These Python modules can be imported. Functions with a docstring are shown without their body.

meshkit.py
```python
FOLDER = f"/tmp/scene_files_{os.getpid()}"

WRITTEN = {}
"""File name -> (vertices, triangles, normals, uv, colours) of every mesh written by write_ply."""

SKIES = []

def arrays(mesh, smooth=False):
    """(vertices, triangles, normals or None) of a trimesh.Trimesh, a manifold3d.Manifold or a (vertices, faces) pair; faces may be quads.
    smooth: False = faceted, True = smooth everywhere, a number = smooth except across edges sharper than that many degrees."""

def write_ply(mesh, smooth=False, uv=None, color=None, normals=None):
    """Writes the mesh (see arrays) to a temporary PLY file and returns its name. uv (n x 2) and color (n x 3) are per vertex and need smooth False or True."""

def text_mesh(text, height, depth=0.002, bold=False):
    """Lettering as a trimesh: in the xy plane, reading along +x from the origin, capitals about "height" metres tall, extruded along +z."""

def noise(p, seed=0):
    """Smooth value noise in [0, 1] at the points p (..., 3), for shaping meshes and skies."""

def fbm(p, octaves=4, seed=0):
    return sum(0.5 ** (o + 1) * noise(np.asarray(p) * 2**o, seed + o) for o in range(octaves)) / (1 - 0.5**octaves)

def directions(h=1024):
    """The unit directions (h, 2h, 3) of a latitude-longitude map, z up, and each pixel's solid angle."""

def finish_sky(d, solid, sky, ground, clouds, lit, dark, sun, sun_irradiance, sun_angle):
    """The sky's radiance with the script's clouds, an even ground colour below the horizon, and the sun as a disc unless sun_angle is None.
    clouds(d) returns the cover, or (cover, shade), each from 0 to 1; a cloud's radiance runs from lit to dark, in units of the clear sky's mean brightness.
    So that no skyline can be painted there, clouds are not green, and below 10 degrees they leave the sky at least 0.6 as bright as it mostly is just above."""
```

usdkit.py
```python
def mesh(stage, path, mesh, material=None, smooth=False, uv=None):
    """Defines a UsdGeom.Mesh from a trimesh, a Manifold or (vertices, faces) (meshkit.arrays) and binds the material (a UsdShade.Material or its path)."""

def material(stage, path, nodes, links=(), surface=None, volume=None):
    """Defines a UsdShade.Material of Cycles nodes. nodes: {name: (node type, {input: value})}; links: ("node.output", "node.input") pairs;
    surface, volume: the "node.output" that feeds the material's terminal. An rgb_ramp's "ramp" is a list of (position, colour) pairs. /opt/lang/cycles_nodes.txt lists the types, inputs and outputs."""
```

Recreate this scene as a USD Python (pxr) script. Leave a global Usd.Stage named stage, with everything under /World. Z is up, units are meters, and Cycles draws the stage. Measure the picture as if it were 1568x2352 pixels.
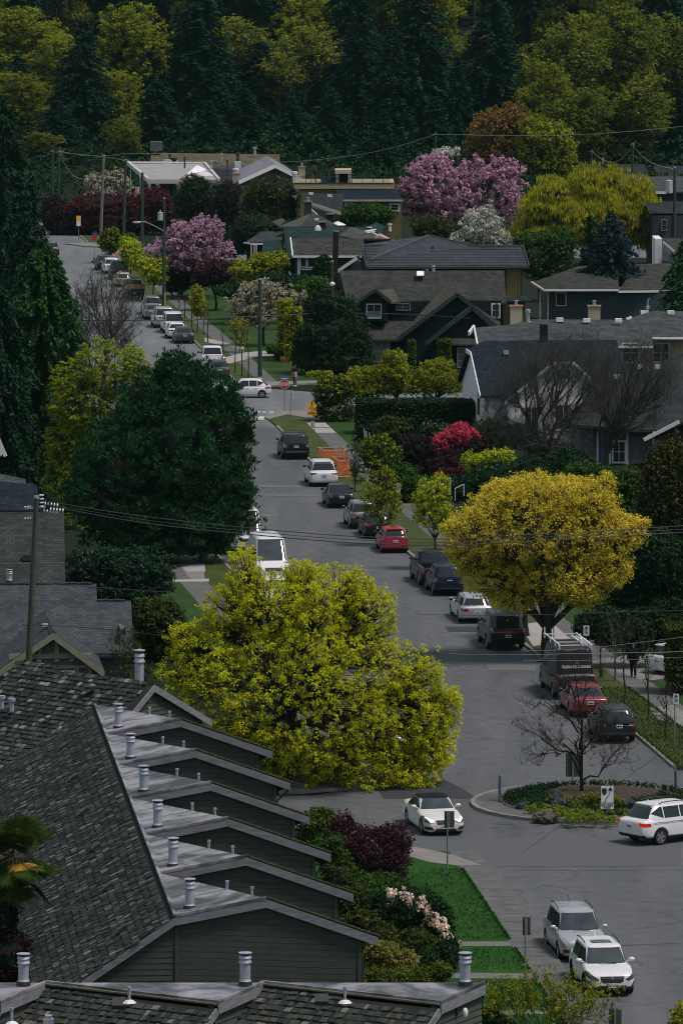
import math, numpy as np, trimesh, usdkit, meshkit
from pxr import Usd, UsdGeom, UsdLux, UsdShade, Sdf, Gf, Vt
import manifold3d as mf
from manifold3d import Manifold, CrossSection
from scipy.cluster.vq import kmeans2
from scipy.spatial import cKDTree
from shapely.geometry import Polygon, Point
import shapely

stage = Usd.Stage.CreateInMemory()
UsdGeom.SetStageUpAxis(stage, UsdGeom.Tokens.z)
UsdGeom.SetStageMetersPerUnit(stage, 1.0)
UsdGeom.Xform.Define(stage, '/World')
UsdGeom.Scope.Define(stage, '/World/Looks')
# ---------------------------------------------------------------- camera: a telephoto lens 39 m up in a tower, level, shifted down
FPX, HCAM, CXP, HYP = 13500.0, 39.0, 784.0, -200.0      # survey of the photograph: focal length, eye height, centre and horizon
PW, PH = 1568.0, 2352.0
EXPOSURE = 1.16
cam = UsdGeom.Camera.Define(stage, '/World/camera')
cam.AddTranslateOp().Set(Gf.Vec3d(0, 0, HCAM)); cam.AddRotateXOp().Set(90.0)
cam.CreateHorizontalApertureAttr(36.0); cam.CreateVerticalApertureAttr(36.0 * PH / PW)
cam.CreateFocalLengthAttr(36.0 * FPX / PW)
cam.CreateVerticalApertureOffsetAttr(-36.0 / PW * (PH / 2 - HYP))
cam.CreateClippingRangeAttr(Gf.Vec2f(1.0, 20000.0))
cam.CreateExposureAttr(EXPOSURE)
# ---------------------------------------------------------------- overcast sky and the veiled sun
SUN = np.array([0.42, -0.18, 0.89]); SUN /= np.linalg.norm(SUN)
sun = UsdLux.DistantLight.Define(stage, '/World/sun')
sun.CreateIntensityAttr(0.40); sun.CreateAngleAttr(16.0); sun.CreateNormalizeAttr(True); sun.CreateColorAttr(Gf.Vec3f(1.0, 0.90, 0.89))
_az = math.degrees(math.atan2(SUN[0], SUN[1])); _el = math.degrees(math.asin(SUN[2]))
sun.AddRotateZOp().Set(-_az); sun.AddRotateXOp().Set(_el - 90)
sky = UsdLux.DomeLight.Define(stage, '/World/sky')
skym = usdkit.material(stage, '/World/Looks/overcast_sky', {
    'tc': ('texture_coordinate', {}),
    'sky': ('sky_texture', {'sky_type': 'single_scattering', 'sun_disc': False, 'sun_elevation': math.radians(_el), 'sun_rotation': math.atan2(SUN[0], SUN[1])}),
    'n': ('noise_texture', {'scale': 2.2, 'detail': 5.0, 'roughness': 0.55}),
    'r': ('rgb_ramp', {'ramp': [(0.25, (1.85, 2.4, 2.45)), (0.75, (4.05, 4.7, 4.8))]}),
    'm': ('mix_color', {'fac': 0.72}),
    'bg': ('background_shader', {'strength': 0.052})},
    [('tc.generated', 'n.vector'), ('n.fac', 'r.fac'), ('sky.color', 'm.a'), ('r.color', 'm.b'), ('m.result', 'bg.color')], surface='bg.background')
UsdShade.MaterialBindingAPI.Apply(sky.GetPrim()).Bind(skym)
sky.GetPrim().SetCustomDataByKey('kind', 'structure')

# ---------------------------------------------------------------- survey helpers: photograph (1568 wide) <-> metres
def G(px, py, z=0.0):
    Y = FPX * (HCAM - z) / (py - HYP); return np.array([(px - CXP) * Y / FPX, Y, z])
def P(px, py, Y): return np.array([(px - CXP) * Y / FPX, Y, HCAM - (py - HYP) * Y / FPX])
def S(Y): return FPX / Y
def GY(Y): return HYP + HCAM * FPX / Y
rng = np.random.default_rng(7)
# ---------------------------------------------------------------- prims
_used, ISLAND = {}, {}
def numbered(parent, name):
    k = (parent, name); n = _used.get(k, 0); _used[k] = n + 1
    return parent + '/' + (name if n == 0 else f'{name}_{n:03d}')
def _tag(p, label=None, cat=None, group=None, kind=None):
    for k, v in (('label', label), ('category', cat), ('group', group), ('kind', kind)):
        if v: p.SetCustomDataByKey(k, v)
    return p
def path_of(x): return x if isinstance(x, str) else str(x.GetPath())
def thing(name, label, cat, loc=(0, 0, 0), rotz=0.0, group=None, scale=None):
    x = UsdGeom.Xform.Define(stage, numbered('/World', name))
    x.AddTranslateOp().Set(Gf.Vec3d(*map(float, loc))); x.AddRotateZOp().Set(float(rotz))
    if scale is not None: x.AddScaleOp().Set(Gf.Vec3f(*map(float, scale)))
    return _tag(x.GetPrim(), label, cat, group)
def node(name, parent, loc=(0, 0, 0), rotz=0.0):
    x = UsdGeom.Xform.Define(stage, numbered(path_of(parent), name)); x.AddTranslateOp().Set(Gf.Vec3d(*map(float, loc)))
    x.AddRotateZOp().Set(float(rotz)); return x.GetPrim()
def copy_of(first, label, loc, rotz=0.0, scale=None, group=None):
    name = first.GetName()
    x = UsdGeom.Xform.Define(stage, numbered('/World', name.rstrip('0123456789').rstrip('_')))
    p = x.GetPrim(); p.GetReferences().AddInternalReference(first.GetPath()); p.SetInstanceable(True)
    x = UsdGeom.Xformable(p); x.ClearXformOpOrder()
    x.MakeMatrixXform() if False else None
    ops = []
    m = Gf.Matrix4d(1.0); 
    S_ = Gf.Matrix4d(1.0); S_.SetScale(Gf.Vec3d(*map(float, scale or (1, 1, 1))))
    R_ = Gf.Matrix4d(1.0); R_.SetRotate(Gf.Rotation(Gf.Vec3d(0, 0, 1), float(rotz)))
    T_ = Gf.Matrix4d(1.0); T_.SetTranslate(Gf.Vec3d(*map(float, loc)))
    op = x.AddTransformOp(opSuffix='place'); op.Set(S_ * R_ * T_); x.SetXformOpOrder([op])
    c = dict(first.GetCustomData())
    _tag(p, label, c.get('category'), group or c.get('group'))
    return p
def obj(name, mesh, mat, parent='/World', label=None, cat=None, group=None, kind=None, smooth=False):
    if isinstance(mesh, MB): mesh = mesh.mesh()
    m = usdkit.mesh(stage, numbered(path_of(parent), name), mesh, mat, smooth)
    k = ISLAND.get(str(mat.GetPath())) if mat is not None else None
    if k:                                       # one random tone per leaf or shake
        nv = len(m.GetPointsAttr().Get()); tn = np.repeat(rng.random(nv // k + 1), k)[:nv].astype(np.float32)
        UsdGeom.PrimvarsAPI(m).CreatePrimvar('tone', Sdf.ValueTypeNames.FloatArray, 'vertex').Set(Vt.FloatArray.FromNumpy(tn))
    return _tag(m.GetPrim(), label, cat, group, kind)

# ---------------------------------------------------------------- mesh builder
def nrm(v): v = np.asarray(v, float); return v / max(np.linalg.norm(v), 1e-12)
def earclip(p2):
    poly = Polygon(p2)
    v, f = trimesh.creation.triangulate_polygon(poly, engine='earcut')
    return v, f
class MB:
    def __init__(s): s.v, s.f, s.n = [], [], 0
    def add(s, v, f):
        v = np.asarray(v, float).reshape(-1, 3); f = np.asarray(f, int)
        if f.shape[1] == 4: f = np.vstack([f[:, [0, 1, 2]], f[:, [0, 2, 3]]])
        s.v.append(v); s.f.append(f + s.n); s.n += len(v); return s
    def mesh(s): return (np.vstack(s.v), np.vstack(s.f))
    def box(s, c, size, rot=0.0, ax=None):
        h = np.array(size, float) / 2
        q = np.array([[x, y, z] for x in (-1, 1) for y in (-1, 1) for z in (-1, 1)]) * h
        if ax is not None: q = q @ np.asarray(ax, float)
        elif rot: c_, s_ = math.cos(rot), math.sin(rot); q = q @ np.array([[c_, s_, 0], [-s_, c_, 0], [0, 0, 1]])
        return s.add(q + np.asarray(c, float), [[0, 1, 3, 2], [4, 6, 7, 5], [0, 4, 5, 1], [2, 3, 7, 6], [0, 2, 6, 4], [1, 5, 7, 3]])
    def bar(s, a, b, w, h, up=(0, 0, 1)):
        a, b = np.asarray(a, float), np.asarray(b, float); d = nrm(b - a); x = np.cross(d, up)
        x = nrm(x) if np.linalg.norm(x) > 1e-6 else np.array([1.0, 0, 0]); u = np.cross(x, d)
        return s.box((a + b) / 2, (w, np.linalg.norm(b - a), h), ax=[x, d, u])
    def prism(s, pts, vec):
        p = np.asarray(pts, float); vec = np.asarray(vec, float); n = len(p)
        nn = np.zeros(3)
        for i in range(n): nn += np.cross(p[i], p[(i + 1) % n])
        if np.linalg.norm(nn) < 1e-12: return s
        nn = nrm(nn)
        if n == 4 or n == 3: tri = [[0, 1, 2]] + ([[0, 2, 3]] if n == 4 else []); 
        else:
            a = nrm(p[1] - p[0]); b = np.cross(nn, a); p2 = np.stack([(p - p[0]) @ a, (p - p[0]) @ b], 1)
            _, tri = _earcut(p2)
        tri = np.asarray(tri)
        flip = np.dot(nn, vec) > 0
        top, bot = (tri[:, ::-1], tri + n) if flip else (tri, tri[:, ::-1] + n)
        side = []
        for i in range(n):
            j = (i + 1) % n; q = [i, j, j + n, i + n] if flip else [j, i, i + n, j + n]
            side += [[q[0], q[1], q[2]], [q[0], q[2], q[3]]]
        return s.add(np.vstack([p, p + vec]), np.vstack([top, bot, side]))
    def tube(s, pts, r, k=8, cap=True):
        p = np.asarray(pts, float); n = len(p); r = np.broadcast_to(np.asarray(r, float), (n,))
        t = np.gradient(p, axis=0); t /= np.maximum(np.linalg.norm(t, axis=1, keepdims=True), 1e-9)
        ref = np.array([0, 0, 1.0]) if abs(t[0, 2]) < .9 else np.array([1.0, 0, 0])
        x = np.cross(t, ref); x /= np.maximum(np.linalg.norm(x, axis=1, keepdims=True), 1e-9); y = np.cross(t, x)
        a = np.arange(k) * 2 * np.pi / k
        v = p[:, None] + r[:, None, None] * (np.cos(a)[None, :, None] * x[:, None] + np.sin(a)[None, :, None] * y[:, None])
        i = np.arange(n - 1)[:, None] * k; j = np.arange(k)[None]; j2 = (j + 1) % k
        f = np.stack([i + j, i + k + j, i + k + j2, i + j2], -1).reshape(-1, 4)
        s.add(v.reshape(-1, 3), f)
        if cap:
            for e in (0, n - 1):
                vv = v[e]; c = len(vv); ff = [[c, q, (q + 1) % k] if e == 0 else [c, (q + 1) % k, q] for q in range(k)]
                s.add(np.vstack([vv, p[e]]), ff)
        return s
    def lathe(s, prof, c=(0, 0, 0), k=16, axis='z'):
        pr = np.asarray(prof, float); a = np.arange(k) * 2 * np.pi / k; n = len(pr)
        v = np.stack([pr[:, None, 0] * np.cos(a), pr[:, None, 0] * np.sin(a), np.repeat(pr[:, 1:2], k, 1)], -1)
        if axis == 'x': v = v[..., [2, 0, 1]]
        if axis == 'y': v = v[..., [1, 2, 0]]
        i = np.arange(n - 1)[:, None] * k; j = np.arange(k)[None]; j2 = (j + 1) % k
        f = np.stack([i + j, i + j2, i + k + j2, i + k + j], -1).reshape(-1, 4)
        return s.add(v.reshape(-1, 3) + np.asarray(c, float), f)
    def ball(s, c, r, sub=1, noise=0.0, seed=0):
        m = trimesh.creation.icosphere(sub, 1.0); v = np.array(m.vertices)
        if noise: v = v * (1 + noise * (meshkit.fbm(v * 1.7 + seed * 7.3, 3, seed)[:, None] - .5) * 2)
        return s.add(v * np.asarray(r, float) + np.asarray(c, float), m.faces)
    def manifold(s, m):
        q = m.to_mesh(); return s.add(np.asarray(q.vert_properties)[:, :3], np.asarray(q.tri_verts))
    def trans(s, fn): s.v = [fn(v) for v in s.v]; return s
def _earcut(p2):
    import mapbox_earcut as me
    t = me.triangulate_float64(np.asarray(p2, float), np.array([len(p2)], np.uint32)).reshape(-1, 3)
    a = np.cross(p2[t[:, 1]] - p2[t[:, 0]], p2[t[:, 2]] - p2[t[:, 0]])
    t = t.copy(); t[a < 0] = t[a < 0][:, ::-1]
    return p2, t
def to_man(v, f):
    m = Manifold(mf.Mesh(np.asarray(v, np.float32), np.asarray(f, np.uint32)))
    return m
# ---------------------------------------------------------------- materials (all procedural)
LK = '/World/Looks/'
_mats = {}
def mat(name, nodes, links, surface):
    if name not in _mats: _mats[name] = usdkit.material(stage, LK + name, nodes, links, surface=surface)
    return _mats[name]
def plain(name, c, rough=0.7, metal=0.0, var=0.25, scale=3.0, coat=0.0, spec=0.5, stretch=None, bump=0.0):
    if rough >= .8: spec = .08
    c = np.asarray(c, float)
    n = {'g': ('geometry', {}), 'n': ('noise_texture', {'scale': scale, 'detail': 5.0, 'roughness': 0.6}),
         'r': ('rgb_ramp', {'ramp': [(0.3, tuple(c * (1 - var))), (0.7, tuple(c * (1 + var)))]}),
         'p': ('principled_bsdf', {'roughness': rough, 'metallic': metal, 'coat_weight': coat, 'specular_ior_level': spec})}
    l = [('n.fac', 'r.fac'), ('r.color', 'p.base_color')]
    if stretch is not None:
        n['mp'] = ('mapping', {'scale': stretch}); l += [('g.position', 'mp.vector'), ('mp.vector', 'n.vector')]
    else: l += [('g.position', 'n.vector')]
    if bump:
        n['b'] = ('bump', {'strength': bump, 'distance': 0.02}); l += [('n.fac', 'b.height'), ('b.normal', 'p.normal')]
    return mat(name, n, l, 'p.BSDF')
def paint(name, c, metal=0.0, rough=0.32, dirt=0.12):
    c = np.asarray(c, float)
    return mat(name, {'g': ('geometry', {}), 'n': ('noise_texture', {'scale': 1.6, 'detail': 4.0}),
        'r': ('rgb_ramp', {'ramp': [(0.35, tuple(c * (1 - dirt))), (0.7, tuple(c))]}),
        'p': ('principled_bsdf', {'roughness': rough, 'metallic': metal, 'coat_weight': 0.5 if max(c) > .1 else .15, 'coat_roughness': 0.08, 'specular_ior_level': .5 if max(c) > .1 else .25})},
        [('g.position', 'n.vector'), ('n.fac', 'r.fac'), ('r.color', 'p.base_color')], 'p.BSDF')
def emit(name, c, strength):
    return mat(name, {'e': ('emission', {'color': c, 'strength': strength})}, [], 'e.emission')
def courses(name, c1, c2, mortar, bw, bh, vs=1.0, msize=0.012, rough=0.85, moss=None, mfac=0.4, noise=0.35):
    """Rows of shingles, tiles, boards or bricks on any plane: u runs along the horizontal, v up."""
    c1, c2, mortar = (tuple(np.array([.60, .66, .64]) * c) for c in (c1, c2, mortar))
    n = {'g': ('geometry', {}), 'cr': ('vector_math', {'math_type': 'cross_product', 'vector2': (0, 0, 1)}), 'no': ('vector_math', {'math_type': 'normalize'}),
         'dt': ('vector_math', {'math_type': 'dot_product'}), 'sx': ('separate_xyz', {}), 'vz': ('math', {'math_type': 'multiply', 'value2': vs}),
         'cb': ('combine_xyz', {}), 'br': ('brick_texture', {'color1': c1, 'color2': c2, 'mortar': mortar, 'scale': 1.0, 'mortar_size': msize, 'mortar_smooth': 0.4, 'brick_width': bw, 'row_height': bh, 'bias': 0.0}),
         'n': ('noise_texture', {'scale': 0.9, 'detail': 6.0, 'roughness': 0.65}), 'r': ('rgb_ramp', {'ramp': [(0.3, (1 - noise,) * 3), (0.7, (1 + noise * .6,) * 3)]}),
         'm': ('mix_color', {'blend_type': 'multiply', 'fac': 1.0, 'use_clamp': False}), 'b': ('bump', {'strength': 0.5, 'distance': 0.03}),
         'p': ('principled_bsdf', {'roughness': rough, 'specular_ior_level': 0.3 if rough < .6 else .06})}
    l = [('g.true_normal', 'cr.vector1'), ('cr.vector', 'no.vector1'), ('no.vector', 'dt.vector1'), ('g.position', 'dt.vector2'), ('g.position', 'sx.vector'),
         ('sx.z', 'vz.value1'), ('dt.value', 'cb.x'), ('vz.value', 'cb.y'), ('cb.vector', 'br.vector'), ('g.position', 'n.vector'), ('n.fac', 'r.fac'),
         ('br.color', 'm.a'), ('r.color', 'm.b'), ('br.fac', 'b.height'), ('b.normal', 'p.normal')]
    n['b'][1]['invert'] = True
    src = 'm.result'
    if moss is not None:
        n['n2'] = ('noise_texture', {'scale': 1.7, 'detail': 5.0}); n['r2'] = ('rgb_ramp', {'ramp': [(0.5, (0, 0, 0)), (0.68, (mfac,) * 3)]})
        n['m2'] = ('mix_color', {'b': moss}); l += [('g.position', 'n2.vector'), ('n2.fac', 'r2.fac'), ('r2.color', 'm2.fac'), (src, 'm2.a')]; src = 'm2.result'
    l.append((src, 'p.base_color'))
    return mat(name, n, l, 'p.BSDF')
def leafm(name, ca, cb, trans=0.35, rough=0.55, big=0.6, scale=0.8, tcol=None):
    """Leaves: each leaf its own tone between ca and cb, with broader drifts of tone over the crown."""
    ca, cb = np.asarray(ca, float), np.asarray(cb, float)
    ISLAND[LK + name] = 4
    return mat(name, {'g': ('geometry', {}), 'at': ('attribute', {'attribute': 'tone'}), 'n': ('noise_texture', {'scale': scale, 'detail': 3.0}),
        'a': ('mix_float', {'fac': big}), 's': ('map_range', {'from_min': 0.25, 'from_max': 0.75, 'clamp': True}),
        'r': ('rgb_ramp', {'ramp': [(0.0, tuple(ca)), (1.0, tuple(cb))]}),
        'p': ('principled_bsdf', {'roughness': rough, 'specular_ior_level': 0.06}), 't': ('translucent_bsdf', {}), 'mx': ('mix_closure', {'fac': trans})},
        [('g.position', 'n.vector'), ('at.fac', 'a.a'), ('n.fac', 's.value'), ('s.result', 'a.b'), ('a.result', 'r.fac'), ('r.color', 'p.base_color'),
         ('r.color', 't.color'), ('p.BSDF', 'mx.closure1'), ('t.BSDF', 'mx.closure2')], 'mx.closure')
def islandm(name, stops, rough=0.9):
    ISLAND[LK + name] = 8
    return mat(name, {'g': ('geometry', {}), 'at': ('attribute', {'attribute': 'tone'}), 'r': ('rgb_ramp', {'ramp': stops}), 'mp': ('mapping', {'scale': (1, 1, 1)}), 'n': ('noise_texture', {'scale': 14.0, 'detail': 4.0}),
        'r2': ('rgb_ramp', {'ramp': [(0.3, (.7, .7, .7)), (0.7, (1.2, 1.2, 1.2))]}), 'm': ('mix_color', {'blend_type': 'multiply', 'fac': 1.0}),
        'p': ('principled_bsdf', {'roughness': rough, 'specular_ior_level': 0.06})},
        [('at.fac', 'r.fac'), ('g.position', 'mp.vector'), ('mp.vector', 'n.vector'), ('n.fac', 'r2.fac'), ('r.color', 'm.a'), ('r2.color', 'm.b'), ('m.result', 'p.base_color')], 'p.BSDF')

def asphalt_mat(name='asphalt', k=1.0):
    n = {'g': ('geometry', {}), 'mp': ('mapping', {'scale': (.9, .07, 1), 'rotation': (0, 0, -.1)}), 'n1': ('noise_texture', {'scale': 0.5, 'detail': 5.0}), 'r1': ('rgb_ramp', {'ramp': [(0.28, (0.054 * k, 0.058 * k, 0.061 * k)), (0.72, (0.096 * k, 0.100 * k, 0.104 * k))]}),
         'n2': ('noise_texture', {'scale': 38.0, 'detail': 2.0}), 'r2': ('rgb_ramp', {'ramp': [(0.3, (0.62,) * 3), (0.55, (1.0,) * 3), (0.72, (1.45,) * 3)]}),
         'n3': ('noise_texture', {'scale': 1.4, 'detail': 6.0}), 'r3': ('rgb_ramp', {'ramp': [(0.28, (0.74,) * 3), (0.45, (.98,) * 3), (0.72, (1.12,) * 3)]}),
         'm1': ('mix_color', {'blend_type': 'multiply', 'fac': 1.0, 'use_clamp': False}), 'm2': ('mix_color', {'blend_type': 'multiply', 'fac': 1.0, 'use_clamp': False}),
         'v': ('voronoi_texture', {'feature': 'distance_to_edge', 'scale': 0.17, 'dimensions': '2D'}), 'nw': ('noise_texture', {'scale': 0.5, 'detail': 5.0}), 'mv': ('mix_vector', {'fac': 0.16}), 'vm': ('vector_math', {'math_type': 'scale', 'scale': 18.0}), 'add': ('vector_math', {'math_type': 'add'}),
         'vmm': ('vector_math', {'math_type': 'scale', 'scale': 2.6}),
         'rv': ('rgb_ramp', {'ramp': [(0.0, (0.55,) * 3), (0.006, (0.6,) * 3), (0.012, (1.0,) * 3), (1.0, (1.0,) * 3)]}), 'm3': ('mix_color', {'blend_type': 'multiply', 'fac': 0.8, 'use_clamp': False}),
         'b': ('bump', {'strength': 0.5, 'distance': 0.01}), 'p': ('principled_bsdf', {'roughness': 0.82, 'specular_ior_level': 0.35})}
    l = [('g.position', 'mp.vector'), ('mp.vector', 'n1.vector'), ('g.position', 'n2.vector'), ('g.position', 'n3.vector'), ('n1.fac', 'r1.fac'), ('n2.fac', 'r2.fac'), ('n3.fac', 'r3.fac'), ('r1.color', 'm1.a'), ('r2.color', 'm1.b'),
         ('m1.result', 'm2.a'), ('r3.color', 'm2.b'), ('g.position', 'nw.vector'), ('nw.color', 'vmm.vector1'), ('g.position', 'add.vector1'), ('vmm.vector', 'add.vector2'), ('add.vector', 'v.vector'), ('v.distance', 'rv.fac'),
         ('m2.result', 'm3.a'), ('rv.color', 'm3.b'), ('m3.result', 'p.base_color'), ('n2.fac', 'b.height'), ('b.normal', 'p.normal')]
    for k in ('mv', 'vm'): n.pop(k)
    return mat(name, n, l, 'p.BSDF')
def lawn_mat(name, ca, cb, fine=26.0):
    n = {'g': ('geometry', {}), 'n1': ('noise_texture', {'scale': 0.45, 'detail': 5.0}), 'n2': ('noise_texture', {'scale': fine, 'detail': 3.0}), 'mx': ('mix_float', {'fac': 0.45}),
         'r': ('rgb_ramp', {'ramp': [(0.32, ca), (0.68, cb)]}), 'b': ('bump', {'strength': 0.8, 'distance': 0.04}), 'p': ('principled_bsdf', {'roughness': 0.9, 'specular_ior_level': 0.15})}
    return mat(name, n, [('g.position', 'n1.vector'), ('g.position', 'n2.vector'), ('n1.fac', 'mx.a'), ('n2.fac', 'mx.b'), ('mx.result', 'r.fac'), ('r.color', 'p.base_color'), ('n2.fac', 'b.height'), ('b.normal', 'p.normal')], 'p.BSDF')

ASPHALT, ASPH_FAR = asphalt_mat(), asphalt_mat('far_asphalt', 1.55)  # the far stretches get a paler tone of the same asphalt
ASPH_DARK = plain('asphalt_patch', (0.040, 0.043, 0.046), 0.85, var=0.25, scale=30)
ASPH_PALE = plain('asphalt_repair', (0.115, 0.113, 0.110), 0.85, var=0.2, scale=25)
CONC = plain('concrete', (0.17, 0.163, 0.152), 0.85, var=0.18, scale=1.2)
CONC_NEW = plain('concrete_new', (0.28, 0.265, 0.25), 0.85, var=0.1, scale=2)
CONC_OLD = plain('concrete_old', (0.098, 0.098, 0.095), 0.88, var=0.22, scale=1.5)
AGG = plain('exposed_aggregate', (0.125, 0.125, 0.118), 0.9, var=0.7, scale=26)
KERB = plain('kerb_concrete', (0.18, 0.173, 0.16), 0.85, var=0.25, scale=2.5)
LAWN = lawn_mat('lawn', (0.011, 0.030, 0.005), (0.028, 0.066, 0.010))
LAWN_VIVID = lawn_mat('lawn_vivid', (0.007, 0.036, 0.003), (0.018, 0.075, 0.006))
LAWN_DRY = lawn_mat('verge_grass', (0.018, 0.036, 0.008), (0.066, 0.082, 0.022))
SOIL = plain('undergrowth', (0.009, 0.016, 0.008), 0.95, var=0.5, scale=1.1)
MULCH = plain('bark_mulch', (0.050, 0.038, 0.026), 0.95, var=0.6, scale=14)
WHITE_LINE = plain('road_paint', (0.62, 0.62, 0.60), 0.7, var=0.2, scale=12)
MEMBRANE = mat('roof_membrane', {'g': ('geometry', {}), 'n1': ('noise_texture', {'scale': 0.55, 'detail': 6.0, 'roughness': 0.65, 'distortion': 0.6}), 'mp': ('mapping', {'scale': (1.0, 1.0, 1.0)}),
    'r1': ('rgb_ramp', {'ramp': [(0.38, (0.026, 0.034, 0.034)), (0.48, (0.10, 0.102, 0.108)), (0.55, (0.20, 0.19, 0.205)), (0.68, (0.27, 0.256, 0.275))]}), 'n2': ('noise_texture', {'scale': 22.0, 'detail': 3.0}),
    'r2': ('rgb_ramp', {'ramp': [(0.3, (0.85,) * 3), (0.7, (1.1,) * 3)]}), 'm': ('mix_color', {'blend_type': 'multiply', 'fac': 1.0, 'use_clamp': False}), 'p': ('principled_bsdf', {'roughness': 0.55})},
    [('g.position', 'mp.vector'), ('mp.vector', 'n1.vector'), ('n1.fac', 'r1.fac'), ('g.position', 'n2.vector'), ('n2.fac', 'r2.fac'), ('r1.color', 'm.a'), ('r2.color', 'm.b'), ('m.result', 'p.base_color')], 'p.BSDF')
FASCIA = plain('weathered_fascia', (0.15, 0.152, 0.165), 0.75, var=0.3, scale=2.0, stretch=(1, 1, 5))
SIDE_GREEN = plain('green_siding', (0.058, 0.067, 0.054), 0.8, var=0.16, scale=2.0, stretch=(1, 1, 6))
TRIM_GREEN = plain('green_trim', (0.058, 0.066, 0.054), 0.8, var=0.15)
GALV = plain('galvanised_pipe', (0.34, 0.34, 0.40), 0.45, metal=0.35, var=0.12, scale=4)
GALV_DARK = plain('black_metal', (0.018, 0.018, 0.020), 0.6, var=0.2)
STEEL = plain('galvanised_post', (0.20, 0.21, 0.22), 0.5, metal=0.5, var=0.15)
SHAKES = [plain('cedar_shake_' + w, c, 0.92, var=0.35, scale=9) for w, c in (('charcoal', (0.020, 0.026, 0.024)), ('grey', (0.034, 0.041, 0.037)), ('brown', (0.050, 0.050, 0.042)), ('silver', (0.11, 0.106, 0.10)), ('mossy', (0.028, 0.037, 0.023)))]
SHAKE_MIX = islandm('cedar_shakes', [(0.0, (0.014, 0.021, 0.019)), (0.5, (0.028, 0.036, 0.032)), (0.78, (0.045, 0.050, 0.043)), (0.92, (0.080, 0.080, 0.073)), (1.0, (0.19, 0.178, 0.17))])
SHAKE_UNDER = plain('roof_underlay', (0.020, 0.021, 0.020), 0.95)
GLASS_DARK = mat('tinted_glass', {'p': ('principled_bsdf', {'base_color': (0.012, 0.016, 0.020), 'roughness': 0.06, 'specular_ior_level': 0.6})}, [], 'p.BSDF')
GLASS_SCREEN = mat('windscreen_glass', {'g': ('geometry', {}), 'n': ('noise_texture', {'scale': 1.2}), 'r': ('rgb_ramp', {'ramp': [(0.3, (0.020, 0.026, 0.030)), (0.7, (0.045, 0.055, 0.062))]}), 'p': ('principled_bsdf', {'roughness': 0.05, 'specular_ior_level': 0.65})}, [('g.position', 'n.vector'), ('n.fac', 'r.fac'), ('r.color', 'p.base_color')], 'p.BSDF')
PANE = mat('window_pane', {'p': ('principled_bsdf', {'base_color': (0.022, 0.028, 0.032), 'roughness': 0.05, 'specular_ior_level': 0.6})}, [], 'p.BSDF')
PANE_PALE = mat('window_blind', {'p': ('principled_bsdf', {'base_color': (0.16, 0.17, 0.18), 'roughness': 0.1, 'specular_ior_level': 0.6})}, [], 'p.BSDF')
TYRE = plain('tyre_rubber', (0.014, 0.014, 0.015), 0.9, var=0.2)
RIM = plain('alloy_rim', (0.30, 0.30, 0.31), 0.35, metal=0.7, var=0.1)
RIM_DARK = plain('dark_rim', (0.06, 0.06, 0.065), 0.4, metal=0.5, var=0.1)
BLACKP = plain('black_plastic', (0.016, 0.017, 0.018), 0.65, var=0.2)
CHROME = plain('chrome', (0.55, 0.55, 0.56), 0.18, metal=1.0, var=0.05)
TAIL = mat('tail_lens', {'p': ('principled_bsdf', {'base_color': (0.16, 0.012, 0.012), 'roughness': 0.15, 'coat_weight': 0.8})}, [], 'p.BSDF')
TAIL_LIT = emit('brake_light', (1.0, 0.04, 0.02), 0.2)
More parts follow.
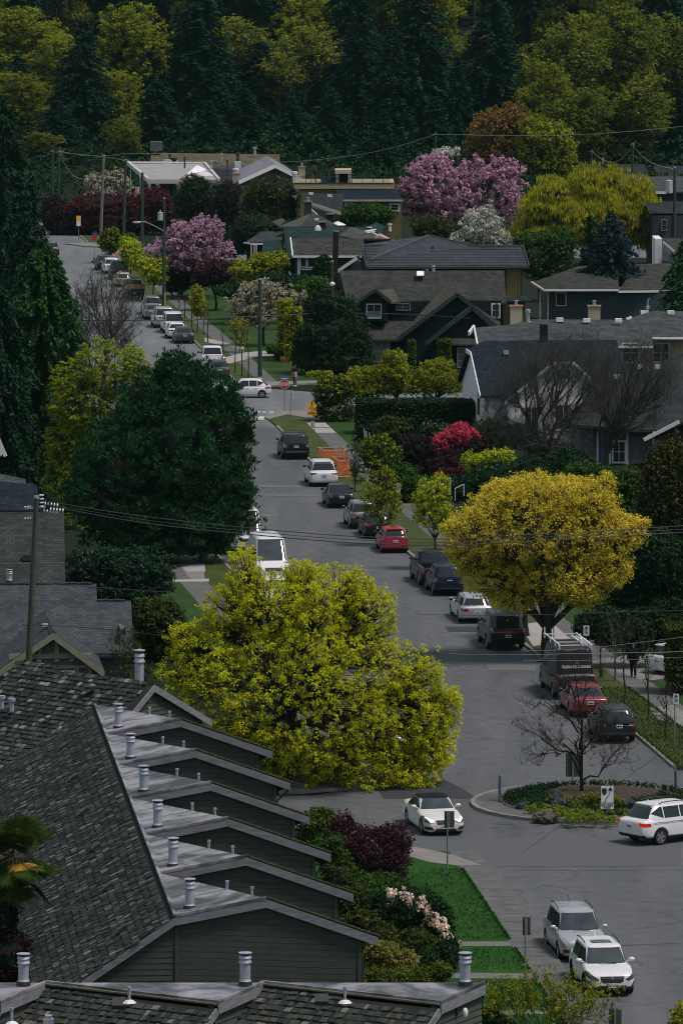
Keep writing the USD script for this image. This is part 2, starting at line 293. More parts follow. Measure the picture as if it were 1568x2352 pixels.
LAMP = mat('headlamp_lens', {'p': ('principled_bsdf', {'base_color': (0.28, 0.29, 0.30), 'roughness': 0.08, 'metallic': 0.3, 'coat_weight': 1.0})}, [], 'p.BSDF')
LAMP_DARK = mat('smoked_headlamp', {'p': ('principled_bsdf', {'base_color': (0.02, 0.02, 0.022), 'roughness': 0.08, 'coat_weight': 1.0})}, [], 'p.BSDF')
LAMP_LIT = emit('lit_headlamp', (1.0, 0.93, 0.80), 0.8)
AMBER = mat('amber_lens', {'p': ('principled_bsdf', {'base_color': (0.55, 0.16, 0.02), 'roughness': 0.15, 'coat_weight': 0.8})}, [], 'p.BSDF')
PLATE = plain('licence_plate', (0.50, 0.52, 0.58), 0.5, var=0.05)
PLATE_INK = plain('plate_ink', (0.03, 0.05, 0.18), 0.6, var=0.05)
BARK = plain('bark', (0.040, 0.036, 0.030), 0.95, var=0.35, scale=4, stretch=(3, 3, .7))
BARK_MOSS = plain('mossy_bark', (0.040, 0.044, 0.024), 0.95, var=0.4, scale=4)
BARK_GREY = plain('grey_bark', (0.075, 0.072, 0.066), 0.95, var=0.3, scale=4)
POLE_WOOD = plain('pole_wood', (0.060, 0.066, 0.050), 0.92, var=0.3, scale=2.5, stretch=(5, 5, .5))
POLE_PALE = plain('pole_wood_pale', (0.15, 0.135, 0.115), 0.92, var=0.25, scale=2.5, stretch=(5, 5, .5))
POLE_GREEN = plain('pole_wood_green', (0.038, 0.056, 0.044), 0.85, var=0.2, scale=2.5, stretch=(5, 5, .5))
WIRE = plain('cable_sheath', (0.014, 0.015, 0.016), 0.7, var=0.1)
WIRE_PALE = plain('bare_cable', (0.22, 0.22, 0.22), 0.5, var=0.1)
SIGN_BACK = plain('sign_back', (0.060, 0.066, 0.066), 0.6, metal=0.4, var=0.15)
SIGN_WHITE = plain('sign_white', (0.66, 0.66, 0.68), 0.5, var=0.05)
SIGN_BLACK = plain('sign_black', (0.012, 0.012, 0.012), 0.6, var=0.05)
SIGN_RED = plain('sign_red', (0.42, 0.018, 0.020), 0.5, var=0.08)
SIGN_YELLOW = plain('sign_yellow', (0.85, 0.42, 0.015), 0.5, var=0.05)
SIGN_BLUE = plain('sign_blue', (0.03, 0.08, 0.38), 0.5, var=0.05)
SIGN_GREEN = plain('sign_green', (0.02, 0.16, 0.06), 0.5, var=0.05)
WHITE_TRIM = plain('white_trim', (0.58, 0.57, 0.58), 0.6, var=0.08)
# ---------------------------------------------------------------- the ground: flat town, wooded hillside behind
def hill(x, y):
    t = np.clip((y - 790) / 260, 0, None)
    return 26 * t ** 1.15 * (0.85 + 0.3 * meshkit.noise(np.stack([x / 90, y / 90, 0 * x], -1), 3)) * (t > 0)
def ground_sheet():
    xs = np.concatenate([[-6000, -2500, -900], np.linspace(-400, 400, 41), [900, 2500, 6000]]); ys = np.concatenate([[-3000, -800, -100], np.linspace(60, 760, 15), np.linspace(800, 1300, 26), [1700, 2600, 5000, 9000]])
    X, Y = np.meshgrid(xs, ys); Z = hill(X, np.minimum(Y, 1700)); n, m = X.shape
    i = np.arange(n - 1)[:, None] * m + np.arange(m - 1)[None]
    f = np.stack([i, i + 1, i + m + 1, i + m], -1).reshape(-1, 4)
    mb = MB(); mb.add(np.stack([X, Y, Z], -1).reshape(-1, 3), f); return mb
obj('ground', ground_sheet(), SOIL, kind='structure', smooth=True)

from scipy.interpolate import PchipInterpolator
_RY = [120, 190, 210, 238, 265, 311, 357, 419, 493, 532, 592, 634, 700, 900]
_RX = [28.5, 22.2, 20.4, 17.95, 15.4, 9.9, 4.1, -2.4, -9.3, -13.2, -19.5, -23.7, -30.6, -51.5]
XR = PchipInterpolator(_RY, _RX)
RW = 11.6
def kerb_right(Y): return float(XR(Y))
def kerb_left(Y): return float(XR(Y)) - RW
def rdir(Y):
    d = float(XR.derivative()(Y)); return np.array([d, 1.0]) / math.hypot(d, 1)
def strip(f0, f1, y0, y1, z, mb=None, step=6.0):
    """A sheet between two edges (functions of the distance) from y0 to y1."""
    mb = mb or MB(); ys = np.linspace(y0, y1, max(2, int(abs(y1 - y0) / step) + 1))
    a = np.array([[f0(y), y, z] for y in ys]); b = np.array([[f1(y), y, z] for y in ys]); n = len(ys)
    i = np.arange(n - 1); return mb.add(np.vstack([a, b]), np.stack([i, i + n, i + n + 1, i + 1], -1))
def slabstrip(f0, f1, y0, y1, z0, z1, mb=None, step=6.0):
    mb = mb or MB(); ys = np.linspace(y0, y1, max(2, int(abs(y1 - y0) / step) + 1)); n = len(ys)
    A = lambda f, z: np.array([[f(y), y, z] for y in ys])
    v = np.vstack([A(f0, z0), A(f0, z1), A(f1, z1), A(f1, z0)]); i = np.arange(n - 1); fs = []
    for a, b in ((0, 1), (1, 2), (2, 3)): fs.append(np.stack([a * n + i, a * n + i + 1, b * n + i + 1, b * n + i], -1))
    fs.append(np.array([[0, n, 2 * n, 3 * n], [n - 1, 4 * n - 1, 3 * n - 1, 2 * n - 1]]))
    return mb.add(v, np.vstack(fs))
def slabpoly(pts, z0, z1, mb=None):
    p = np.array([[q[0], q[1], z0] for q in pts], float); return (mb or MB()).prism(p, (0, 0, z1 - z0))
def sheetpoly(pts, z, mb=None):
    p = np.array([[q[0], q[1]] for q in pts], float); _, t = _earcut(p); return (mb or MB()).add(np.c_[p, np.full(len(p), z)], t)
def gpoly(px): return [G(x, y)[:2] for x, y in px]
def arc(c, r, a0, a1, n=14): return [(c[0] + r * math.cos(t), c[1] + r * math.sin(t)) for t in np.radians(np.linspace(a0, a1, n))]

# the street and its crossings
obj('street', strip(kerb_left, kerb_right, 150, 446, 0.006), ASPHALT, kind='structure'); obj('street', strip(kerb_left, kerb_right, 446, 745, 0.006), ASPH_FAR, kind='structure')
c1 = np.array([kerb_right(252) - RW / 2 + .6, 255.5])
u1 = np.array([0.9957, 0.0925]); v1 = np.array([-0.0925, 0.9957])
def cross(name, Yc, half, xl, xr, slope=0.09, z=0.011, flare=6.0):
    cx = kerb_right(Yc) - RW / 2; pts = []
    L = lambda x, o: (cx + x, Yc + slope * x + o)
    e = RW / 2
    pts = [L(xl, -half), L(-e - flare, -half), L(-e, -half - flare), L(e, -half - flare), L(e + flare, -half), L(xr, -half), L(xr, half), L(e + flare, half), L(e, half + flare), L(-e, half + flare), L(-e - flare, half), L(xl, half)]
    return obj(name, sheetpoly(pts, z), ASPHALT if Yc < 300 else ASPH_FAR, kind='structure')
cross('cross_street', 254.5, 6.2, -60, 60)
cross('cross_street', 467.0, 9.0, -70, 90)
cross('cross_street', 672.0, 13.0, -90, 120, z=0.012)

# kerbs, verges, pavements and lawns along the street
def side(y0, y1, s, verge, walk, lawn, lm=LAWN, vm=LAWN_DRY, wm=CONC_OLD):
    base = kerb_right if s > 0 else kerb_left
    E = lambda d: (lambda y: base(y) + s * d)
    def S_(name, d0, d1, z, m):
        a, b = (E(d0), E(d1)) if s > 0 else (E(d1), E(d0)); obj(name, slabstrip(a, b, y0, y1, -0.05, z), m, kind='structure')
    S_('kerb', 0.0, 0.18, 0.13, KERB)
    d = 0.18
    if verge: S_('verge', d, d + verge, 0.12, vm); d += verge
    if walk: S_('pavement', d, d + walk, 0.128, wm); d += walk
    if lawn: S_('lawn', d, d + lawn, 0.12, lm)
side(268, 446, 1, 2.3, 1.5, 2.6)
side(487, 650, 1, 1.75, 1.5, 7.0)
side(690, 735, 1, 1.2, 1.5, 3)
side(268, 446, -1, 2.0, 1.6, 3.0)
side(487, 650, -1, 2.0, 1.5, 3.0)
# near left block: pavement right on the kerb, vivid lawn, two aggregate paths crossing it
KL = lambda d: (lambda y: kerb_left(y) - d)
obj('kerb', slabstrip(KL(.18), KL(0), 150, 240.5, -.05, .13), CONC_OLD, kind='structure')
pv = obj('pavement', slabstrip(KL(1.42), KL(.18), 150, 243.5, -.05, .128), CONC_OLD, kind='structure')
obj('lawn', slabstrip(KL(5.2), KL(1.42), 150, 243.5, -.05, .12), LAWN_VIVID, kind='structure')
jm = MB()
for y in np.arange(196, 243, 1.9): jm.add([[kerb_left(y) - 1.42, y, .1325], [kerb_left(y) - .18, y, .1325], [kerb_left(y) - .18, y + .03, .1325], [kerb_left(y) - 1.42, y + .03, .1325]], [[0, 1, 2, 3]])
obj('pavement_joint', jm, CONC_NEW if False else plain('joint_dark', (0.05, 0.05, 0.048), .95), pv, kind='stuff')  # dark lines mark the slab joints
for (yl, yr, w) in ((2178, 2181, 0.95), (2251, 2257, 1.1), (2336, 2338, 0.7)):
    a = G(700, yl + 4)[1]; b = G(1200, yr)[1]
    obj('garden_path', slabpoly([(kerb_left(a) - 5.2, a), (kerb_left(b) - 1.42, b), (kerb_left(b) - 1.42, b + w), (kerb_left(a) - 5.2, a + w)], .05, .127), AGG, kind='structure')
# corner aprons of the near crossing
obj('pavement', slabpoly(gpoly([(930, 1956), (952, 1953), (1000, 1962), (1050, 1975), (1108, 1996), (1050, 1996), (985, 1988), (940, 1975)]), .02, .134), CONC, kind='structure')
obj('lawn', slabpoly(gpoly([(300, 1960), (930, 1958), (960, 1982), (1020, 1996), (900, 2260), (300, 2260)]), -.05, .10), LAWN_VIVID, kind='structure')
obj('pavement', slabpoly(gpoly([(640, 1800), (880, 1782), (950, 1781), (963, 1786), (952, 1797), (900, 1809), (690, 1824), (640, 1826)]), -.05, .12), CONC, kind='structure')
obj('lawn', slabpoly(gpoly([(560, 1700), (880, 1700), (930, 1778), (880, 1781), (640, 1799), (560, 1802)]), -.05, .115), LAWN, kind='structure')
# tone patches and repairs in the asphalt
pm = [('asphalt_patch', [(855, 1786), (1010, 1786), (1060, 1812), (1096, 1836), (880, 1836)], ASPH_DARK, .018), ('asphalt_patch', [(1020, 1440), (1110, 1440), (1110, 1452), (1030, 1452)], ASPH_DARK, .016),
      ('asphalt_patch', [(950, 1972), (1100, 1993), (1560, 1990), (1566, 1935), (1200, 1925), (930, 1930)], plain('asphalt_old', (0.085, .088, .092), .85, var=.2, scale=30), .016),
      ('asphalt_patch', [(1112, 1524), (1230, 1528), (1230, 1542), (1125, 1540)], ASPH_PALE, .016),
      ('asphalt_patch', [(560, 1113), (690, 1115), (740, 1119), (740, 1122), (560, 1118)], ASPH_PALE, .016), ('asphalt_patch', [(575, 1134), (745, 1136), (745, 1141), (575, 1139)], ASPH_PALE, .016), ('asphalt_patch', [(560, 1180), (640, 1182), (640, 1187), (560, 1185)], plain('asphalt_mid', (0.12, .12, .12), .85), .016)]
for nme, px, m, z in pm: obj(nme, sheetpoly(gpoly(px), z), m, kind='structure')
# tyre-polished joint lines across the road
seam = MB()
for (a, b, w) in (((1600, 2000), (1180, 2000), 2), ((1200, 1960), (1560, 1700), 2), ((1560, 2168), (1260, 2180), 2.2), ((1085, 1838), (1290, 1836), 2.5), ((1100, 1655), (1230, 1652), 1.6), ((900, 1404), (1060, 1400), 1.4), ((1330, 2352), (1230, 2150), 1.6), ((1568, 1808), (1180, 1814), 2)):
    p, q = G(*a), G(*b); d = nrm(q - p); nn = np.array([-d[1], d[0], 0]) * .012 * w; seam.add([p - nn + [0, 0, .022], q - nn + [0, 0, .022], q + nn + [0, 0, .022], p + nn + [0, 0, .022]], [[0, 1, 2, 3]])
obj('tar_seam', seam, plain('tar', (0.030, 0.031, 0.033), .7), kind='structure')
mk = []
for i in range(5):
    x0 = 622 + i * 20 - 2; mk.append([(x0 - 3, 946.2), (x0 + 9, 946.2), (x0 + 10, 947.8), (x0 - 2, 947.8)])
    if i > 0: mk.append([(x0 - 8, 948.6), (x0 + 4, 948.6), (x0 + 5, 950.2), (x0 - 7, 950.2)])
for x0 in (590, 602): mk.append([(x0, 946.0), (x0 + 8, 946.0), (x0 + 9, 947.5), (x0 + 1, 947.5)])
mk += [[(585, 957.5), (607, 957.5), (606, 959.2), (585, 959.2)], [(575, 962), (608, 962), (606, 964), (575, 964)], [(590, 959.6), (612, 959.4), (611, 960.6), (590, 960.8)]]
for q in mk: obj('crossing_mark', sheetpoly(gpoly(q), .026), WHITE_LINE, kind='structure', label='worn white painted crossing dash on the asphalt')
# corner at the stop sign: curved pavement and grass
obj('pavement', slabpoly(gpoly([(607, 961), (617, 953), (640, 948), (690, 946), (730, 947), (740, 962), (700, 962), (660, 955), (630, 962), (618, 966)]), -.05, .131), CONC, kind='structure')
obj('verge', slabpoly(gpoly([(618, 966), (640, 957), (672, 956), (700, 964), (716, 985), (640, 985)]), -.05, .124), LAWN_DRY, kind='structure')
obj('pavement', slabpoly(gpoly([(560, 893), (640, 887), (720, 883), (860, 880), (860, 874), (720, 877), (615, 880), (560, 884)]), -.05, .131), CONC, kind='structure')
obj('lawn', slabpoly(gpoly([(612, 880), (720, 876.5), (860, 873), (860, 800), (560, 800)]), -.05, .121), LAWN, kind='structure')
obj('lawn', slabpoly(gpoly([(735, 947), (1000, 945), (1000, 1100), (830, 1100)]), -.05, .116), LAWN, kind='structure')
# driveways across the verge (pale concrete)
for px in ([(1190, 1440), (1262, 1432), (1310, 1474), (1224, 1490)], [(1330, 1530), (1500, 1500), (1568, 1505), (1568, 1560), (1480, 1570), (1400, 1545)], [(1490, 1632), (1545, 1625), (1568, 1640), (1568, 1672), (1510, 1660)],
           [(500, 828), (566, 812), (660, 805), (660, 815), (580, 824), (520, 840)], [(470, 778), (560, 800), (560, 806), (470, 788)]):
    obj('driveway', slabpoly(gpoly(px), .05, .136), CONC if px[0][0] > 1200 else CONC_NEW, kind='structure')
for y in (985, 998, 1280, 1298): 
    b = G(784, y)[1]; obj('pavement_panel', slabstrip(lambda t: kerb_right(t) + 2.5, lambda t: kerb_right(t) + 3.96, b, b + 4.0, .1, .135), CONC_NEW, kind='structure')
# left pavement seen beyond the rhododendron
obj('pavement', slabpoly(gpoly([(392, 1270), (440, 1262), (468, 1300), (470, 1338), (440, 1338), (408, 1300)]), .05, .138), CONC, kind='structure')
obj('pavement', slabpoly(gpoly([(414, 1305), (470, 1304), (472, 1318), (430, 1318)]), .05, .142), CONC_NEW, kind='structure')
obj('pavement', slabpoly(gpoly([(395, 1337), (480, 1335), (480, 1341), (395, 1342)]), .05, .144), CONC_NEW, kind='structure')
# far pavement at the top crossing
obj('kerb', slabpoly(gpoly([(150, 561), (180, 560), (250, 558), (330, 556), (330, 566), (250, 569.5), (195, 567)]), -.05, .14), CONC, kind='structure')
obj('verge', slabpoly(gpoly([(210, 601), (226, 594), (245, 596), (262, 610), (225, 612)]), .0, .13), LAWN, kind='structure')

# ---------------------------------------------------------------- traffic circle
IC = np.array([11.35, 256.9]); 
def ring_slab(name, r0, r1, z0, z1, m, sx=1.0, sy=1.0, n=64, parent='/World', **k):
    a = np.arange(n) * 2 * np.pi / n; c, s_ = np.cos(a) * sx, np.sin(a) * sy
    R = lambda r, z: np.stack([IC[0] + r * c, IC[1] + r * s_, np.full(n, z)], -1)
    i = np.arange(n); j = (i + 1) % n; f = []
    for q in range(3): f.append(np.stack([q * n + i, q * n + j, (q + 1) * n + j, (q + 1) * n + i], -1))
    mb = MB(); mb.add(np.vstack([R(r1, z0), R(r1, z1), R(r0, z1), R(r0, z0)]), np.vstack(f)); return obj(name, mb, m, parent, **k)
ti = thing('traffic_circle', 'raised kerbed traffic circle with planted bed in the near crossing', 'traffic circle', (0, 0, 0))
ring_slab('kerb_ring', 5.50, 5.72, 0, .155, KERB, parent=ti); ring_slab('apron', 4.35, 5.50, 0, .16, CONC_OLD, parent=ti)
ring_slab('inner_edge', 4.25, 4.35, 0, .20, KERB, parent=ti)
def bed():
    n = 48; rs = np.linspace(0, 4.25, 8); mb = MB(); v = []; a = np.arange(n) * 2 * np.pi / n
    for r in rs: v.append(np.stack([IC[0] + r * np.cos(a), IC[1] + r * np.sin(a), .2 + .45 * (1 - (r / 4.25) ** 2) + 0 * a], -1))
    v = np.vstack(v); v[:, 2] += .05 * (meshkit.fbm(v * 2) - .5); i = np.arange(n); j = (i + 1) % n; f = []
    for q in range(7): f.append(np.stack([q * n + i, (q + 1) * n + i, (q + 1) * n + j, q * n + j], -1))
    return mb.add(v, np.vstack(f))
obj('planting_bed', bed(), MULCH, ti, smooth=True)
def bed_z(x, y): r = math.hypot(x - IC[0], y - IC[1]); return .2 + .45 * max(0, 1 - (r / 4.25) ** 2)
def on_bed(px, py):
    p = G(px, py, .4); z = bed_z(p[0], p[1]); p = G(px, py, z); return p
STONE = plain('basalt_boulder', (0.042, 0.046, 0.050), .9, var=.4, scale=3, bump=.6); STONE_B = plain('brown_boulder', (0.090, 0.076, 0.062), .9, var=.35, scale=3, bump=.6)
for px, py, r, rz, m, lb in ((1205, 1856, .42, .26, STONE, 'low dark boulder at the back left of the circle bed'), (1283, 1850, .56, .48, STONE, 'tallest black angular boulder in the circle bed'), (1252, 1880, .60, .34, STONE_B, 'brown rounded boulder at the front of the circle bed'), (1402, 1838, .30, .42, STONE_B, 'mossy boulder behind the keep right sign'), (1440, 1852, .4, .3, STONE, 'small dark boulder right of the keep right sign')):
    p = on_bed(px, py); mb = MB(); mb.ball((0, 0, rz * .55), (r, r * .8, rz), 3, .55, seed=px); o = thing('boulder', lb, 'boulder', p + [0, 0, -.15], px % 90); obj('stone', mb, m, o)
# manholes
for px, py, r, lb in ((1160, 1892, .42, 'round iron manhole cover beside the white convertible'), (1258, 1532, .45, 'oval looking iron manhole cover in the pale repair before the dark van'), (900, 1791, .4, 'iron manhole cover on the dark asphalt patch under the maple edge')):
    p = G(px, py); o = thing('manhole_cover', lb, 'manhole', p + [0, 0, .02]); mb = MB(); mb.lathe([(0.001, .012), (r, .012), (r, 0), (r * .99, -.01)], k=24); obj('lid', mb, plain('cast_iron', (.06, .06, .062), .6, metal=.4), o); mb = MB(); mb.lathe([(r + .03, -.01), (r + .09, .01), (r + .03, .01)], k=24); obj('frame', mb, CONC, o)
# ---------------------------------------------------------------- buildings
def slab(parent, name, pts, m, t=.18, label=None): return obj(name, MB().prism(np.array(pts, float), (0, 0, -t)), m, parent, label=label)
def PP(*q): return [P(*a) for a in q]
class Frame:
    """A building's own axes: x along its front, y away from the camera, z up."""
    def __init__(s, o, deg): s.o = np.array([o[0], o[1], 0.0]); s.deg = deg; a = math.radians(deg); s.u = np.array([math.cos(a), math.sin(a), 0]); s.v = np.array([-math.sin(a), math.cos(a), 0])
    def q(s, px, py, d=0.0):                   # the point at depth d seen at a pixel
        r = np.array([(px - CXP) / FPX, 1.0, -(py - HYP) / FPX]); c = np.array([0, 0, HCAM]); t = (d - s.v @ (c - s.o)) / (s.v @ r); w = c + t * r
        return np.array([s.u @ (w - s.o), d, w[2]])
    def plane(s, px, py, d0, z0, sl):           # the point on a roof plane z = z0 + sl*(y-d0)
        r = np.array([(px - CXP) / FPX, 1.0, -(py - HYP) / FPX]); c = np.array([0, 0, HCAM]); n = np.array([0, 0, 1.0]) - sl * s.v
        k = z0 - sl * d0; t = (k - (n @ (c - s.o))) / (n @ r); w = c + t * r
        return np.array([s.u @ (w - s.o), s.v @ (w - s.o), w[2]])
def house(name, label, cat, fr): return thing(name, label, cat, fr.o, fr.deg)
def wall(parent, pts, m, d=.2, name='wall', label=None):        # outline in x, z at depth y, going back by d
    return obj(name, MB().prism(np.array(pts, float), (0, d, 0)), m, parent, label=label)
def window(parent, x0, x1, z0, z1, y, fm, pane=PANE, nx=2, ny=2, fw=.07, label=None, side=None):
    mb = MB(); 
    def bx(a0, a1, b0, b1, p0, p1):
        if side is None: mb.box(((a0 + a1) / 2, (p0 + p1) / 2, (b0 + b1) / 2), (a1 - a0, p1 - p0, b1 - b0))
        else: mb.box((side * (p0 + p1) / 2 if False else (p0 + p1) / 2, (a0 + a1) / 2, (b0 + b1) / 2), (p1 - p0, a1 - a0, b1 - b0))
    y0, y1 = y - .07, y + .02
    bx(x0 - fw, x0, z0 - fw, z1 + fw, y0, y1); bx(x1, x1 + fw, z0 - fw, z1 + fw, y0, y1); bx(x0, x1, z1, z1 + fw, y0, y1); bx(x0, x1, z0 - fw, z0, y0 - .02, y1)
    for i in range(1, nx): c = lerp(x0, x1, i / nx); bx(c - .02, c + .02, z0, z1, y0 + .012, y1)
    for i in range(1, ny): c = lerp(z0, z1, i / ny); bx(x0, x1, c - .018, c + .018, y0 + .016, y1)
    w = obj('window', mb, fm, parent, label=label); mb = MB(); bx(x0, x1, z0, z1, y - .035, y - .012); obj('pane', mb, pane, w); return w
def lerp(a, b, t): return a + (b - a) * t
def pipe(parent, c, h=.97, r=.15, name='flue_pipe'):
    p = obj(name, MB().lathe([(r * 1.25, .06), (r * 1.02, .12), (r, .16), (r, h * .62), (r * 1.28, h * .66), (r * 1.0, h * .76), (r, h * .78), (r * 1.25, h * .80), (r * 1.0, h * .88), (.001, h * .885)], c, 18), GALV, parent, smooth=35)
    obj('cap', MB().lathe([(r * .85, h * .88), (r * .85, h * .94), (r * 1.3, h * .945), (r * 1.32, h * .965), (.001, h)], c, 18), GALV, p, smooth=35)
    obj('shadow_band', MB().lathe([(r * .9, h * .885), (r * .92, h * .94)], c, 18), GALV_DARK, p); obj('boot', MB().lathe([(r * 1.4, -.08), (r * 1.32, .07), (r * 1.0, .09)], c, 18), GALV_DARK, p); return p
def shakes(parent, poly, e, up, expo, w0, w1, nparts=0, seed=1, clip=None, name='shake'):
    """Split cedar shakes laid in courses over a roof plane, each a thin wedge with its own width, lift and tone."""
    g = np.random.default_rng(seed); poly = np.array(poly, float); e, up = nrm(e), nrm(up); o = poly[0]; n = nrm(np.cross(e, up)); n = n if n[2] > 0 else -n
    p2 = np.stack([(poly - o) @ e, (poly - o) @ up], 1); pg = Polygon(p2).buffer(.02); v0, v1 = p2[:, 1].min(), p2[:, 1].max(); u0, u1 = p2[:, 0].min(), p2[:, 0].max(); rows = []
    for v in np.arange(v0, v1, expo):
        w = g.uniform(w0, w1, int((u1 - u0) / w0) + 4); u = u0 - g.uniform(0, w1) + np.cumsum(w); k = u < u1 + w1; rows.append(np.stack([u[k], w[k], np.full(k.sum(), v)], 1))
    q = np.vstack(rows); q = q[shapely.contains_xy(pg, q[:, 0] + q[:, 1] / 2, q[:, 2] + expo * .5)]
    N = len(q); th = g.uniform(.015, .075, N) ** 1; sl = g.uniform(-.02, .02, N); gap = g.uniform(.004, .016, N); U0, U1 = q[:, 0] + gap, q[:, 0] + q[:, 1] - gap; V0 = q[:, 2] + sl; V1 = q[:, 2] + expo * g.uniform(.90, .97, N)  # short courses bare the dark underlay, standing in for the shade lines between them
    def pt(a, b, c): return o + a[:, None] * e + b[:, None] * up + c[:, None] * n
    z = np.zeros(N); tw = g.uniform(-.008, .008, N)
    V = np.stack([pt(U0, V0, z), pt(U1, V0, z), pt(U0, V0, th), pt(U1, V0, th + tw), pt(U0, V1, z), pt(U1, V1, z), pt(U0, V1, z + .006), pt(U1, V1, z + .006)], 1)
    F = np.array([[0, 1, 3], [0, 3, 2], [2, 3, 7], [2, 7, 6], [0, 2, 6], [0, 6, 4], [1, 5, 7], [1, 7, 3]])
    if np.dot(np.cross(e, up), n) < 0: F = F[:, ::-1]
    return V, F, n
def lay_shakes(parent, V, F, fr, nparts, seed=3):
    g = np.random.default_rng(seed); c = V.mean(1)
    if fr is not None: w = fr.o + c[:, :1] * fr.u + c[:, 1:2] * fr.v + c[:, 2:] * [0, 0, 1]
    else: w = c
    px, py = CXP + FPX * w[:, 0] / w[:, 1], HYP + FPX * (HCAM - w[:, 2]) / w[:, 1]; vis = (px > 0) & (px < PW) & (py < PH) & (py > 0)
    order = np.argsort(-np.where(vis, py, -1e9))[:nparts]; rest = np.ones(len(V), bool)
    for i in order:
        obj('shake', MB().add(V[i], F), SHAKES[g.choice(5, p=[.34, .30, .18, .07, .11])], parent); rest[i] = False
    R = V[rest]
    if len(R): obj('shakes', MB().add(R.reshape(-1, 3), (np.arange(len(R))[:, None, None] * 8 + F[None]).reshape(-1, 3)), SHAKE_MIX, parent, kind='stuff')
def boards(parent, poly, y, pitch, m, tilt=0.0, th=.02, thing_name='siding_board'):
    """Lap siding: one board per course, cut to the wall's outline (x, z)."""
    pg = Polygon(poly); b = pg.bounds; ca, sa = math.cos(tilt), math.sin(tilt); 
    from shapely import affinity
    pr = affinity.rotate(pg, -math.degrees(tilt), origin=(0, 0)); b = pr.bounds
    for z in np.arange(b[1], b[3], pitch):
        cell = pr.intersection(shapely.box(b[0] - 1, z, b[2] + 1, z + pitch - .012))
        for gg in getattr(cell, 'geoms', [cell]):
            if gg.is_empty or gg.geom_type != 'Polygon' or gg.area < .01: continue
            c = np.array(affinity.rotate(gg.simplify(.005), math.degrees(tilt), origin=(0, 0)).exterior.coords)[:-1]
            if len(c) < 3: continue
            p = np.stack([c[:, 0], np.full(len(c), y), c[:, 1]], 1); lowk = c[:, 1] < c[:, 1].mean(); p[lowk, 1] -= th * .6
            obj(thing_name, MB().prism(p, (0, .03, 0)), m, parent)

# ---- the green row of town houses
TF = Frame((-5.37, 190.6), 5.3); NU, UL = 6, 8.52
TR = TF.q(611, 2064); TE = TF.q(868, 2152); zr = TF.q(403, 2105)[2]
tg = TF.q(185, 2255); sl = (zr - tg[2]) / (0 - tg[0]); xg = -4.45; zg = zr + sl * xg
row = house('town_house_row', 'green sided row of stepped town houses with shake roof and grey triangular roof decks', 'town houses', TF)
lp = [(xg, 0, zg), (0, 0, zr), (0, NU * UL, zr), (xg, NU * UL, zg)]
slab(row, 'shake_roof', [(a, b, c - .02) for a, b, c in lp], SHAKE_UNDER, .16)
V, F, n = shakes(row, [(xg, -.05, zg), (xg, NU * UL, zg), (-.12, NU * UL, zr - .07), (-.12, -.05, zr - .07)], (0, 1, 0), np.array([-xg, 0, zr - zg]), .285, .10, .24, seed=5)
lay_shakes(row, V, F, TF, 300)
gm = MB(); gm.box((xg - .10, NU * UL / 2, zg - .12), (.03, NU * UL, .12)).box((xg - .02, NU * UL / 2, zg - .18), (.14, NU * UL, .03)); 
for y in np.arange(.3, NU * UL, .62): gm.bar((xg - .10, y, zg - .06), (xg + .04, y, zg - .03), .02, .02)
obj('gutter', gm, STEEL, row)
zb = lambda x, y: TR[2] + (TE[2] - TR[2]) / (TE[0] - TR[0]) * (x - TR[0]) + ((zr - (TR[2] - (TE[2] - TR[2]) / (TE[0] - TR[0]) * TR[0])) / UL) * y
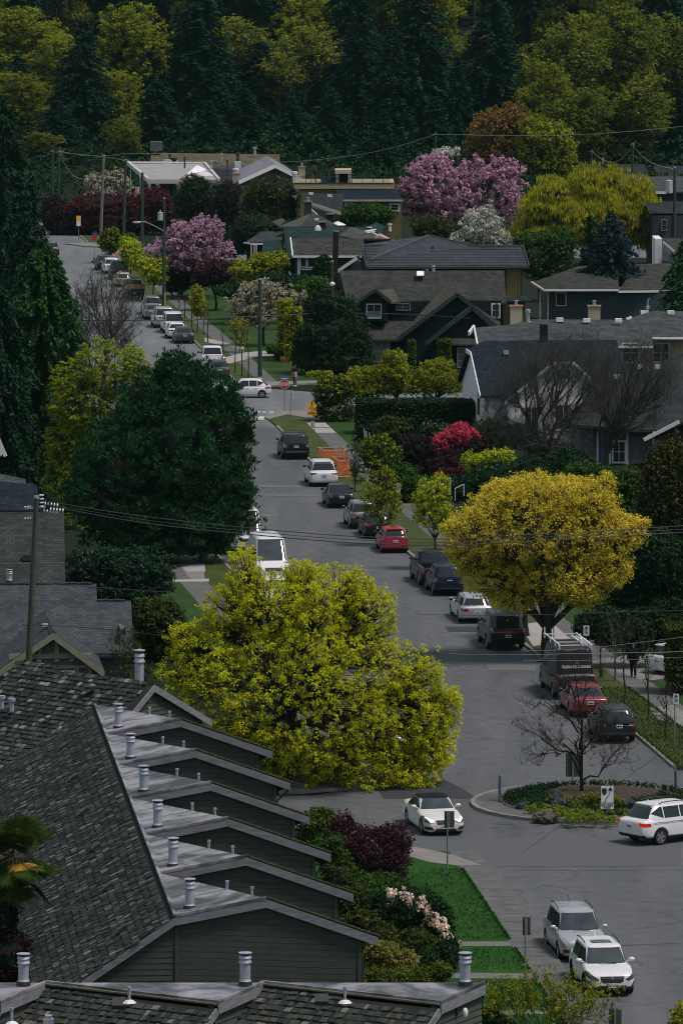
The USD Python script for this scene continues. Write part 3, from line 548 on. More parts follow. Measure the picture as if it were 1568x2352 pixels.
for k in range(NU):
    y = k * UL; T = np.array([TR[0], y, TR[2]]); B = np.array([0, y + UL, zr]); A = np.array([0, y, zr])
    slab(row, 'roof_deck', [A, T, B], MEMBRANE, .10)
    dk = obj('deck_edge', MB().bar(A + [0, -.02, .02], T + [0, -.02, .02], .10, .09).bar(A + [-.03, 0, .02], B + [-.03, 0, .02], .09, .09), MEMBRANE, row)
    for s_ in (.35, .62): obj('membrane_seam', MB().bar(lerp(A, B, s_) + [0, 0, .004], lerp(T, B, s_) + [-.05, 0, .004], .03, .012), plain('seam', (.13, .13, .14), .6), dk)
    slab(row, 'shake_back_slope', [T, (TE[0], y, TE[2]), (TE[0], y + UL, zb(TE[0], UL)), B], SHAKE_UNDER, .14)
    mo = MB(); g = np.random.default_rng(k)
    for q in np.linspace(0, 1, 60): mo.ball(lerp(T, np.array([TE[0], y, TE[2]]), q) + [0, .03, .02 + g.uniform(0, .02)], (g.uniform(.05, .10), .08, g.uniform(.02, .05)), 0)
    obj('mossy_shake_edge', mo, plain('roof_moss', (.032, .040, .018), .95, var=.5, scale=9), row, kind='stuff')
    fas = MB(); th = .05
    def fpoly(a, b, h): return [(a[0], y - .06, a[2] - .03), (b[0], y - .06, b[2] - .03), (b[0], y - .06, b[2] - h), (a[0], y - .06, a[2] - h)]
    obj('barge_board', MB().prism(fpoly((0, 0, zr), T, .30), (0, .05, 0)), FASCIA, row)
    obj('barge_board', MB().prism(fpoly(T, TE, .30), (0, .05, 0)), FASCIA, row)
    if k == 0: obj('barge_board', MB().prism(fpoly((xg, 0, zg), (0, 0, zr), .28), (0, .05, 0)), FASCIA, row)
    xw = TE[0] - .55; zt = lambda x: (zr + (TR[2] - zr) * x / TR[0]) if x < TR[0] else TR[2] + (TE[2] - TR[2]) * (x - TR[0]) / (TE[0] - TR[0])
    wl = [(0, 0), (xw, 0), (xw, zt(xw) - .12), (TR[0], TR[2] - .12), (0, zr - .12)]
    wall(row, [(a, y + .14, b) for a, b in wl], SIDE_GREEN, .15)
    lowz = 3.2
    boards(row, [(.10, lowz), (xw - .1, lowz), (xw - .1, zt(xw - .1) - .29), (TR[0], TR[2] - .29), (.10, zt(.1) - .29)], y + .125, .19, SIDE_GREEN, tilt=-.05)
    if k == 0:
        wall(row, [(xg + .5, y + .14, 0), (0, y + .14, 0), (0, y + .14, zr - .12), (xg + .5, y + .14, zg + .5 * sl - .12)], SIDE_GREEN, .15)
        boards(row, [(xg + .55, 3.2), (-.02, 3.2), (-.02, zr - .30), (xg + .55, zg + .55 * sl - .30)], y + .125, .19, SIDE_GREEN)
    obj('corner_trim', MB().box((.04, y + .10, zr / 2 - .15), (.12, .06, zr - .3)), TRIM_GREEN, row); obj('corner_trim', MB().box((xw - .04, y + .10, zt(xw) / 2 - .15), (.12, .06, zt(xw) - .3)), TRIM_GREEN, row)
    wall(row, [(xw - .15, y + .3, 0), (xw, y + .3, 0), (xw, y + .3, zb(xw, UL) - .2), (xw - .15, y + .3, zb(xw, UL) - .2)], SIDE_GREEN, UL - .3, name='street_wall')
    obj('downpipe', MB().tube([(TE[0] - .05, y + .12, TE[2] - .22), (TE[0] - .12, y + .12, TE[2] - .38), (xw + .05, y + .12, TE[2] - .72), (xw + .05, y + .12, .2)], .045, 7), BLACKP, row)
    pipe(row, (.52, y + 1.05, zr + .09), .98, .155)
    for x, yy in ((1.9, 3.2), (2.6, 1.6)): obj('vent_pipe', MB().lathe([(.045, -.3), (.045, .16), (.06, .17), (.06, .24), (.001, .25)], (x, y + yy, zb(x, yy) + .05), 8), GALV, row)
    obj('roof_vent', MB().box((-1.55, y + 3.3, zr - 1.55 * sl + .10), (.34, .5, .13), ax=[nrm((1, 0, sl)), (0, 1, 0), nrm((-sl, 0, 1))]), GALV_DARK, row)

# ---- the nearer row across the bottom of the picture
BF = Frame((0, 184.0), 0.0)
bot = house('town_house', 'nearest town house roofs at the bottom edge with three flues', 'town houses', BF)
kx = 184.0 / FPX; zb0 = HCAM - 2458 * kx; units = [(-395, 105, -1), (105, 605, 499), (605, 1112, 1010)]
sh_V = []
for (a, b, t) in units:
    A = np.array([(a - CXP) * kx, 0, zb0]); B = np.array([(b - CXP) * kx, 0, zb0]); tp = P(t, 2304, 181.2); T = np.array([tp[0], tp[1] - 184, tp[2]])
    slab(bot, 'roof_deck', [A, T, B], MEMBRANE, .10); obj('deck_edge', MB().bar(A + [0, 0, .02], T + [0, 0, .02], .10, .10).bar(T + [0, 0, .01], B + [0, 0, .01], .09, .10), MEMBRANE, bot)
    e = nrm(T - A); dn = np.array([e[1], -e[0], 0]); dn = dn if dn[1] < 0 else -dn; dn = np.array([dn[0], dn[1], -.50])
    A2, T2 = A + e * .02 + dn * .12, T + dn * .12; q = [A2 + [0, 0, -.10], T2 + [0, 0, -.10], T2 + dn * 4.5 + [0, 0, -.10], A2 + dn * 4.5 - e * 2.2 + [0, 0, -.10]]
    slab(bot, 'shake_roof', q, SHAKE_UNDER, .14)
    V, F, n = shakes(bot, [q[3], q[2], q[1], q[0]], e, -dn, .29, .14, .27, seed=int(a + 900)); sh_V.append(V)
    obj('flashing_board', MB().bar(A + dn * .06, T + dn * .06, .14, .05), plain('flashing', (.16, .135, .09), .8), bot)
    f2 = nrm(B - T); nn = np.array([f2[1], -f2[0], 0])
    obj('fascia_board', MB().prism([T + nn * .05 + [0, 0, -.06], B + nn * .05 + [0, 0, -.06], B + nn * .05 + [0, 0, -.36], T + nn * .05 + [0, 0, -.36]], -nn * .05), FASCIA, bot)
    obj('wall', MB().prism([T - nn * .12 + [0, 0, -.12], B - nn * .12 + [0, 0, -.12], [B[0] - nn[0] * .12, B[1] - nn[1] * .12, 0], [T[0] - nn[0] * .12, T[1] - nn[1] * .12, 0]], -nn * .2), SIDE_GREEN, bot)
    for i in range(12):
        z = zb0 - .40 - i * .2; a_, b_ = T - nn * .10, B - nn * .10; obj('siding_board', MB().prism([[a_[0], a_[1], z], [b_[0], b_[1], z], [b_[0] + nn[0] * .03, b_[1] + nn[1] * .03, z - .185], [a_[0] + nn[0] * .03, a_[1] + nn[1] * .03, z - .185]], -nn * .02), SIDE_GREEN, bot)
    rk = T2 + dn * 4.5; obj('barge_board', MB().bar(T + dn * .1 + [.04, 0, -.22], rk + [.04, 0, -.22], .05, .26), FASCIA, bot)
    slab(bot, 'back_slope', [A, B, B + [0, 4.5, -2.2], A + [0, 4.5, -2.2]], SHAKE_UNDER, .14)
    wall(bot, [(A[0], 4.3, 0), (B[0], 4.3, 0), (B[0], 4.3, zb0 - 2.2), (A[0], 4.3, zb0 - 2.2)], SIDE_GREEN, .2, name='back_wall')
lay_shakes(bot, np.vstack(sh_V), F, BF, 300, seed=9)
for px, h in ((54, .97), (563, 1.0), (1068, 1.0)): c = P(px, 2263 if px < 1000 else 2258, 183.6); pipe(bot, (c[0], c[1] - 184, zb0 + .05), h, .165)
for px, py in ((297, 2303), (792, 2303), (27, 2352)): c = P(px, py, 180.0); o = obj('vent_pipe', MB().lathe([(.045, -.1), (.045, .40), (.06, .41), (.06, .48), (.001, .49)], (c[0], c[1] - 184, c[2]), 10), GALV, bot); obj('flashing_collar', MB().lathe([(.22, -.02), (.14, .05), (.05, .08)], (c[0], c[1] - 184, c[2]), 7), WHITE_TRIM, o)
for px, py in ((273, 2306), (738, 2297)): c = P(px, py, 180.6); obj('roof_vent', MB().box((c[0], c[1] - 184, c[2]), (.42, .4, .16), ax=[(1, 0, 0), nrm((0, 1, .5)), nrm((0, -.5, 1))]), GALV_DARK, bot)
c = P(111, 2352, 179.6); obj('roof_vent', MB().box((c[0], c[1] - 184, c[2] + .05), (.30, .3, .2)).box((c[0], c[1] - 184, c[2] + .2), (.2, .25, .12)), GALV, bot)
c = P(1064, 2326, 182.4); o = obj('wall_lamp', MB().ball((c[0] + .05, c[1] - 184 - .1, c[2]), (.09, .09, .16), 2), WHITE_TRIM, bot, smooth=True)
for px in (1012, 1030, 1046): c = P(px, 2333 - (px - 1012) * .3, 182.4); obj('wall_vent', MB().box((c[0] + .03, c[1] - 184 - .02, c[2]), (.10, .12, .26), rot=1.0), GALV_DARK, bot)

# ---- end house of the row, ridge running off to the left
R_, Q_ = P(353, 1572, 250), P(230, 1724, 246.5); L_ = P(45, 1532, 254.0); L2 = L_ + (Q_ - R_); t = 3.9; E_ = P(484, 1652, 253.9)
end = thing('town_house', 'town house end gable beyond the row with a tall flue on its ridge', 'town houses', (0, 0, 0))
Q3 = R_ + (Q_ - R_) * 1.5; L3 = L_ + (Q_ - R_) * 1.6 + (L_ - R_) * .3; L4 = L_ + (L_ - R_) * .02
slab(end, 'shake_roof', [x + [0, 0, -.03] for x in (R_, L_, L_ + (Q_ - R_) * 1.5, Q3)], SHAKE_UNDER, .16)
V, F, n = shakes(end, [Q3, L_ + (Q_ - R_) * 1.5, L_, R_], L_ - R_, R_ - Q_, .30, .15, .28, seed=21); lay_shakes(end, V, F, None, 200, seed=4)
hh = np.array([1.7, 3.9, 0]); wn = nrm(np.array([E_[1] - R_[1], -(E_[0] - R_[0]), 0]))
slab(end, 'back_slope', [R_, E_, E_ + (L_ - R_), L_], SHAKE_UNDER, .15)
for a, b in ((Q3, R_), (R_, E_)): obj('barge_board', MB().prism([a + wn * .06 + [0, 0, -.02], b + wn * .06 + [0, 0, -.02], b + wn * .06 + [0, 0, -.32], a + wn * .06 + [0, 0, -.32]], -wn * .05), FASCIA, end)
Ei = lerp(R_, E_, .9); obj('gable_wall', MB().prism([Q3 - wn * .2 + [0, 0, -.1], R_ - wn * .2 + [0, 0, -.15], Ei - wn * .2 + [0, 0, -.1], [*(Ei - wn * .2)[:2], 0], [*(Q3 - wn * .2)[:2], 0]], -wn * .15), SIDE_GREEN, end)
for i in range(16):
    z = 2.4 + i * .2
    def xz(a, b): t_ = (z - a[2] + .28) / (b[2] - a[2]); return lerp(a, b, np.clip(t_, 0, 1)) if b[2] != a[2] else a
    a_, b_ = xz(Q3, R_), xz(Ei, R_)
    if z < R_[2] - .35:
        a_, b_ = a_ - wn * .17, b_ - wn * .17; obj('siding_board', MB().prism([[*a_[:2], z + .185], [*b_[:2], z + .185], [*(b_ + wn * .03)[:2], z], [*(a_ + wn * .03)[:2], z]], -wn * .02), SIDE_GREEN, end)
c = P(320, 1560, 251.2); pipe(end, (c[0], c[1], c[2] - .35), 1.65, .19)
for px, py in ((4, 1612), (27, 1618), (206, 1580)): c = P(px, py, 250.5); obj('roof_vent', MB().lathe([(.1, -.3), (.1, .12), (.16, .13), (.16, .26), (.001, .27)], c, 10) if px < 100 else MB().box(c, (.5, .4, .14)), GALV if px < 100 else GALV_DARK, end)

# ---- grey shingled house with the cream half timbered gable
SH_GREY = courses('grey_shingles', (.064, .072, .080), (.098, .108, .116), (.030, .034, .038), .30, .145, vs=1.9, msize=.010)
SH_GREY2 = courses('grey_shingles_worn', (.046, .052, .050), (.078, .083, .078), (.028, .032, .031), .34, .15, vs=1.4, msize=.012)
SH_NAVY = courses('navy_shingles', (.016, .024, .034), (.028, .040, .054), (.008, .012, .016), .3, .15, vs=1.8, msize=.010)
CREAM = plain('cream_trim', (.20, .185, .125), .75, var=.12); GREEN_PANEL = plain('grey_green_panel', (.095, .108, .095), .8, var=.15)
HF = Frame((-14.5, 280), 5.3)
hs = house('house', 'grey shingled house with cream half timbered gable at the left edge', 'house', HF)
ap, rb, gl, gr = HF.q(122, 1453), HF.plane(110, 1406, 0, HF.q(122, 1453)[2], 0), HF.q(-8, 1543), HF.q(240, 1541); gb = 9.0
for a, b in ((gl, ap), (ap, gr)):
    slab(hs, 'gable_roof', [a, b, (b[0], gb, b[2]), (a[0], gb, a[2])], SH_GREY, .14); obj('barge_board', MB().prism([(a[0], -.08, a[2] - .02), (b[0], -.08, b[2] - .02), (b[0], -.08, b[2] - .33), (a[0], -.08, a[2] - .33)], (0, .07, 0)), CREAM, hs)
for i in range(26): y = .1 + i * .2; obj('ridge_tile', MB().prism([(ap[0] - .16, y, ap[2] - .05), (ap[0], y, ap[2] + .10), (ap[0] + .16, y, ap[2] - .05)], (0, .17, .0)), plain('ridge_cap', (.045, .05, .055), .85), hs)
wall(hs, [(gl[0] + .4, .35, 0), (gr[0] - .4, .35, 0), (gr[0] - .4, .35, gr[2] + .1), (ap[0], .35, ap[2] - .2), (gl[0] + .4, .35, gl[2] + .1)], GREEN_PANEL, .2)
bz = HF.q(122, 1508)[2]; 
for x0, x1, z0, z1 in ((gl[0] + .6, gr[0] - .6, bz - .14, bz + .10), (gl[0] + .4, gr[0] - .4, bz - .62, bz - .46)): obj('timber_band', MB().box(((x0 + x1) / 2, .30, (z0 + z1) / 2), (x1 - x0, .12, z1 - z0)), CREAM, hs)
for px in (92, 131, 166): x = HF.q(px, 1480)[0]; obj('timber_post', MB().box((x, .30, (bz + ap[2] - .3 - abs(x - ap[0]) * .62) / 2 + .03), (.20 if px == 131 else .15, .1, max(.2, ap[2] - .3 - abs(x - ap[0]) * .62 - bz))), CREAM, hs)
for px in (50, 90, 131, 165, 200): x = HF.q(px, 1520)[0]; obj('bracket', MB().box((x, .24, bz - .22), (.22, .16, .12)), CREAM, hs)
a = HF.q(90, 1556); b = HF.q(170, 1540); window(hs, a[0], b[0], a[2] - .5, b[2] - .10, .30, WHITE_TRIM, PANE, 6, 2, .07); 
for px in (178, 208, 82, 40): x = HF.q(px, 1540)[0]; obj('timber_post', MB().box((x, .30, bz - 1.3), (.16, .1, 1.5)), CREAM, hs)
z0 = HF.q(306, 1500, 5.5)[2]; sl_ = .42; pl = lambda x, y: HF.plane(x, y, 5.5, z0, sl_)
slab(hs, 'main_roof', [pl(-60, 1500), pl(307, 1500), pl(301, 1380), pl(223, 1380), pl(221, 1341), pl(-60, 1341)], SH_GREY, .16)
rt = MB()
for a, b in ((pl(223, 1380), pl(301, 1380)), (pl(-60, 1341), pl(221, 1341))):
    L = np.linalg.norm(b - a); d = nrm(b - a)
    for i in range(int(L / .28)): obj('ridge_tile', MB().bar(a + d * i * .28 + [0, .02, .04 + .015 * (i % 2)], a + d * (i * .28 + .26) + [0, .02, .04 + .015 * (i % 2)], .26, .05), plain('ridge_cap', (.045, .05, .055), .85), hs)
a, b = pl(-60, 1500), pl(307, 1500); obj('gutter', MB().bar(a + [0, -.06, -.16], b + [0, -.06, -.16], .12, .12), BLACKP, hs)
wall(hs, [(a[0], a[1] + .6, 0), (b[0] - .4, b[1] + .6, 0), (b[0] - .4, b[1] + .6, z0 - .05), (a[0], a[1] + .6, z0 - .05)], GREEN_PANEL, .2); obj('side_wall', MB().box((b[0] - .5, b[1] + 5.5, z0 / 2 + .6), (.2, 9.6, z0 + 1.0)), GREEN_PANEL, hs)
e1 = pl(221, 1341); slab(hs, 'back_slope', [pl(-60, 1341), e1, e1 + [0, 6, -2.4], pl(-60, 1341) + [0, 6, -2.4]], SH_GREY, .16)
z1 = HF.q(150, 1339, 14.2)[2]; pu = lambda x, y: HF.plane(x, y, 14.2, z1 - .1, .55)
slab(hs, 'upper_roof', [pu(-60, 1345), pu(150, 1345), pu(147, 1176), pu(-60, 1176)], SH_GREY2, .16); e2 = pu(147, 1176); slab(hs, 'back_slope', [pu(-60, 1176), e2, e2 + [0, 5, -2.6], pu(-60, 1176) + [0, 5, -2.6]], SH_GREY2, .16)
obj('upper_wall', MB().box((e2[0] - 6.2, e2[1] - 1, (e2[2] - .9) / 2 - .6), (12, 6, e2[2] - 2.2)), GREEN_PANEL, hs)
a = pu(61, 1288); obj('roof_vent', MB().box(pu(61, 1287) + [0, 0, .15], (.42, .35, .3)), GALV_DARK, hs)
for px, py, b_ in ((22, 1338, pl), (128, 1500, None)):
    if b_: q = b_(px, py - 2); pipe(hs, q, .62, .13, 'roof_flue')
q = HF.q(104, 1437, 3.0); obj('skylight', MB().box((q[0], 3, q[2] + .02), (.25, .5, .12)), GALV, hs)
nv = thing('house', 'navy shingled roof of a second house behind the left grey house', 'house', (0, 0, 0))
slab(nv, 'roof', PP((-60, 1172, 311), (88, 1172, 312), (86, 1116, 315), (73, 1110, 315.4), (-60, 1110, 315)), SH_NAVY, .2); slab(nv, 'roof', PP((-60, 1110, 315), (73, 1110, 315.4), (73, 1130, 321), (-60, 1130, 321)), SH_NAVY, .2)
slab(nv, 'porch_roof', PP((-60, 1075, 324), (58, 1100, 322), (60, 1110, 320.5), (-60, 1100, 319)), SH_GREY, .15); w_ = P(-60, 1172, 313); w2 = P(70, 1172, 313); obj('wall', MB().box(((w_[0] + w2[0]) / 2, 317, w2[2] / 2 - .1), (w2[0] - w_[0], 6, w2[2] - .2)), GREEN_PANEL, nv)
gx = thing('house', 'pale gable end of a house cut by the left edge above the navy roof', 'house', (0, 0, 0)); obj('gable_wall', MB().prism(PP((-40, 980, 350), (3, 1048, 350), (-2, 1050, 350), (-40, 1050, 350)), (0, 4, 0)), plain('grey_clapboard', (.20, .21, .22), .8), gx); obj('barge_board', MB().bar(P(-14, 985, 349.8), P(13, 1048, 349.8), .1, .22), WHITE_TRIM, gx)
# ---------------------------------------------------------------- houses beyond the street
SH_BROWN = courses('brown_shingles', (.052, .050, .045), (.084, .080, .072), (.028, .027, .025), .34, .15, vs=1.7, msize=.012)
SH_WARM = courses('warm_shingles', (.105, .090, .078), (.145, .125, .108), (.055, .048, .042), .34, .15, vs=1.6, msize=.012)
SH_STORM = courses('storm_shingles', (.062, .066, .072), (.104, .108, .115), (.040, .042, .045), .45, .15, vs=1.7, msize=.010)
SH_DARK = courses('dark_shingles', (.030, .033, .036), (.052, .056, .058), (.018, .020, .021), .4, .15, vs=1.7, msize=.010)
SH_TEAL = courses('green_roof_shingles', (.020, .040, .040), (.034, .058, .056), (.012, .022, .022), .4, .2, vs=1.6, msize=.012)
TILE = courses('black_roof_tiles', (.032, .035, .042), (.050, .054, .064), (.012, .013, .016), .36, .36, vs=1.0, msize=.02, rough=.45)
SH_TAN = courses('tan_roof', (.125, .098, .062), (.185, .145, .095), (.085, .066, .042), .3, .2, vs=1.5, msize=.012)
DKGREEN = courses('dark_green_shingle_wall', (.020, .032, .034), (.030, .044, .045), (.010, .017, .018), .25, .2, msize=.012, noise=.2)
DK_TRIM = plain('dark_green_trim', (.014, .024, .027), .7); OLIVE = courses('olive_shingle_wall', (.062, .072, .058), (.085, .096, .078), (.036, .042, .034), .25, .2, noise=.2)
TANWALL = courses('tan_siding', (.235, .180, .085), (.260, .200, .098), (.14, .105, .05), 40, .2, noise=.15); CREAMWALL = plain('cream_stucco', (.36, .32, .24), .85, var=.08); WHITEWALL = plain('white_stucco', (.62, .58, .60), .85, var=.1, scale=1.2)
BATTEN = plain('ochre_board', (.25, .18, .075), .8, var=.12); BRICK_D = courses('dark_brick', (.05, .028, .024), (.07, .036, .03), (.035, .03, .028), .22, .07)
def flat(parent, name, q, m, t=.18, label=None): return slab(parent, name, PP(*q), m, t, label)
def front(parent, q, Y, m, d=.25, name='wall'): return obj(name, MB().prism(PP(*[(a, b, Y) for a, b in q]), (0, d, 0)), m, parent)
def mass(parent, x0, x1, ytop, Y0, Y1, m, name='wall_block', zb=0.0):
    a, b = P(x0, ytop, Y0), P(x1, ytop, Y0); obj(name, MB().box(((a[0] + b[0]) / 2, (Y0 + Y1) / 2, (a[2] + zb) / 2), (b[0] - a[0], Y1 - Y0, a[2] - zb)), m, parent)
def win(parent, x0, x1, y0, y1, Y, fm=WHITE_TRIM, pane=PANE, nx=2, ny=2, fw=.08): a, b = P(x0, y1, Y), P(x1, y0, Y); return window(parent, a[0], b[0], a[2], b[2], Y, fm, pane, nx, ny, fw)
def edge(parent, q0, q1, m, w=.08, h=.25, name='fascia_board'): return obj(name, MB().bar(P(*q0), P(*q1), w, h), m, parent)
def vent(parent, px, py, Y, h=.6, r=.09, m=GALV, name='vent_pipe'):
    c = P(px, py, Y); return obj(name, MB().lathe([(r, -.3), (r, h * .7), (r * 1.5, h * .72), (r * 1.5, h * .95), (.001, h)], c, 10), m, parent)
def chimney(parent, px, py, Y, w, h, m, pots=1, d=None):
    c = P(px, py, Y); o = obj('chimney', MB().box((c[0], c[1], c[2] + h / 2 - .4), (w, d or w, h + .8)), m, parent)
    obj('chimney_cap', MB().box((c[0], c[1], c[2] + h + .06), (w + .14, (d or w) + .14, .12)), plain('terracotta_cap', (.28, .15, .10), .8) if m in (CREAMWALL,) else CONC, o)
    for i in range(pots): obj('chimney_pot', MB().lathe([(.13, 0), (.12, .3), (.17, .32), (.17, .4), (.001, .42)], (c[0] + (i - (pots - 1) / 2) * .4, c[1], c[2] + h + .12), 10), GALV, o)
    return o
# ---- dark green craftsman house
h = thing('house', 'dark green craftsman house with brown shingle roof and two stacked gables', 'house', (0, 0, 0)); Y0, Yr = 511.5, 516.5
flat(h, 'main_roof', [(780, 621, Yr), (1157, 621, Yr + 1), (1162, 695, Y0 + 1), (822, 695, Y0), (795, 690, Y0)], SH_BROWN, .2); flat(h, 'back_slope', [(780, 621, Yr), (1157, 621, Yr + 1), (1150, 640, Yr + 6), (785, 640, Yr + 6)], SH_BROWN, .2)
mass(h, 800, 1150, 690, Y0 + .6, Y0 + 9.5, DKGREEN, 'upper_wall')
flat(h, 'lower_roof', [(830, 733, 511.8), (965, 733, 512), (952, 780, 507.4), (835, 779, 507.2)], SH_BROWN, .18); mass(h, 836, 960, 779, 508.2, 512.5, DKGREEN)
# dormer
flat(h, 'dormer_roof', [(920, 663, 516), (862, 666, 508.9), (822, 692, 508.9), (884, 690, 515)], SH_WARM, .14); flat(h, 'dormer_roof', [(920, 663, 516), (862, 666, 508.9), (898, 694, 508.9), (940, 692, 515)], SH_WARM, .14)
front(h, [(832, 690), (862, 671), (890, 691), (890, 737), (832, 737)], 509.3, DKGREEN, 3.5, 'dormer_wall'); 
for a, b in (((822, 692), (862, 666)), ((862, 666), (898, 694))): edge(h, (*a, 508.85), (*b, 508.85), DK_TRIM, .06, .28)
win(h, 843, 874, 699, 729, 509.3, WHITE_TRIM, PANE, 2, 1); a, b = P(843, 729, 509.2), P(874, 714, 509.2); obj('window_blind', MB().box(((a[0] + b[0]) / 2, 509.24, (a[2] + b[2]) / 2), (b[0] - a[0], .02, b[2] - a[2])), PANE_PALE, h)
front(h, [(900, 693), (1010, 693), (960, 735), (900, 735)], 511.6, DKGREEN, .4, 'upper_wall'); win(h, 910, 940, 698, 711, 511.5, plain('grey_trim', (.18, .19, .2), .7), PANE, 2, 2, .06)
# big gable and the smaller one before it
G1, G2 = 506.3, 504.0
flat(h, 'gable_roof', [(1022, 652, 514.5), (1050, 675, G1), (912, 780, G1), (952, 742, 511)], SH_WARM, .16); flat(h, 'gable_roof', [(1022, 652, 514.5), (1050, 675, G1), (1140, 750, G1), (1150, 740, 512)], SH_BROWN, .16)
front(h, [(1050, 683), (928, 775), (928, 830), (1130, 830), (1130, 750)], G1 + .5, DKGREEN, 5, 'gable_wall')
for a, b in (((912, 780), (1050, 675)), ((1050, 675), (1140, 750))): edge(h, (*a, G1 - .05), (*b, G1 - .05), DK_TRIM, .07, .34)
flat(h, 'gable_roof', [(1077, 701, 507), (1084, 706, G2), (977, 790, G2), (990, 775, 506.6)], SH_WARM, .16); flat(h, 'gable_roof', [(1077, 701, 508), (1084, 706, G2), (1178, 790, G2), (1180, 780, 508)], SH_BROWN, .16)
front(h, [(1084, 714), (992, 786), (992, 850), (1170, 850), (1170, 786)], G2 + .5, DKGREEN, 2.5, 'gable_wall')
for a, b in (((977, 790), (1084, 706)), ((1084, 706), (1178, 790))): edge(h, (*a, G2 - .05), (*b, G2 - .05), DK_TRIM, .07, .34)
for x, z in ((1022, 760), (1046, 742), (1000, 778)): edge(h, (x - 3, z, G2 + .2), (x + 3, z, G2 + .2), DK_TRIM, .4, .2, 'bracket')
flat(h, 'skirt_roof', [(1020, 776, 504.4), (1160, 776, 504.4), (1166, 791, 502.8), (1014, 791, 502.8)], SH_BROWN, .12)
win(h, 1052, 1085, 800, 842, 503.9, WHITE_TRIM, PANE_PALE, 2, 3, .1); win(h, 857, 893, 783, 830, 508.1, plain('pale_trim', (.42, .43, .43), .7), PANE_PALE, 2, 2, .08); win(h, 1131, 1146, 699, 727, 511.9, WHITE_TRIM, PANE, 1, 2, .12)
for x in (1140, 1163): edge(h, (x, 696, 511.6), (x, 730, 511.6), DK_TRIM, .2, .1, 'corner_trim')
a = P(965, 629, 515.6); s_ = obj('skylight', MB().box(a, (.78, .95, .12), ax=[(1, 0, 0), nrm((0, 1, .5)), nrm((0, -.5, 1))]), GALV_DARK, h); obj('skylight_pane', MB().box(a + [0, -.03, .055], (.62, .8, .05), ax=[(1, 0, 0), nrm((0, 1, .5)), nrm((0, -.5, 1))]), plain('skylight_dome', (.75, .72, .76), .3), s_)
vent(h, 995, 622, 517, .5, .13); vent(h, 980, 622, 517, .15, .1)
# ---- black tiled house behind it
h = thing('house', 'house with black glazed tile roof and ochre board wall behind the craftsman house', 'house', (0, 0, 0))
flat(h, 'tile_roof', [(836, 562, 549), (1200, 564, 551), (1214, 612, 544), (844, 613, 542)], TILE, .2); flat(h, 'tile_roof', [(836, 562, 549), (1200, 564, 551), (1200, 575, 556), (836, 575, 555)], TILE, .2)
flat(h, 'hip_roof', [(985, 540, 551), (850, 596, 544.2), (1120, 570, 550)], TILE, .12); flat(h, 'hip_roof', [(985, 540, 551), (836, 560, 550), (846, 596, 544.4)], TILE, .1); flat(h, 'hip_roof', [(985, 540, 551), (1120, 570, 550), (1110, 570, 556)], TILE, .1)
RIDGE = plain('tile_ridge', (.05, .053, .062), .5)
for a, b, y0, y1 in (((985, 540), (850, 596), 551, 544.1), ((985, 540), (1120, 570), 551, 549.9), ((836, 562), (920, 562), 549, 549.3), ((1100, 563.5), (1200, 564), 550, 551)): edge(h, (*a, y0), (*b, y1), RIDGE, .24, .14, 'ridge_tile')
for i in range(8):
    t_ = i / 8; a0, b0 = lerp(np.array([836, 562, 549.]), np.array([844, 613, 542.]), t_ + .06), lerp(np.array([1200, 564, 551.]), np.array([1214, 612, 544.]), t_ + .06); p0, p1 = P(*a0), P(*b0); obj('tile_course', MB().bar(p0 + [0, 0, .02], p1 + [0, 0, .02], .10, .05), TILE, h, kind='stuff')
edge(h, (842, 615, 541.9), (1216, 614, 543.9), BLACKP, .15, .2, 'gutter'); edge(h, (1200, 564, 550.8), (1215, 612, 543.9), BLACKP, .12, .22); edge(h, (830, 562, 549), (842, 614, 541.9), BLACKP, .12, .25)
flat(h, 'side_roof', [(1208, 580, 552), (1216, 610, 546), (1200, 612, 546), (1196, 580, 552)], TILE, .2); mass(h, 850, 1150, 617, 543.5, 553, DKGREEN, 'wall'); mass(h, 1152, 1198, 618, 544.2, 553, BATTEN, 'ochre_wall')
for x in range(1155, 1198, 6): edge(h, (x, 622, 544.1), (x, 680, 544.1), BATTEN, .06, .06, 'batten')
for x in (1152, 1160, 1197): edge(h, (x, 618, 544.05), (x, 690, 544.05), DK_TRIM, .16, .1, 'corner_trim')
flat(h, 'low_roof', [(1150, 678, 544), (1205, 678, 544), (1222, 690, 540), (1150, 690, 540)], SH_DARK, .15); mass(h, 1156, 1205, 690, 541, 546, plain('olive_board', (.095, .085, .035), .8), 'low_wall')
for px, py in ((938, 568), (958, 569), (993, 568)): c = P(px, py, 548.4); obj('roof_vent', MB().box(c, (.3, .3, .2)), GALV_DARK, h)
# ---- house with white framed dormer window and leaning brick flue
h = thing('house', 'olive house with white framed strip window and white barge boards', 'house', (0, 0, 0))
flat(h, 'roof', [(668, 547, 574), (835, 547, 575), (838, 587, 568.5), (673, 587, 568)], SH_BROWN, .2); flat(h, 'back_slope', [(668, 547, 574), (900, 547, 576), (880, 556, 581), (670, 556, 580)], SH_BROWN, .2); mass(h, 678, 830, 588, 568.8, 579, OLIVE)
edge(h, (672, 589, 567.9), (830, 589, 568.4), WHITE_TRIM, .12, .2, 'gutter'); edge(h, (667, 546, 574), (672, 588, 567.9), WHITE_TRIM, .12, .2)
win(h, 692, 702, 594, 611, 568.7, WHITE_TRIM, PANE, 1, 1, .14); win(h, 708, 731, 593, 612, 568.7, WHITE_TRIM, PANE, 1, 1, .14); win(h, 737, 746, 593, 611, 568.7, WHITE_TRIM, PANE, 1, 1, .14); edge(h, (686, 618, 568.6), (754, 618, 568.6), WHITE_TRIM, .1, .16, 'sill'); edge(h, (686, 592, 568.5), (686, 634, 568.5), WHITE_TRIM, .28, .3, 'corner_post')
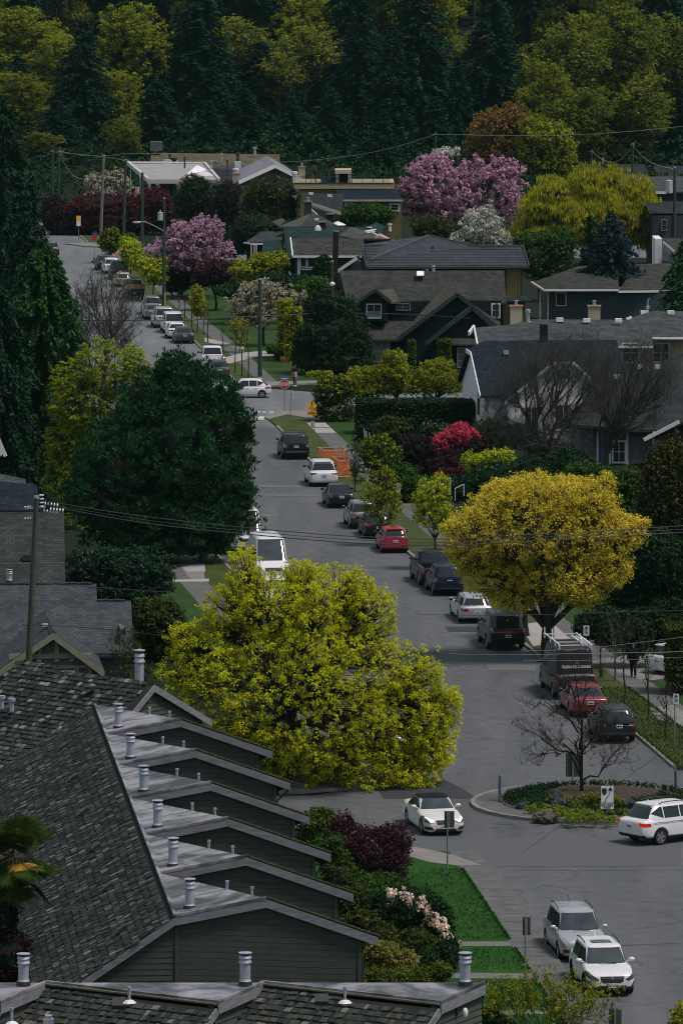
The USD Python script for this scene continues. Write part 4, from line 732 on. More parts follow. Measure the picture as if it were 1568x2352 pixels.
flat(h, 'skirt_roof', [(664, 622, 571), (672, 642, 565), (745, 641, 565.4), (752, 634, 568.7), (680, 633, 568.7)], SH_DARK, .15); edge(h, (664, 624, 571), (673, 644, 564.9), WHITE_TRIM, .1, .16, 'gutter'); edge(h, (673, 644, 564.9), (744, 643, 565.3), WHITE_TRIM, .1, .16, 'gutter'); mass(h, 682, 740, 646, 566, 571, OLIVE, 'lower_wall')
flat(h, 'porch_roof', [(745, 640, 565.5), (818, 588, 564.5), (830, 585, 570), (760, 634, 570)], SH_BROWN, .14); edge(h, (742, 645, 564.4), (820, 592, 564.4), WHITE_TRIM, .1, .3); front(h, [(760, 640), (818, 600), (828, 600), (828, 660), (760, 660)], 565, plain('forest_wall', (.03, .042, .038), .8), 5, 'porch_wall')
ch = obj('brick_flue', MB().bar(P(768, 680, 564), P(771, 532, 564), .55, .55), BRICK_D, h, label='tall leaning brick flue before the house'); obj('flue_top', MB().lathe([(.3, 0), (.3, .15), (.15, .16)], P(771, 532, 564), 8), CONC, ch)
flat(h, 'rear_roof', [(805, 520, 590), (852, 533, 584), (885, 552, 578), (835, 552, 577), (780, 540, 584)], SH_WARM, .16); edge(h, (850, 531, 583.9), (886, 553, 577.9), WHITE_TRIM, .1, .2); front(h, [(862, 546), (872, 540), (905, 556), (840, 558)], 579, plain('peach_wall', (.36, .26, .22), .8), 4, 'rear_gable')
for a, b in (((838, 531), (862, 526)), ((842, 534), (860, 530))): c, d = P(*a, 583), P(*b, 584); obj('skylight', MB().bar(c, d, .25, .08), plain('skylight_dome', (.75, .72, .76), .3), h)
# ---- green shingled roofs further up
h = thing('house', 'house with dark teal shingled hip roofs, satellite dish and white vents', 'house', (0, 0, 0))
flat(h, 'roof', [(650, 520, 598), (880, 521, 602), (880, 552, 594), (660, 590, 588)], SH_TEAL, .2); flat(h, 'roof', [(562, 556, 596), (600, 531, 604), (650, 531, 604), (648, 556, 597)], SH_GREY2, .16); flat(h, 'lower_roof', [(604, 552, 595), (650, 552, 596), (656, 590, 590), (600, 590, 589)], SH_TEAL, .16)
flat(h, 'hip_roof', [(640, 519, 600), (712, 490, 610), (690, 519, 601)], SH_WARM, .14); flat(h, 'hip_roof', [(690, 519, 601), (712, 490, 610), (735, 494, 610), (778, 519, 602)], SH_GREY2, .14); flat(h, 'hip_roof', [(624, 508, 608), (640, 519, 603), (655, 506, 606), (648, 500, 610)], SH_WARM, .12)
mass(h, 566, 640, 558, 598, 606, DKGREEN); mass(h, 650, 870, 585, 592, 606, DKGREEN); edge(h, (560, 557, 595.9), (578, 560, 595.2), WHITE_TRIM, .1, .14, 'gutter'); edge(h, (578, 560, 595.2), (605, 560, 595.8), WHITE_TRIM, .1, .14, 'gutter')
for x in (577, 584, 589): edge(h, (x, 560, 596), (x, 596, 596), WHITE_TRIM, .12, .12, 'porch_post')
for px, py in ((684, 527), (727, 503)): c = P(px, py, 599.5); obj('roof_vent', MB().box(c, (.42, .3, .25)), WHITE_TRIM, h)
c = P(731, 527, 597); d = obj('satellite_dish', MB().lathe([(.001, .0), (.25, .03), (.42, .10), (.43, .11), (.25, .05), (.001, .02)], (0, 0, 0), 18, 'y').trans(lambda v: v * [.8, 1, 1.1] @ np.array([[math.cos(.4), math.sin(.4), 0], [-math.sin(.4), math.cos(.4), 0], [0, 0, 1]]) + c), WHITE_TRIM, h); obj('dish_mast', MB().bar(c + [.1, .2, -.7], c + [.05, .1, 0], .08, .08), BLACKP, d); chimney(h, 740, 528, 599, .7, .8, BRICK_D, 0)
flat(h, 'cupola_roof', [(863, 508, 606), (842, 524, 602), (888, 524, 602)], SH_TEAL, .1); vent(h, 895, 524, 602, .5, .15, WHITE_TRIM); vent(h, 848, 527, 601, .3, .2, WHITE_TRIM)
# ---- house with the tall sloping barge boards and shingle wall
h = thing('house', 'green shingle walled house with dark slate roof and pale sloping fascias', 'house', (0, 0, 0))
flat(h, 'roof', [(690, 442, 640), (790, 444, 642), (783, 487, 632), (700, 468, 632)], SH_DARK, .2); edge(h, (703, 464, 631.8), (783, 490, 631.8), plain('sand_trim', (.36, .31, .27), .7), .15, .35); edge(h, (710, 478, 630), (765, 533, 626), plain('sand_trim', (.36, .31, .27), .7), .15, .35); front(h, [(712, 475), (768, 490), (768, 530), (760, 528)], 630, OLIVE, 6); mass(h, 722, 768, 500, 630.5, 640, OLIVE)
chimney(h, 707, 500, 628, .8, 1.7, GALV_DARK, 1); chimney(h, 758, 520, 622, .75, 1.3, plain('black_flue', (.012, .014, .014), .8), 0)
for px, py in ((714, 444), (757, 449)): c = P(px, py, 639.5); obj('roof_vent', MB().box(c, (.5, .3, .3)), WHITE_TRIM, h)
pt = thing('patio_umbrella', 'white patio parasol in a yard between the green roofs', 'parasol', P(775, 521, 622)[:2].tolist() + [0]); zz = P(775, 514, 622)[2]; obj('canopy', MB().lathe([(.9, zz - .1), (.6, zz + .08), (.05, zz + .3), (.001, zz + .3)], k=8), WHITE_TRIM, pt); obj('mast', MB().lathe([(.03, 0), (.03, zz + .2)], k=6), GALV, pt)
# ---- tan house with the roof terrace
h = thing('house', 'tan house with a glass railed roof terrace and square cream stair tower', 'house', (0, 0, 0)); Yt = 668.0
front(h, [(675, 421), (905, 421), (905, 433), (675, 433)], Yt, plain('terrace_band', (.36, .27, .17), .8), 12, 'terrace_floor_edge'); flat(h, 'roof', [(770, 435, 668), (912, 434, 668), (925, 459, 661), (782, 459, 661)], SH_NAVY, .2); mass(h, 785, 922, 462, 662, 674, TANWALL); edge(h, (782, 460, 660.9), (925, 460, 660.9), plain('sand_trim', (.36, .31, .27), .7), .12, .2, 'gutter')
mass(h, 690, 905, 434, 668.3, 680, TANWALL, 'upper_wall', 0); win(h, 796, 806, 468, 479, 661.9, WHITE_TRIM, PANE, 1, 2, .2); win(h, 898, 914, 470, 481, 661.9, WHITE_TRIM, PANE, 1, 2, .2)
TCREAM = plain('stair_tower_cream', (.48, .38, .29), .8, var=.06)
for x0, x1, y0, y1 in ((771, 778, 391, 430), (798, 806, 391, 430)): front(h, [(x0, y0), (x1, y0), (x1, y1), (x0, y1)], 668.4, TCREAM, 3, 'tower_pier')
front(h, [(769, 389), (807, 389), (807, 398), (769, 398)], 668.2, TCREAM, 3.4, 'tower_lintel'); front(h, [(777, 396), (799, 396), (799, 430), (777, 430)], 671, PANE, .1, 'tower_glazing'); front(h, [(820 - 62, 391), (771, 389), (771, 421), (758, 421)], 672, SH_NAVY, 3, 'tower_side'); flat(h, 'tower_roof', [(736, 404, 672), (770, 404, 672), (772, 421, 669), (738, 421, 669)], SH_NAVY, .2)
front(h, [(680, 416), (904, 416), (904, 426), (680, 426)], 676.5, plain('parapet', (.55, .50, .42), .8), .3, 'parapet')
RAIL = plain('dark_rail', (.02, .025, .025), .5); GLR = mat('rail_glass', {'a': ('transparent_bsdf', {'color': (.8, .88, .88)}), 'b': ('glossy_bsdf', {'roughness': .05}), 'f': ('fresnel', {'IOR': 1.45}), 'm': ('mix_closure', {})}, [('f.fac', 'm.fac'), ('a.BSDF', 'm.closure1'), ('b.BSDF', 'm.closure2')], 'm.closure')
edge(h, (676, 420, 668.0), (904, 420, 668.0), RAIL, .1, .12, 'rail'); edge(h, (676, 405, 668.0), (770, 405, 668.0), RAIL, .05, .05, 'rail'); edge(h, (806, 404, 668.0), (896, 404, 668.0), RAIL, .05, .05, 'rail')
for x in list(range(678, 770, 24)) + list(range(808, 900, 24)): edge(h, (x, 404, 668.0), (x, 421, 668.0), RAIL, .07, .07, 'rail_post')
a, b = P(678, 420, 668.05), P(896, 406, 668.05); obj('rail_glass', MB().box(((a[0] + b[0]) / 2, 668.05, (a[2] + b[2]) / 2), (b[0] - a[0], .02, b[2] - a[2])), GLR, h)
ea = thing('easel_chair', 'red folded deck chair on the roof terrace', 'deck chair', P(719, 421, 670)); zq = 0; obj('frame', MB().bar((-.4, 0, 0), (0, .1, 1.0), .1, .06).bar((.4, 0, 0), (0, .1, 1.0), .1, .06).bar((-.15, 0, .3), (.15, 0, .3), .08, .06), plain('red_canvas', (.28, .03, .05), .7), ea)
vent(h, 676, 413, 672, 1.0, .25, WHITE_TRIM, 'roof_flue')
# ---- flat roofed white house with the balcony
h = thing('house', 'flat roofed white house with a red chair on its balcony', 'house', (0, 0, 0))
PALE = plain('pale_roof', (.26, .25, .25), .8, var=.12, scale=.5); TRIMP = plain('pinkish_trim', (.44, .40, .38), .7, var=.06)
flat(h, 'flat_roof', [(296, 375, 752), (470, 376, 754), (500, 412, 730), (340, 415, 730)], PALE, .35); edge(h, (293, 373, 752), (340, 413, 729.6), TRIMP, .35, .5); front(h, [(338, 411), (480, 411), (480, 421), (338, 421)], 729.4, TRIMP, .4, 'fascia_board'); edge(h, (296, 372, 752), (470, 373, 754), WHITE_TRIM, .3, .2); edge(h, (470, 374, 754), (503, 412, 729.7), TRIMP, .3, .35)
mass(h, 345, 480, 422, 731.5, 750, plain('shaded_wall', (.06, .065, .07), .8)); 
for x0, x1 in ((340, 347), (358, 366)): front(h, [(x0, 420), (x1, 420), (x1, 460), (x0, 460)], 730, TRIMP, .6, 'column')
win(h, 370, 398, 425, 452, 731.4, plain('grey_trim', (.18, .19, .2), .7), PANE, 2, 1); 
for q0, q1 in (((292, 430, 733), (318, 430, 730)), ((292, 448, 733), (340, 452, 730)), ((292, 430, 733), (292, 448, 733)), ((318, 430, 730), (318, 450, 730)), ((300, 385, 751), (300, 452, 740)), ((322, 400, 735), (322, 450, 735))): edge(h, q0, q1, WHITE_TRIM, .14, .14, 'balcony_rail')
a = P(308, 441, 732); obj('red_chair_back', MB().bar(P(312, 447, 731), P(316, 433, 731.5), .5, .08).bar(P(302, 447, 731), P(314, 446, 731), .5, .1), plain('red_plastic', (.42, .04, .05), .6), h)
obj('skylight_ridge', MB().prism(PP((430, 398, 738), (452, 378, 742), (474, 388, 744), (440, 402, 738)), (0, 0, -.3)), plain('skylight_dome', (.75, .72, .76), .3), h); obj('skylight_ridge', MB().prism(PP((448, 402, 736), (466, 390, 738), (492, 402, 736), (452, 406, 734)), (0, 0, -.3)), plain('skylight_dome2', (.50, .49, .51), .4), h)
flat(h, 'roof_hatch', [(424, 404, 734), (444, 404, 734), (446, 407, 732), (426, 407, 732)], WHITE_TRIM, .2)
vent(h, 424, 380, 745, 1.2, .1, BLACKP); vent(h, 485, 382, 740, .8, .15)
# ---- purple metal roof
h = thing('house', 'house with a mauve standing seam metal gable roof', 'house', (0, 0, 0)); MAUVE = plain('mauve_metal', (.21, .185, .215), .45, metal=.3, var=.08)
flat(h, 'metal_roof', [(583, 358, 760), (600, 364, 748), (548, 408, 730), (530, 414, 726), (512, 394, 745)], MAUVE, .15) if False else None
A0, A1, Bl, Br, Bl2 = (612, 357, 757), (632, 377, 732), (548, 415, 730), (692, 407, 733), (532, 397, 755)
flat(h, 'metal_roof', [A0, A1, Bl, Bl2], MAUVE, .15); flat(h, 'metal_roof', [A0, A1, Br, (655, 380, 757)], MAUVE, .15)
for i in range(1, 9):
    t_ = i / 9; a = lerp(np.array(P(*A0)), np.array(P(*A1)), t_); b = lerp(np.array(P(*Bl2)), np.array(P(*Bl)), t_); obj('standing_seam', MB().bar(a + [0, 0, .03], b + [0, 0, .03], .05, .06), MAUVE, h)
for a, b in ((A1, Bl), (A1, Br)): edge(h, (a[0], a[1] + 4, a[2] - .2), (b[0], b[1] + 4, b[2] - .2), WHITE_TRIM, .12, .4)
front(h, [(632, 384), (560, 416), (560, 450), (680, 450), (680, 410)], 733.5, plain('sage_wall', (.16, .165, .15), .8), 10); vent(h, 541, 402, 745, .9, .3, WHITE_TRIM, 'roof_flue'); chimney(h, 693, 405, 735, .8, 1.2, CREAMWALL, 1); chimney(h, 542, 410, 735, .9, .6, CREAMWALL, 0)
# ---- long brown roof and grey roofs before the wood
h = thing('house', 'long brown shingled roof standing against the wood', 'house', (0, 0, 0)); flat(h, 'roof', [(346, 350, 800), (642, 354, 803), (644, 403, 788), (346, 380, 788)], SH_TAN, .2); flat(h, 'back_slope', [(346, 350, 800), (642, 354, 803), (642, 362, 812), (346, 360, 810)], SH_TAN, .2); mass(h, 352, 640, 400, 789, 808, GREEN_PANEL)
for px, py in ((356, 346), (585, 350)): vent(h, px, py, 800, .8, .2, GALV)
mass(h, 345, 372, 346, 798, 800, GREEN_PANEL, 'ridge_house', 8); vent(h, 390, 370, 793, 1.0, .15, GALV_DARK); vent(h, 546, 366, 794, 1.0, .2, GALV_DARK); vent(h, 508, 366, 794, .9, .12, GALV); vent(h, 622, 384, 789, .9, .2, GALV_DARK)
h = thing('house', 'grey shingled roof with chimney stacks below the long brown roof', 'house', (0, 0, 0)); flat(h, 'roof', [(366, 376, 780), (588, 380, 782), (590, 388, 778), (360, 402, 770)], SH_STORM, .2); flat(h, 'roof', [(408, 386, 776), (590, 386, 778), (640, 398, 772), (400, 406, 766)], SH_DARK, .2); flat(h, 'roof', [(470, 404, 764), (560, 398, 768), (560, 420, 756), (478, 424, 752)], SH_DARK, .2); mass(h, 372, 630, 410, 765, 780, GREEN_PANEL)
for px, py, w_ in ((386, 374, 1.2), (402, 374, .8), (546, 378, .8)): c = P(px, py, 778); obj('chimney', MB().box(c, (w_, .8, .9)), WHITE_TRIM, h)
vent(h, 574, 397, 770, 1.2, .14); vent(h, 400, 383, 775, 1.3, .3, GALV_DARK); vent(h, 522, 400, 765, 2.0, .08, GALV_DARK)
h = thing('house', 'low grey roof with white fascia right of the mauve roof', 'house', (0, 0, 0)); flat(h, 'roof', [(642, 391, 775), (672, 392, 776), (682, 403, 768), (650, 404, 768)], SH_STORM, .2); edge(h, (650, 405, 767.8), (682, 404, 767.8), WHITE_TRIM, .15, .25); mass(h, 652, 680, 406, 769, 776, CREAMWALL)
# ---- right: white house with navy roof
NF = Frame(P(1113, 905, 432.5)[:2], 5.6); h = house('house', 'white gabled house with navy shingle roof behind the bare trees', 'house', NF)
q = NF.q; e0 = q(1113, 903); r0 = NF.q(1150, 782, 7.0); rx = 10.8; ze, zrr = e0[2], r0[2]
slab(h, 'navy_roof', [(-.35, -.3, ze - .12), (rx, -.3, ze - .12), (rx, 7, zrr), (.85, 7, zrr), (-.35, 5.6, zrr - .75)], SH_NAVY, .2); slab(h, 'navy_roof', [(.85, 7, zrr), (rx, 7, zrr), (rx, 14.3, ze - .12), (-.35, 14.3, ze - .12), (-.35, 8.4, zrr - .75)], SH_NAVY, .2); slab(h, 'navy_roof', [(-.35, 5.6, zrr - .75), (.85, 7, zrr), (-.35, 8.4, zrr - .75)], SH_NAVY, .16)
obj('side_wall', MB().prism([(0, 0, 0), (0, 14, 0), (0, 14, ze), (0, 8.4, zrr - .95), (0, 5.6, zrr - .95), (0, 0, ze)], (.25, 0, 0)), WHITEWALL, h); obj('barge_board', MB().bar((-.38, -.3, ze - .25), (-.38, 5.6, zrr - .85), .08, .3).bar((-.38, 5.6, zrr - .85), (-.38, 8.4, zrr - .85), .08, .3), WHITE_TRIM, h)
wall(h, [(0, 0, 0), (rx, 0, 0), (rx, 0, ze), (0, 0, ze)], WHITEWALL, .25); window(h, 3.0, 4.2, ze - 3.0, ze - 1.4, -.01, GALV_DARK, PANE, 1, 2, side=1) if False else None
sw = MB().box((-.02, 3.4, 2.6), (.06, 1.6, 1.9)); o = obj('window', sw, WHITE_TRIM, h); obj('pane', MB().box((-.06, 3.4, 2.6), (.03, 1.3, 1.6)), PANE, o)
ga, gl2, gr2 = q(1290, 830, -2.2), q(1157, 921, -2.2), q(1395, 905, -2.2); zt_ = ga[2]
for s0, s1 in (((gl2[0], gl2[2]), (ga[0] - .75, zt_)), ((ga[0] + .9, zt_), (gr2[0], gr2[2]))):
    slab(h, 'gable_roof', [(s0[0], -2.5, s0[1]), (s1[0], -2.5, s1[1]), (s1[0], 4, s1[1]), (s0[0], 4, s0[1])], SH_DARK, .16); obj('barge_board', MB().prism([(s0[0], -2.58, s0[1] - .02), (s1[0], -2.58, s1[1] - .02), (s1[0], -2.58, s1[1] - .26), (s0[0], -2.58, s0[1] - .26)], (0, .08, 0)), WHITE_TRIM, h)
slab(h, 'gable_roof', [(ga[0] - .75, -2.5, zt_), (ga[0] + .9, -2.5, zt_), (ga[0] + .2, 1.0, zt_ + .6), (ga[0] - .1, 1.0, zt_ + .6)], SH_DARK, .14); obj('barge_board', MB().box((ga[0] + .07, -2.55, zt_ - .12), (1.7, .08, .24)), WHITE_TRIM, h)
wall(h, [(gl2[0] + .3, -2.2, 0), (gr2[0] - .3, -2.2, 0), (gr2[0] - .3, -2.2, gr2[2] - .05), (ga[0] + .9, -2.2, zt_ - .2), (ga[0] - .75, -2.2, zt_ - .2), (gl2[0] + .3, -2.2, gl2[2] - .05)], WHITEWALL, .2, 'gable_wall')
for x0, x1, y0, y1 in ((1277, 1308, 848, 871), (1275, 1310, 930, 985), (1205, 1235, 935, 985)): a, b = q(x0, y1, -2.2), q(x1, y0, -2.2); window(h, a[0], b[0], a[2], b[2], -2.21, WHITE_TRIM, PANE, 2, 1, .12)
obj('chimney', MB().box((q(1248, 782, 7)[0], 7, zrr + .35), (.55, .55, 1.7)), plain('black_flue', (.012, .014, .014), .8), h); vx = q(1227, 795, 6)[0]; obj('roof_vent', MB().box((q(1281, 806, 5)[0] - 3.9, 5.0, zrr - .75), (.35, .3, .3)), GALV, h)
# ---- the long grey roof behind
h = thing('house', 'long cream house with storm grey roof, three skylights and two chimneys', 'house', (0, 0, 0)); Ya = 456.0
flat(h, 'roof', [(1090, 752, 461), (1180, 744, 462), (1212, 733, 464), (1490, 734, 466), (1500, 796, 457), (1095, 791, 455)], SH_STORM, .2); flat(h, 'roof', [(1440, 733, 468), (1495, 714, 472), (1640, 714, 474), (1640, 776, 463), (1468, 774, 461)], SH_STORM, .2); flat(h, 'back_slope', [(1212, 733, 464), (1490, 734, 466), (1490, 745, 472), (1212, 745, 470)], SH_STORM, .2)
edge(h, (1076, 766, 459), (1088, 750, 461), WHITE_TRIM, .15, .3); edge(h, (1088, 750, 461), (1096, 792, 454.9), WHITE_TRIM, .12, .25); edge(h, (1210, 733, 463.8), (1216, 742, 463), WHITE_TRIM, .12, .22); edge(h, (1438, 733, 467.8), (1450, 728, 468), WHITE_TRIM, .12, .2); edge(h, (1470, 776, 460.8), (1640, 777, 462.8), WHITE_TRIM, .15, .16, 'gutter'); edge(h, (1300, 796, 456), (1500, 797, 456.8), WHITE_TRIM, .15, .16, 'gutter')
mass(h, 1102, 1470, 798, 457.5, 472, CREAMWALL); mass(h, 1470, 1640, 778, 463.5, 478, CREAMWALL, 'right_wall'); win(h, 1500, 1535, 790, 830, 463.4, WHITE_TRIM, PANE, 2, 2, .1); win(h, 1430, 1465, 790, 830, 457.2, WHITE_TRIM, PANE, 2, 2, .1)
for px, py in ((1285, 736), (1347, 737), (1420, 737), (1479, 719), (1540, 719)): Yv = 463.5 if px < 1450 else 471.5; c = P(px, py - 2, Yv); obj('skylight', MB().box(c, (.55, .5, .3)), plain('skylight_dome', (.75, .72, .76), .3), h)
for px, Yv, py in ((1185, 468, 733), (1364, 470, 733)): chimney(h, px, py, Yv, .95, 1.0, CREAMWALL, 1)
vent(h, 1212, 741, 463, 1.1, .14, GALV, 'roof_flue'); vent(h, 1487, 727, 471.5, .9, .1, GALV); c = P(1487, 690, 471.5); obj('goose_neck_vent', MB().tube([c + [0, 0, -.9], c, c + [.08, 0, .12], c + [.22, 0, .12]], .05, 7), GALV, h)
# ---- dark roofed house on the right behind the bare trees
h = thing('house', 'dark shingled roof house with blue door behind the right bare tree', 'house', (0, 0, 0))
flat(h, 'roof', [(1400, 872, 428), (1600, 800, 436), (1640, 990, 420), (1440, 985, 414), (1320, 975, 414)], SH_DARK, .2); flat(h, 'roof', [(1400, 872, 428), (1320, 975, 414), (1290, 960, 428)], SH_BROWN, .2); flat(h, 'upper_roof', [(1530, 840, 445), (1380, 900, 432), (1300, 905, 436), (1390, 835, 446)], SH_DARK, .2); mass(h, 1330, 1640, 988, 416, 432, plain('slate_clapboard', (.115, .12, .13), .8), 'wall')
flat(h, 'porch_roof', [(1480, 1005, 412), (1568, 968, 412), (1640, 1000, 412), (1640, 960, 420), (1500, 985, 420)], SH_GREY2, .2); edge(h, (1478, 1010, 411.7), (1560, 968, 411.7), WHITE_TRIM, .12, .25)
for x in (1372, 1400, 1440, 1500): edge(h, (x, 990, 415.8), (x, 1080, 415.8), WHITE_TRIM, .14, .1, 'porch_post')
front(h, [(1486, 1020), (1508, 1020), (1508, 1078), (1486, 1078)], 415.7, plain('blue_door', (.03, .07, .16), .6), .1, 'door'); front(h, [(1378, 1010), (1394, 1010), (1394, 1078), (1378, 1078)], 415.7, plain('blue_shutter', (.035, .08, .15), .6), .1, 'shutter'); win(h, 1408, 1434, 1015, 1060, 415.8, WHITE_TRIM, PANE, 2, 2, .12)
for px, py in ((1417, 864), (1537, 978), (1510, 842), (1470, 842)): c = P(px, py, 424); obj('roof_vent', MB().box(c, (.4, .3, .28)), WHITE_TRIM, h)
# ---- white house with brown roof behind the spruce
h = thing('house', 'white sided bungalow with brown hip roof half hidden by the blue spruce', 'house', (0, 0, 0))
flat(h, 'roof', [(1222, 648, 552), (1330, 610, 564), (1420, 612, 566), (1420, 664, 550), (1250, 664, 549)], SH_BROWN, .2); flat(h, 'roof', [(1222, 648, 552), (1330, 610, 564), (1250, 664, 549)], SH_WARM, .14); flat(h, 'roof', [(1460, 606, 566), (1560, 604, 568), (1580, 664, 552), (1420, 668, 550)], SH_BROWN, .2)
edge(h, (1220, 648, 552), (1248, 666, 548.8), WHITE_TRIM, .12, .18, 'gutter'); edge(h, (1248, 666, 548.8), (1420, 666, 549.8), WHITE_TRIM, .12, .18, 'gutter'); edge(h, (1420, 670, 549.8), (1570, 668, 551.8), WHITE_TRIM, .12, .18, 'gutter'); mass(h, 1258, 1570, 668, 551, 566, plain('teal_siding', (.055, .075, .085), .8)); win(h, 1278, 1298, 672, 700, 550.9, WHITE_TRIM, PANE, 1, 1, .1)
for x in (1240, 1258): edge(h, (x, 664, 550.5), (x, 735, 550.5), WHITE_TRIM, .14, .1, 'corner_post')
# ---- far right
h = thing('house', 'grey sheds and dark house behind the willow at the right edge', 'house', (0, 0, 0)); mass(h, 1500, 1600, 490, 640, 655, plain('charcoal_siding', (.045, .05, .056), .8)); flat(h, 'roof', [(1480, 462, 650), (1600, 462, 650), (1600, 490, 640), (1490, 490, 640)], SH_DARK, .2); win(h, 1520, 1530, 505, 528, 639.9, plain('grey_trim', (.18, .19, .2), .7), PANE, 1, 2); flat(h, 'shed_roof', [(1516, 545, 610), (1600, 548, 612), (1600, 585, 604), (1545, 582, 602)], SH_BROWN, .15); mass(h, 1504, 1520, 548, 606, 612, WHITEWALL, 'shed_wall'); front(h, [(1522, 556), (1546, 576), (1546, 604), (1522, 596)], 603, plain('glazed_wall', (.15, .18, .18), .5), 2, 'glazed_wall'); edge(h, (1522, 554, 602.8), (1548, 577, 602.8), WHITE_TRIM, .1, .2)
h = thing('house', 'dark roofs at the foot of the wood on the right', 'house', (0, 0, 0)); flat(h, 'roof', [(1338, 376, 800), (1480, 376, 802), (1490, 402, 788), (1330, 402, 788)], SH_DARK, .2); flat(h, 'roof', [(1330, 402, 780), (1500, 403, 782), (1510, 424, 770), (1340, 424, 770)], SH_STORM, .2); mass(h, 1345, 1480, 426, 772, 795, GREEN_PANEL); vent(h, 1384, 380, 797, 1.0, .1); c = P(1368, 390, 793); obj('dormer', MB().box(c, (1.0, 1.5, 1.0)), GALV_DARK, h); flat(h, 'roof', [(1500, 380, 800), (1640, 380, 800), (1640, 420, 780), (1510, 420, 780)], SH_DARK, .2)
h = thing('house', 'grey roof with snow white gutters right of the willow', 'house', (0, 0, 0)); flat(h, 'roof', [(1488, 405, 730), (1580, 403, 732), (1590, 440, 715), (1490, 440, 715)], SH_STORM, .2); edge(h, (1486, 442, 714.8), (1530, 442, 714.8), WHITE_TRIM, .2, .3, 'gutter'); mass(h, 1492, 1590, 444, 716, 728, plain('charcoal_siding', (.045, .05, .056), .8))
# ---------------------------------------------------------------- vehicles
def lerp(a, b, t): return a + (b - a) * t
def car_shapes(k):
    """Body and glasshouse as closed solids. Local frame: x right, y forward, z up, origin on the ground under the middle."""
    L, W, Ht = k['L'], k['W'], k['H']; hw = W / 2; belt = k['belt']; nose = k['nose']; deck = k.get('deck', belt); gc = k.get('gc', .2)
    d_c, d_t = k['cowl'], k['tail']            # distances from the nose: foot of the windscreen, foot of the rear window
    ds = np.unique(np.concatenate([[0, .03, .09, .2, .38, .65], np.linspace(.9, L - .9, 14), [L - .65, L - .38, L - .2, L - .09, L - .03, L], [d_c, d_t]]))
    top = np.interp(ds, [0, .03, .12, .3, d_c - .02, d_c + .3, d_t - .1, d_t + .05, L - .10, L - .03, L], [nose - .22, nose - .10, nose - .02, nose + .02, belt - .02, belt, belt, deck, k.get('tailz', deck - .04), k.get('tailz', deck - .04) - .07, k.get('tailz', deck - .04) - .18])
    bot = np.interp(ds, [0, .1, .5, L - .6, L - .1, L], [gc + .12, gc + .02, gc, gc, gc + .08, gc + .2])
    wf, wr = k.get('wf', .74), k.get('wr', .80)
    wid = hw * np.interp(ds, [0, .03, .09, .2, .4, .8, 1.3, L - .9, L - .4, L - .2, L - .09, L - .03, L], [wf, wf + .06, wf + .12, .92, .965, .99, 1, 1, .985, .955, wr + .10, wr + .06, wr])
    rings = []
    for d, zt, zb, w in zip(ds, top, bot, wid):
        m = max(zb + .15, min(.62, zt - .2)); y = L / 2 - d
        half = [(.0, zb), (.80 * w, zb), (.95 * w, zb + .05), (.99 * w, zb + .16), (1.0 * w, m), (.985 * w, lerp(m, zt, .55)), (.95 * w, zt - .07), (.86 * w, zt - .015), (.55 * w, zt + .012), (0, zt + .022)]
        rings.append([(x, y, z) for x, z in half] + [(-x, y, z) for x, z in half[-2:0:-1]])
    R = np.array(rings); n, m, _ = R.shape; v = R.reshape(-1, 3); i = np.arange(n - 1)[:, None] * m; j = np.arange(m)[None]; j2 = (j + 1) % m
    f = np.stack([i + j, i + m + j, i + m + j2, i + j2], -1).reshape(-1, 4)
    f = np.vstack([f[:, [0, 1, 2]], f[:, [0, 2, 3]]])
    ca, cb = len(v), len(v) + 1; v = np.vstack([v, R[0].mean(0), R[-1].mean(0)])
    q = np.arange(m); q2 = (q + 1) % m
    f = np.vstack([f, np.stack([np.full(m, ca), q, q2], 1), np.stack([np.full(m, cb), (n - 1) * m + q2, (n - 1) * m + q], 1)])
    body = to_man(v, f[:, ::-1])
    if body.volume() < 0: body = to_man(v, f)
    # glasshouse
    g = k; zs = [belt - .12, belt + .0, lerp(belt, Ht, .3), lerp(belt, Ht, .6), lerp(belt, Ht, .85), lerp(belt, Ht, .95), Ht - .004]
    yf = lambda t: L / 2 - lerp(d_c, k['rf'], t ** .92); yr = lambda t: L / 2 - lerp(d_t, k['rr'], t ** 1.1)
    hb, ht = k.get('hb', .93) * hw, k.get('ht', .74) * hw
    ins = [0, 0, 0, 0, .01, .05, .17]; rr = []
    n = 40; a = np.arange(n) * 2 * np.pi / n; ex = 2 / k.get('sq', 5.0); c, s_ = np.cos(a), np.sin(a); cx = np.sign(c) * np.abs(c) ** ex; sy = np.sign(s_) * np.abs(s_) ** ex
    for z, q in zip(zs, ins):
        t = max(0, (z - belt) / (Ht - belt)); hx = lerp(hb, ht, t ** .9) - q; F, B = yf(t) - q * 1.4, yr(t) + q * 1.0
        rr.append(np.stack([hx * cx, (F + B) / 2 + (F - B) / 2 * sy, np.full(n, z)], -1))
    R = np.array(rr); v = R.reshape(-1, 3); m = n; nr = len(zs); i = np.arange(nr - 1)[:, None] * m; j = np.arange(m)[None]; j2 = (j + 1) % m
    f = np.stack([i + j, i + j2, i + m + j2, i + m + j], -1).reshape(-1, 4); f = np.vstack([f[:, [0, 1, 2]], f[:, [0, 2, 3]]])
    v = np.vstack([v, R[0].mean(0), R[-1].mean(0) + [0, 0, .025]]); q = np.arange(m); q2 = (q + 1) % m
    f = np.vstack([f, np.stack([np.full(m, nr * m), q2, q], 1), np.stack([np.full(m, nr * m + 1), (nr - 1) * m + q, (nr - 1) * m + q2], 1)])
    house = to_man(v, f)
    return body, house, yf, yr
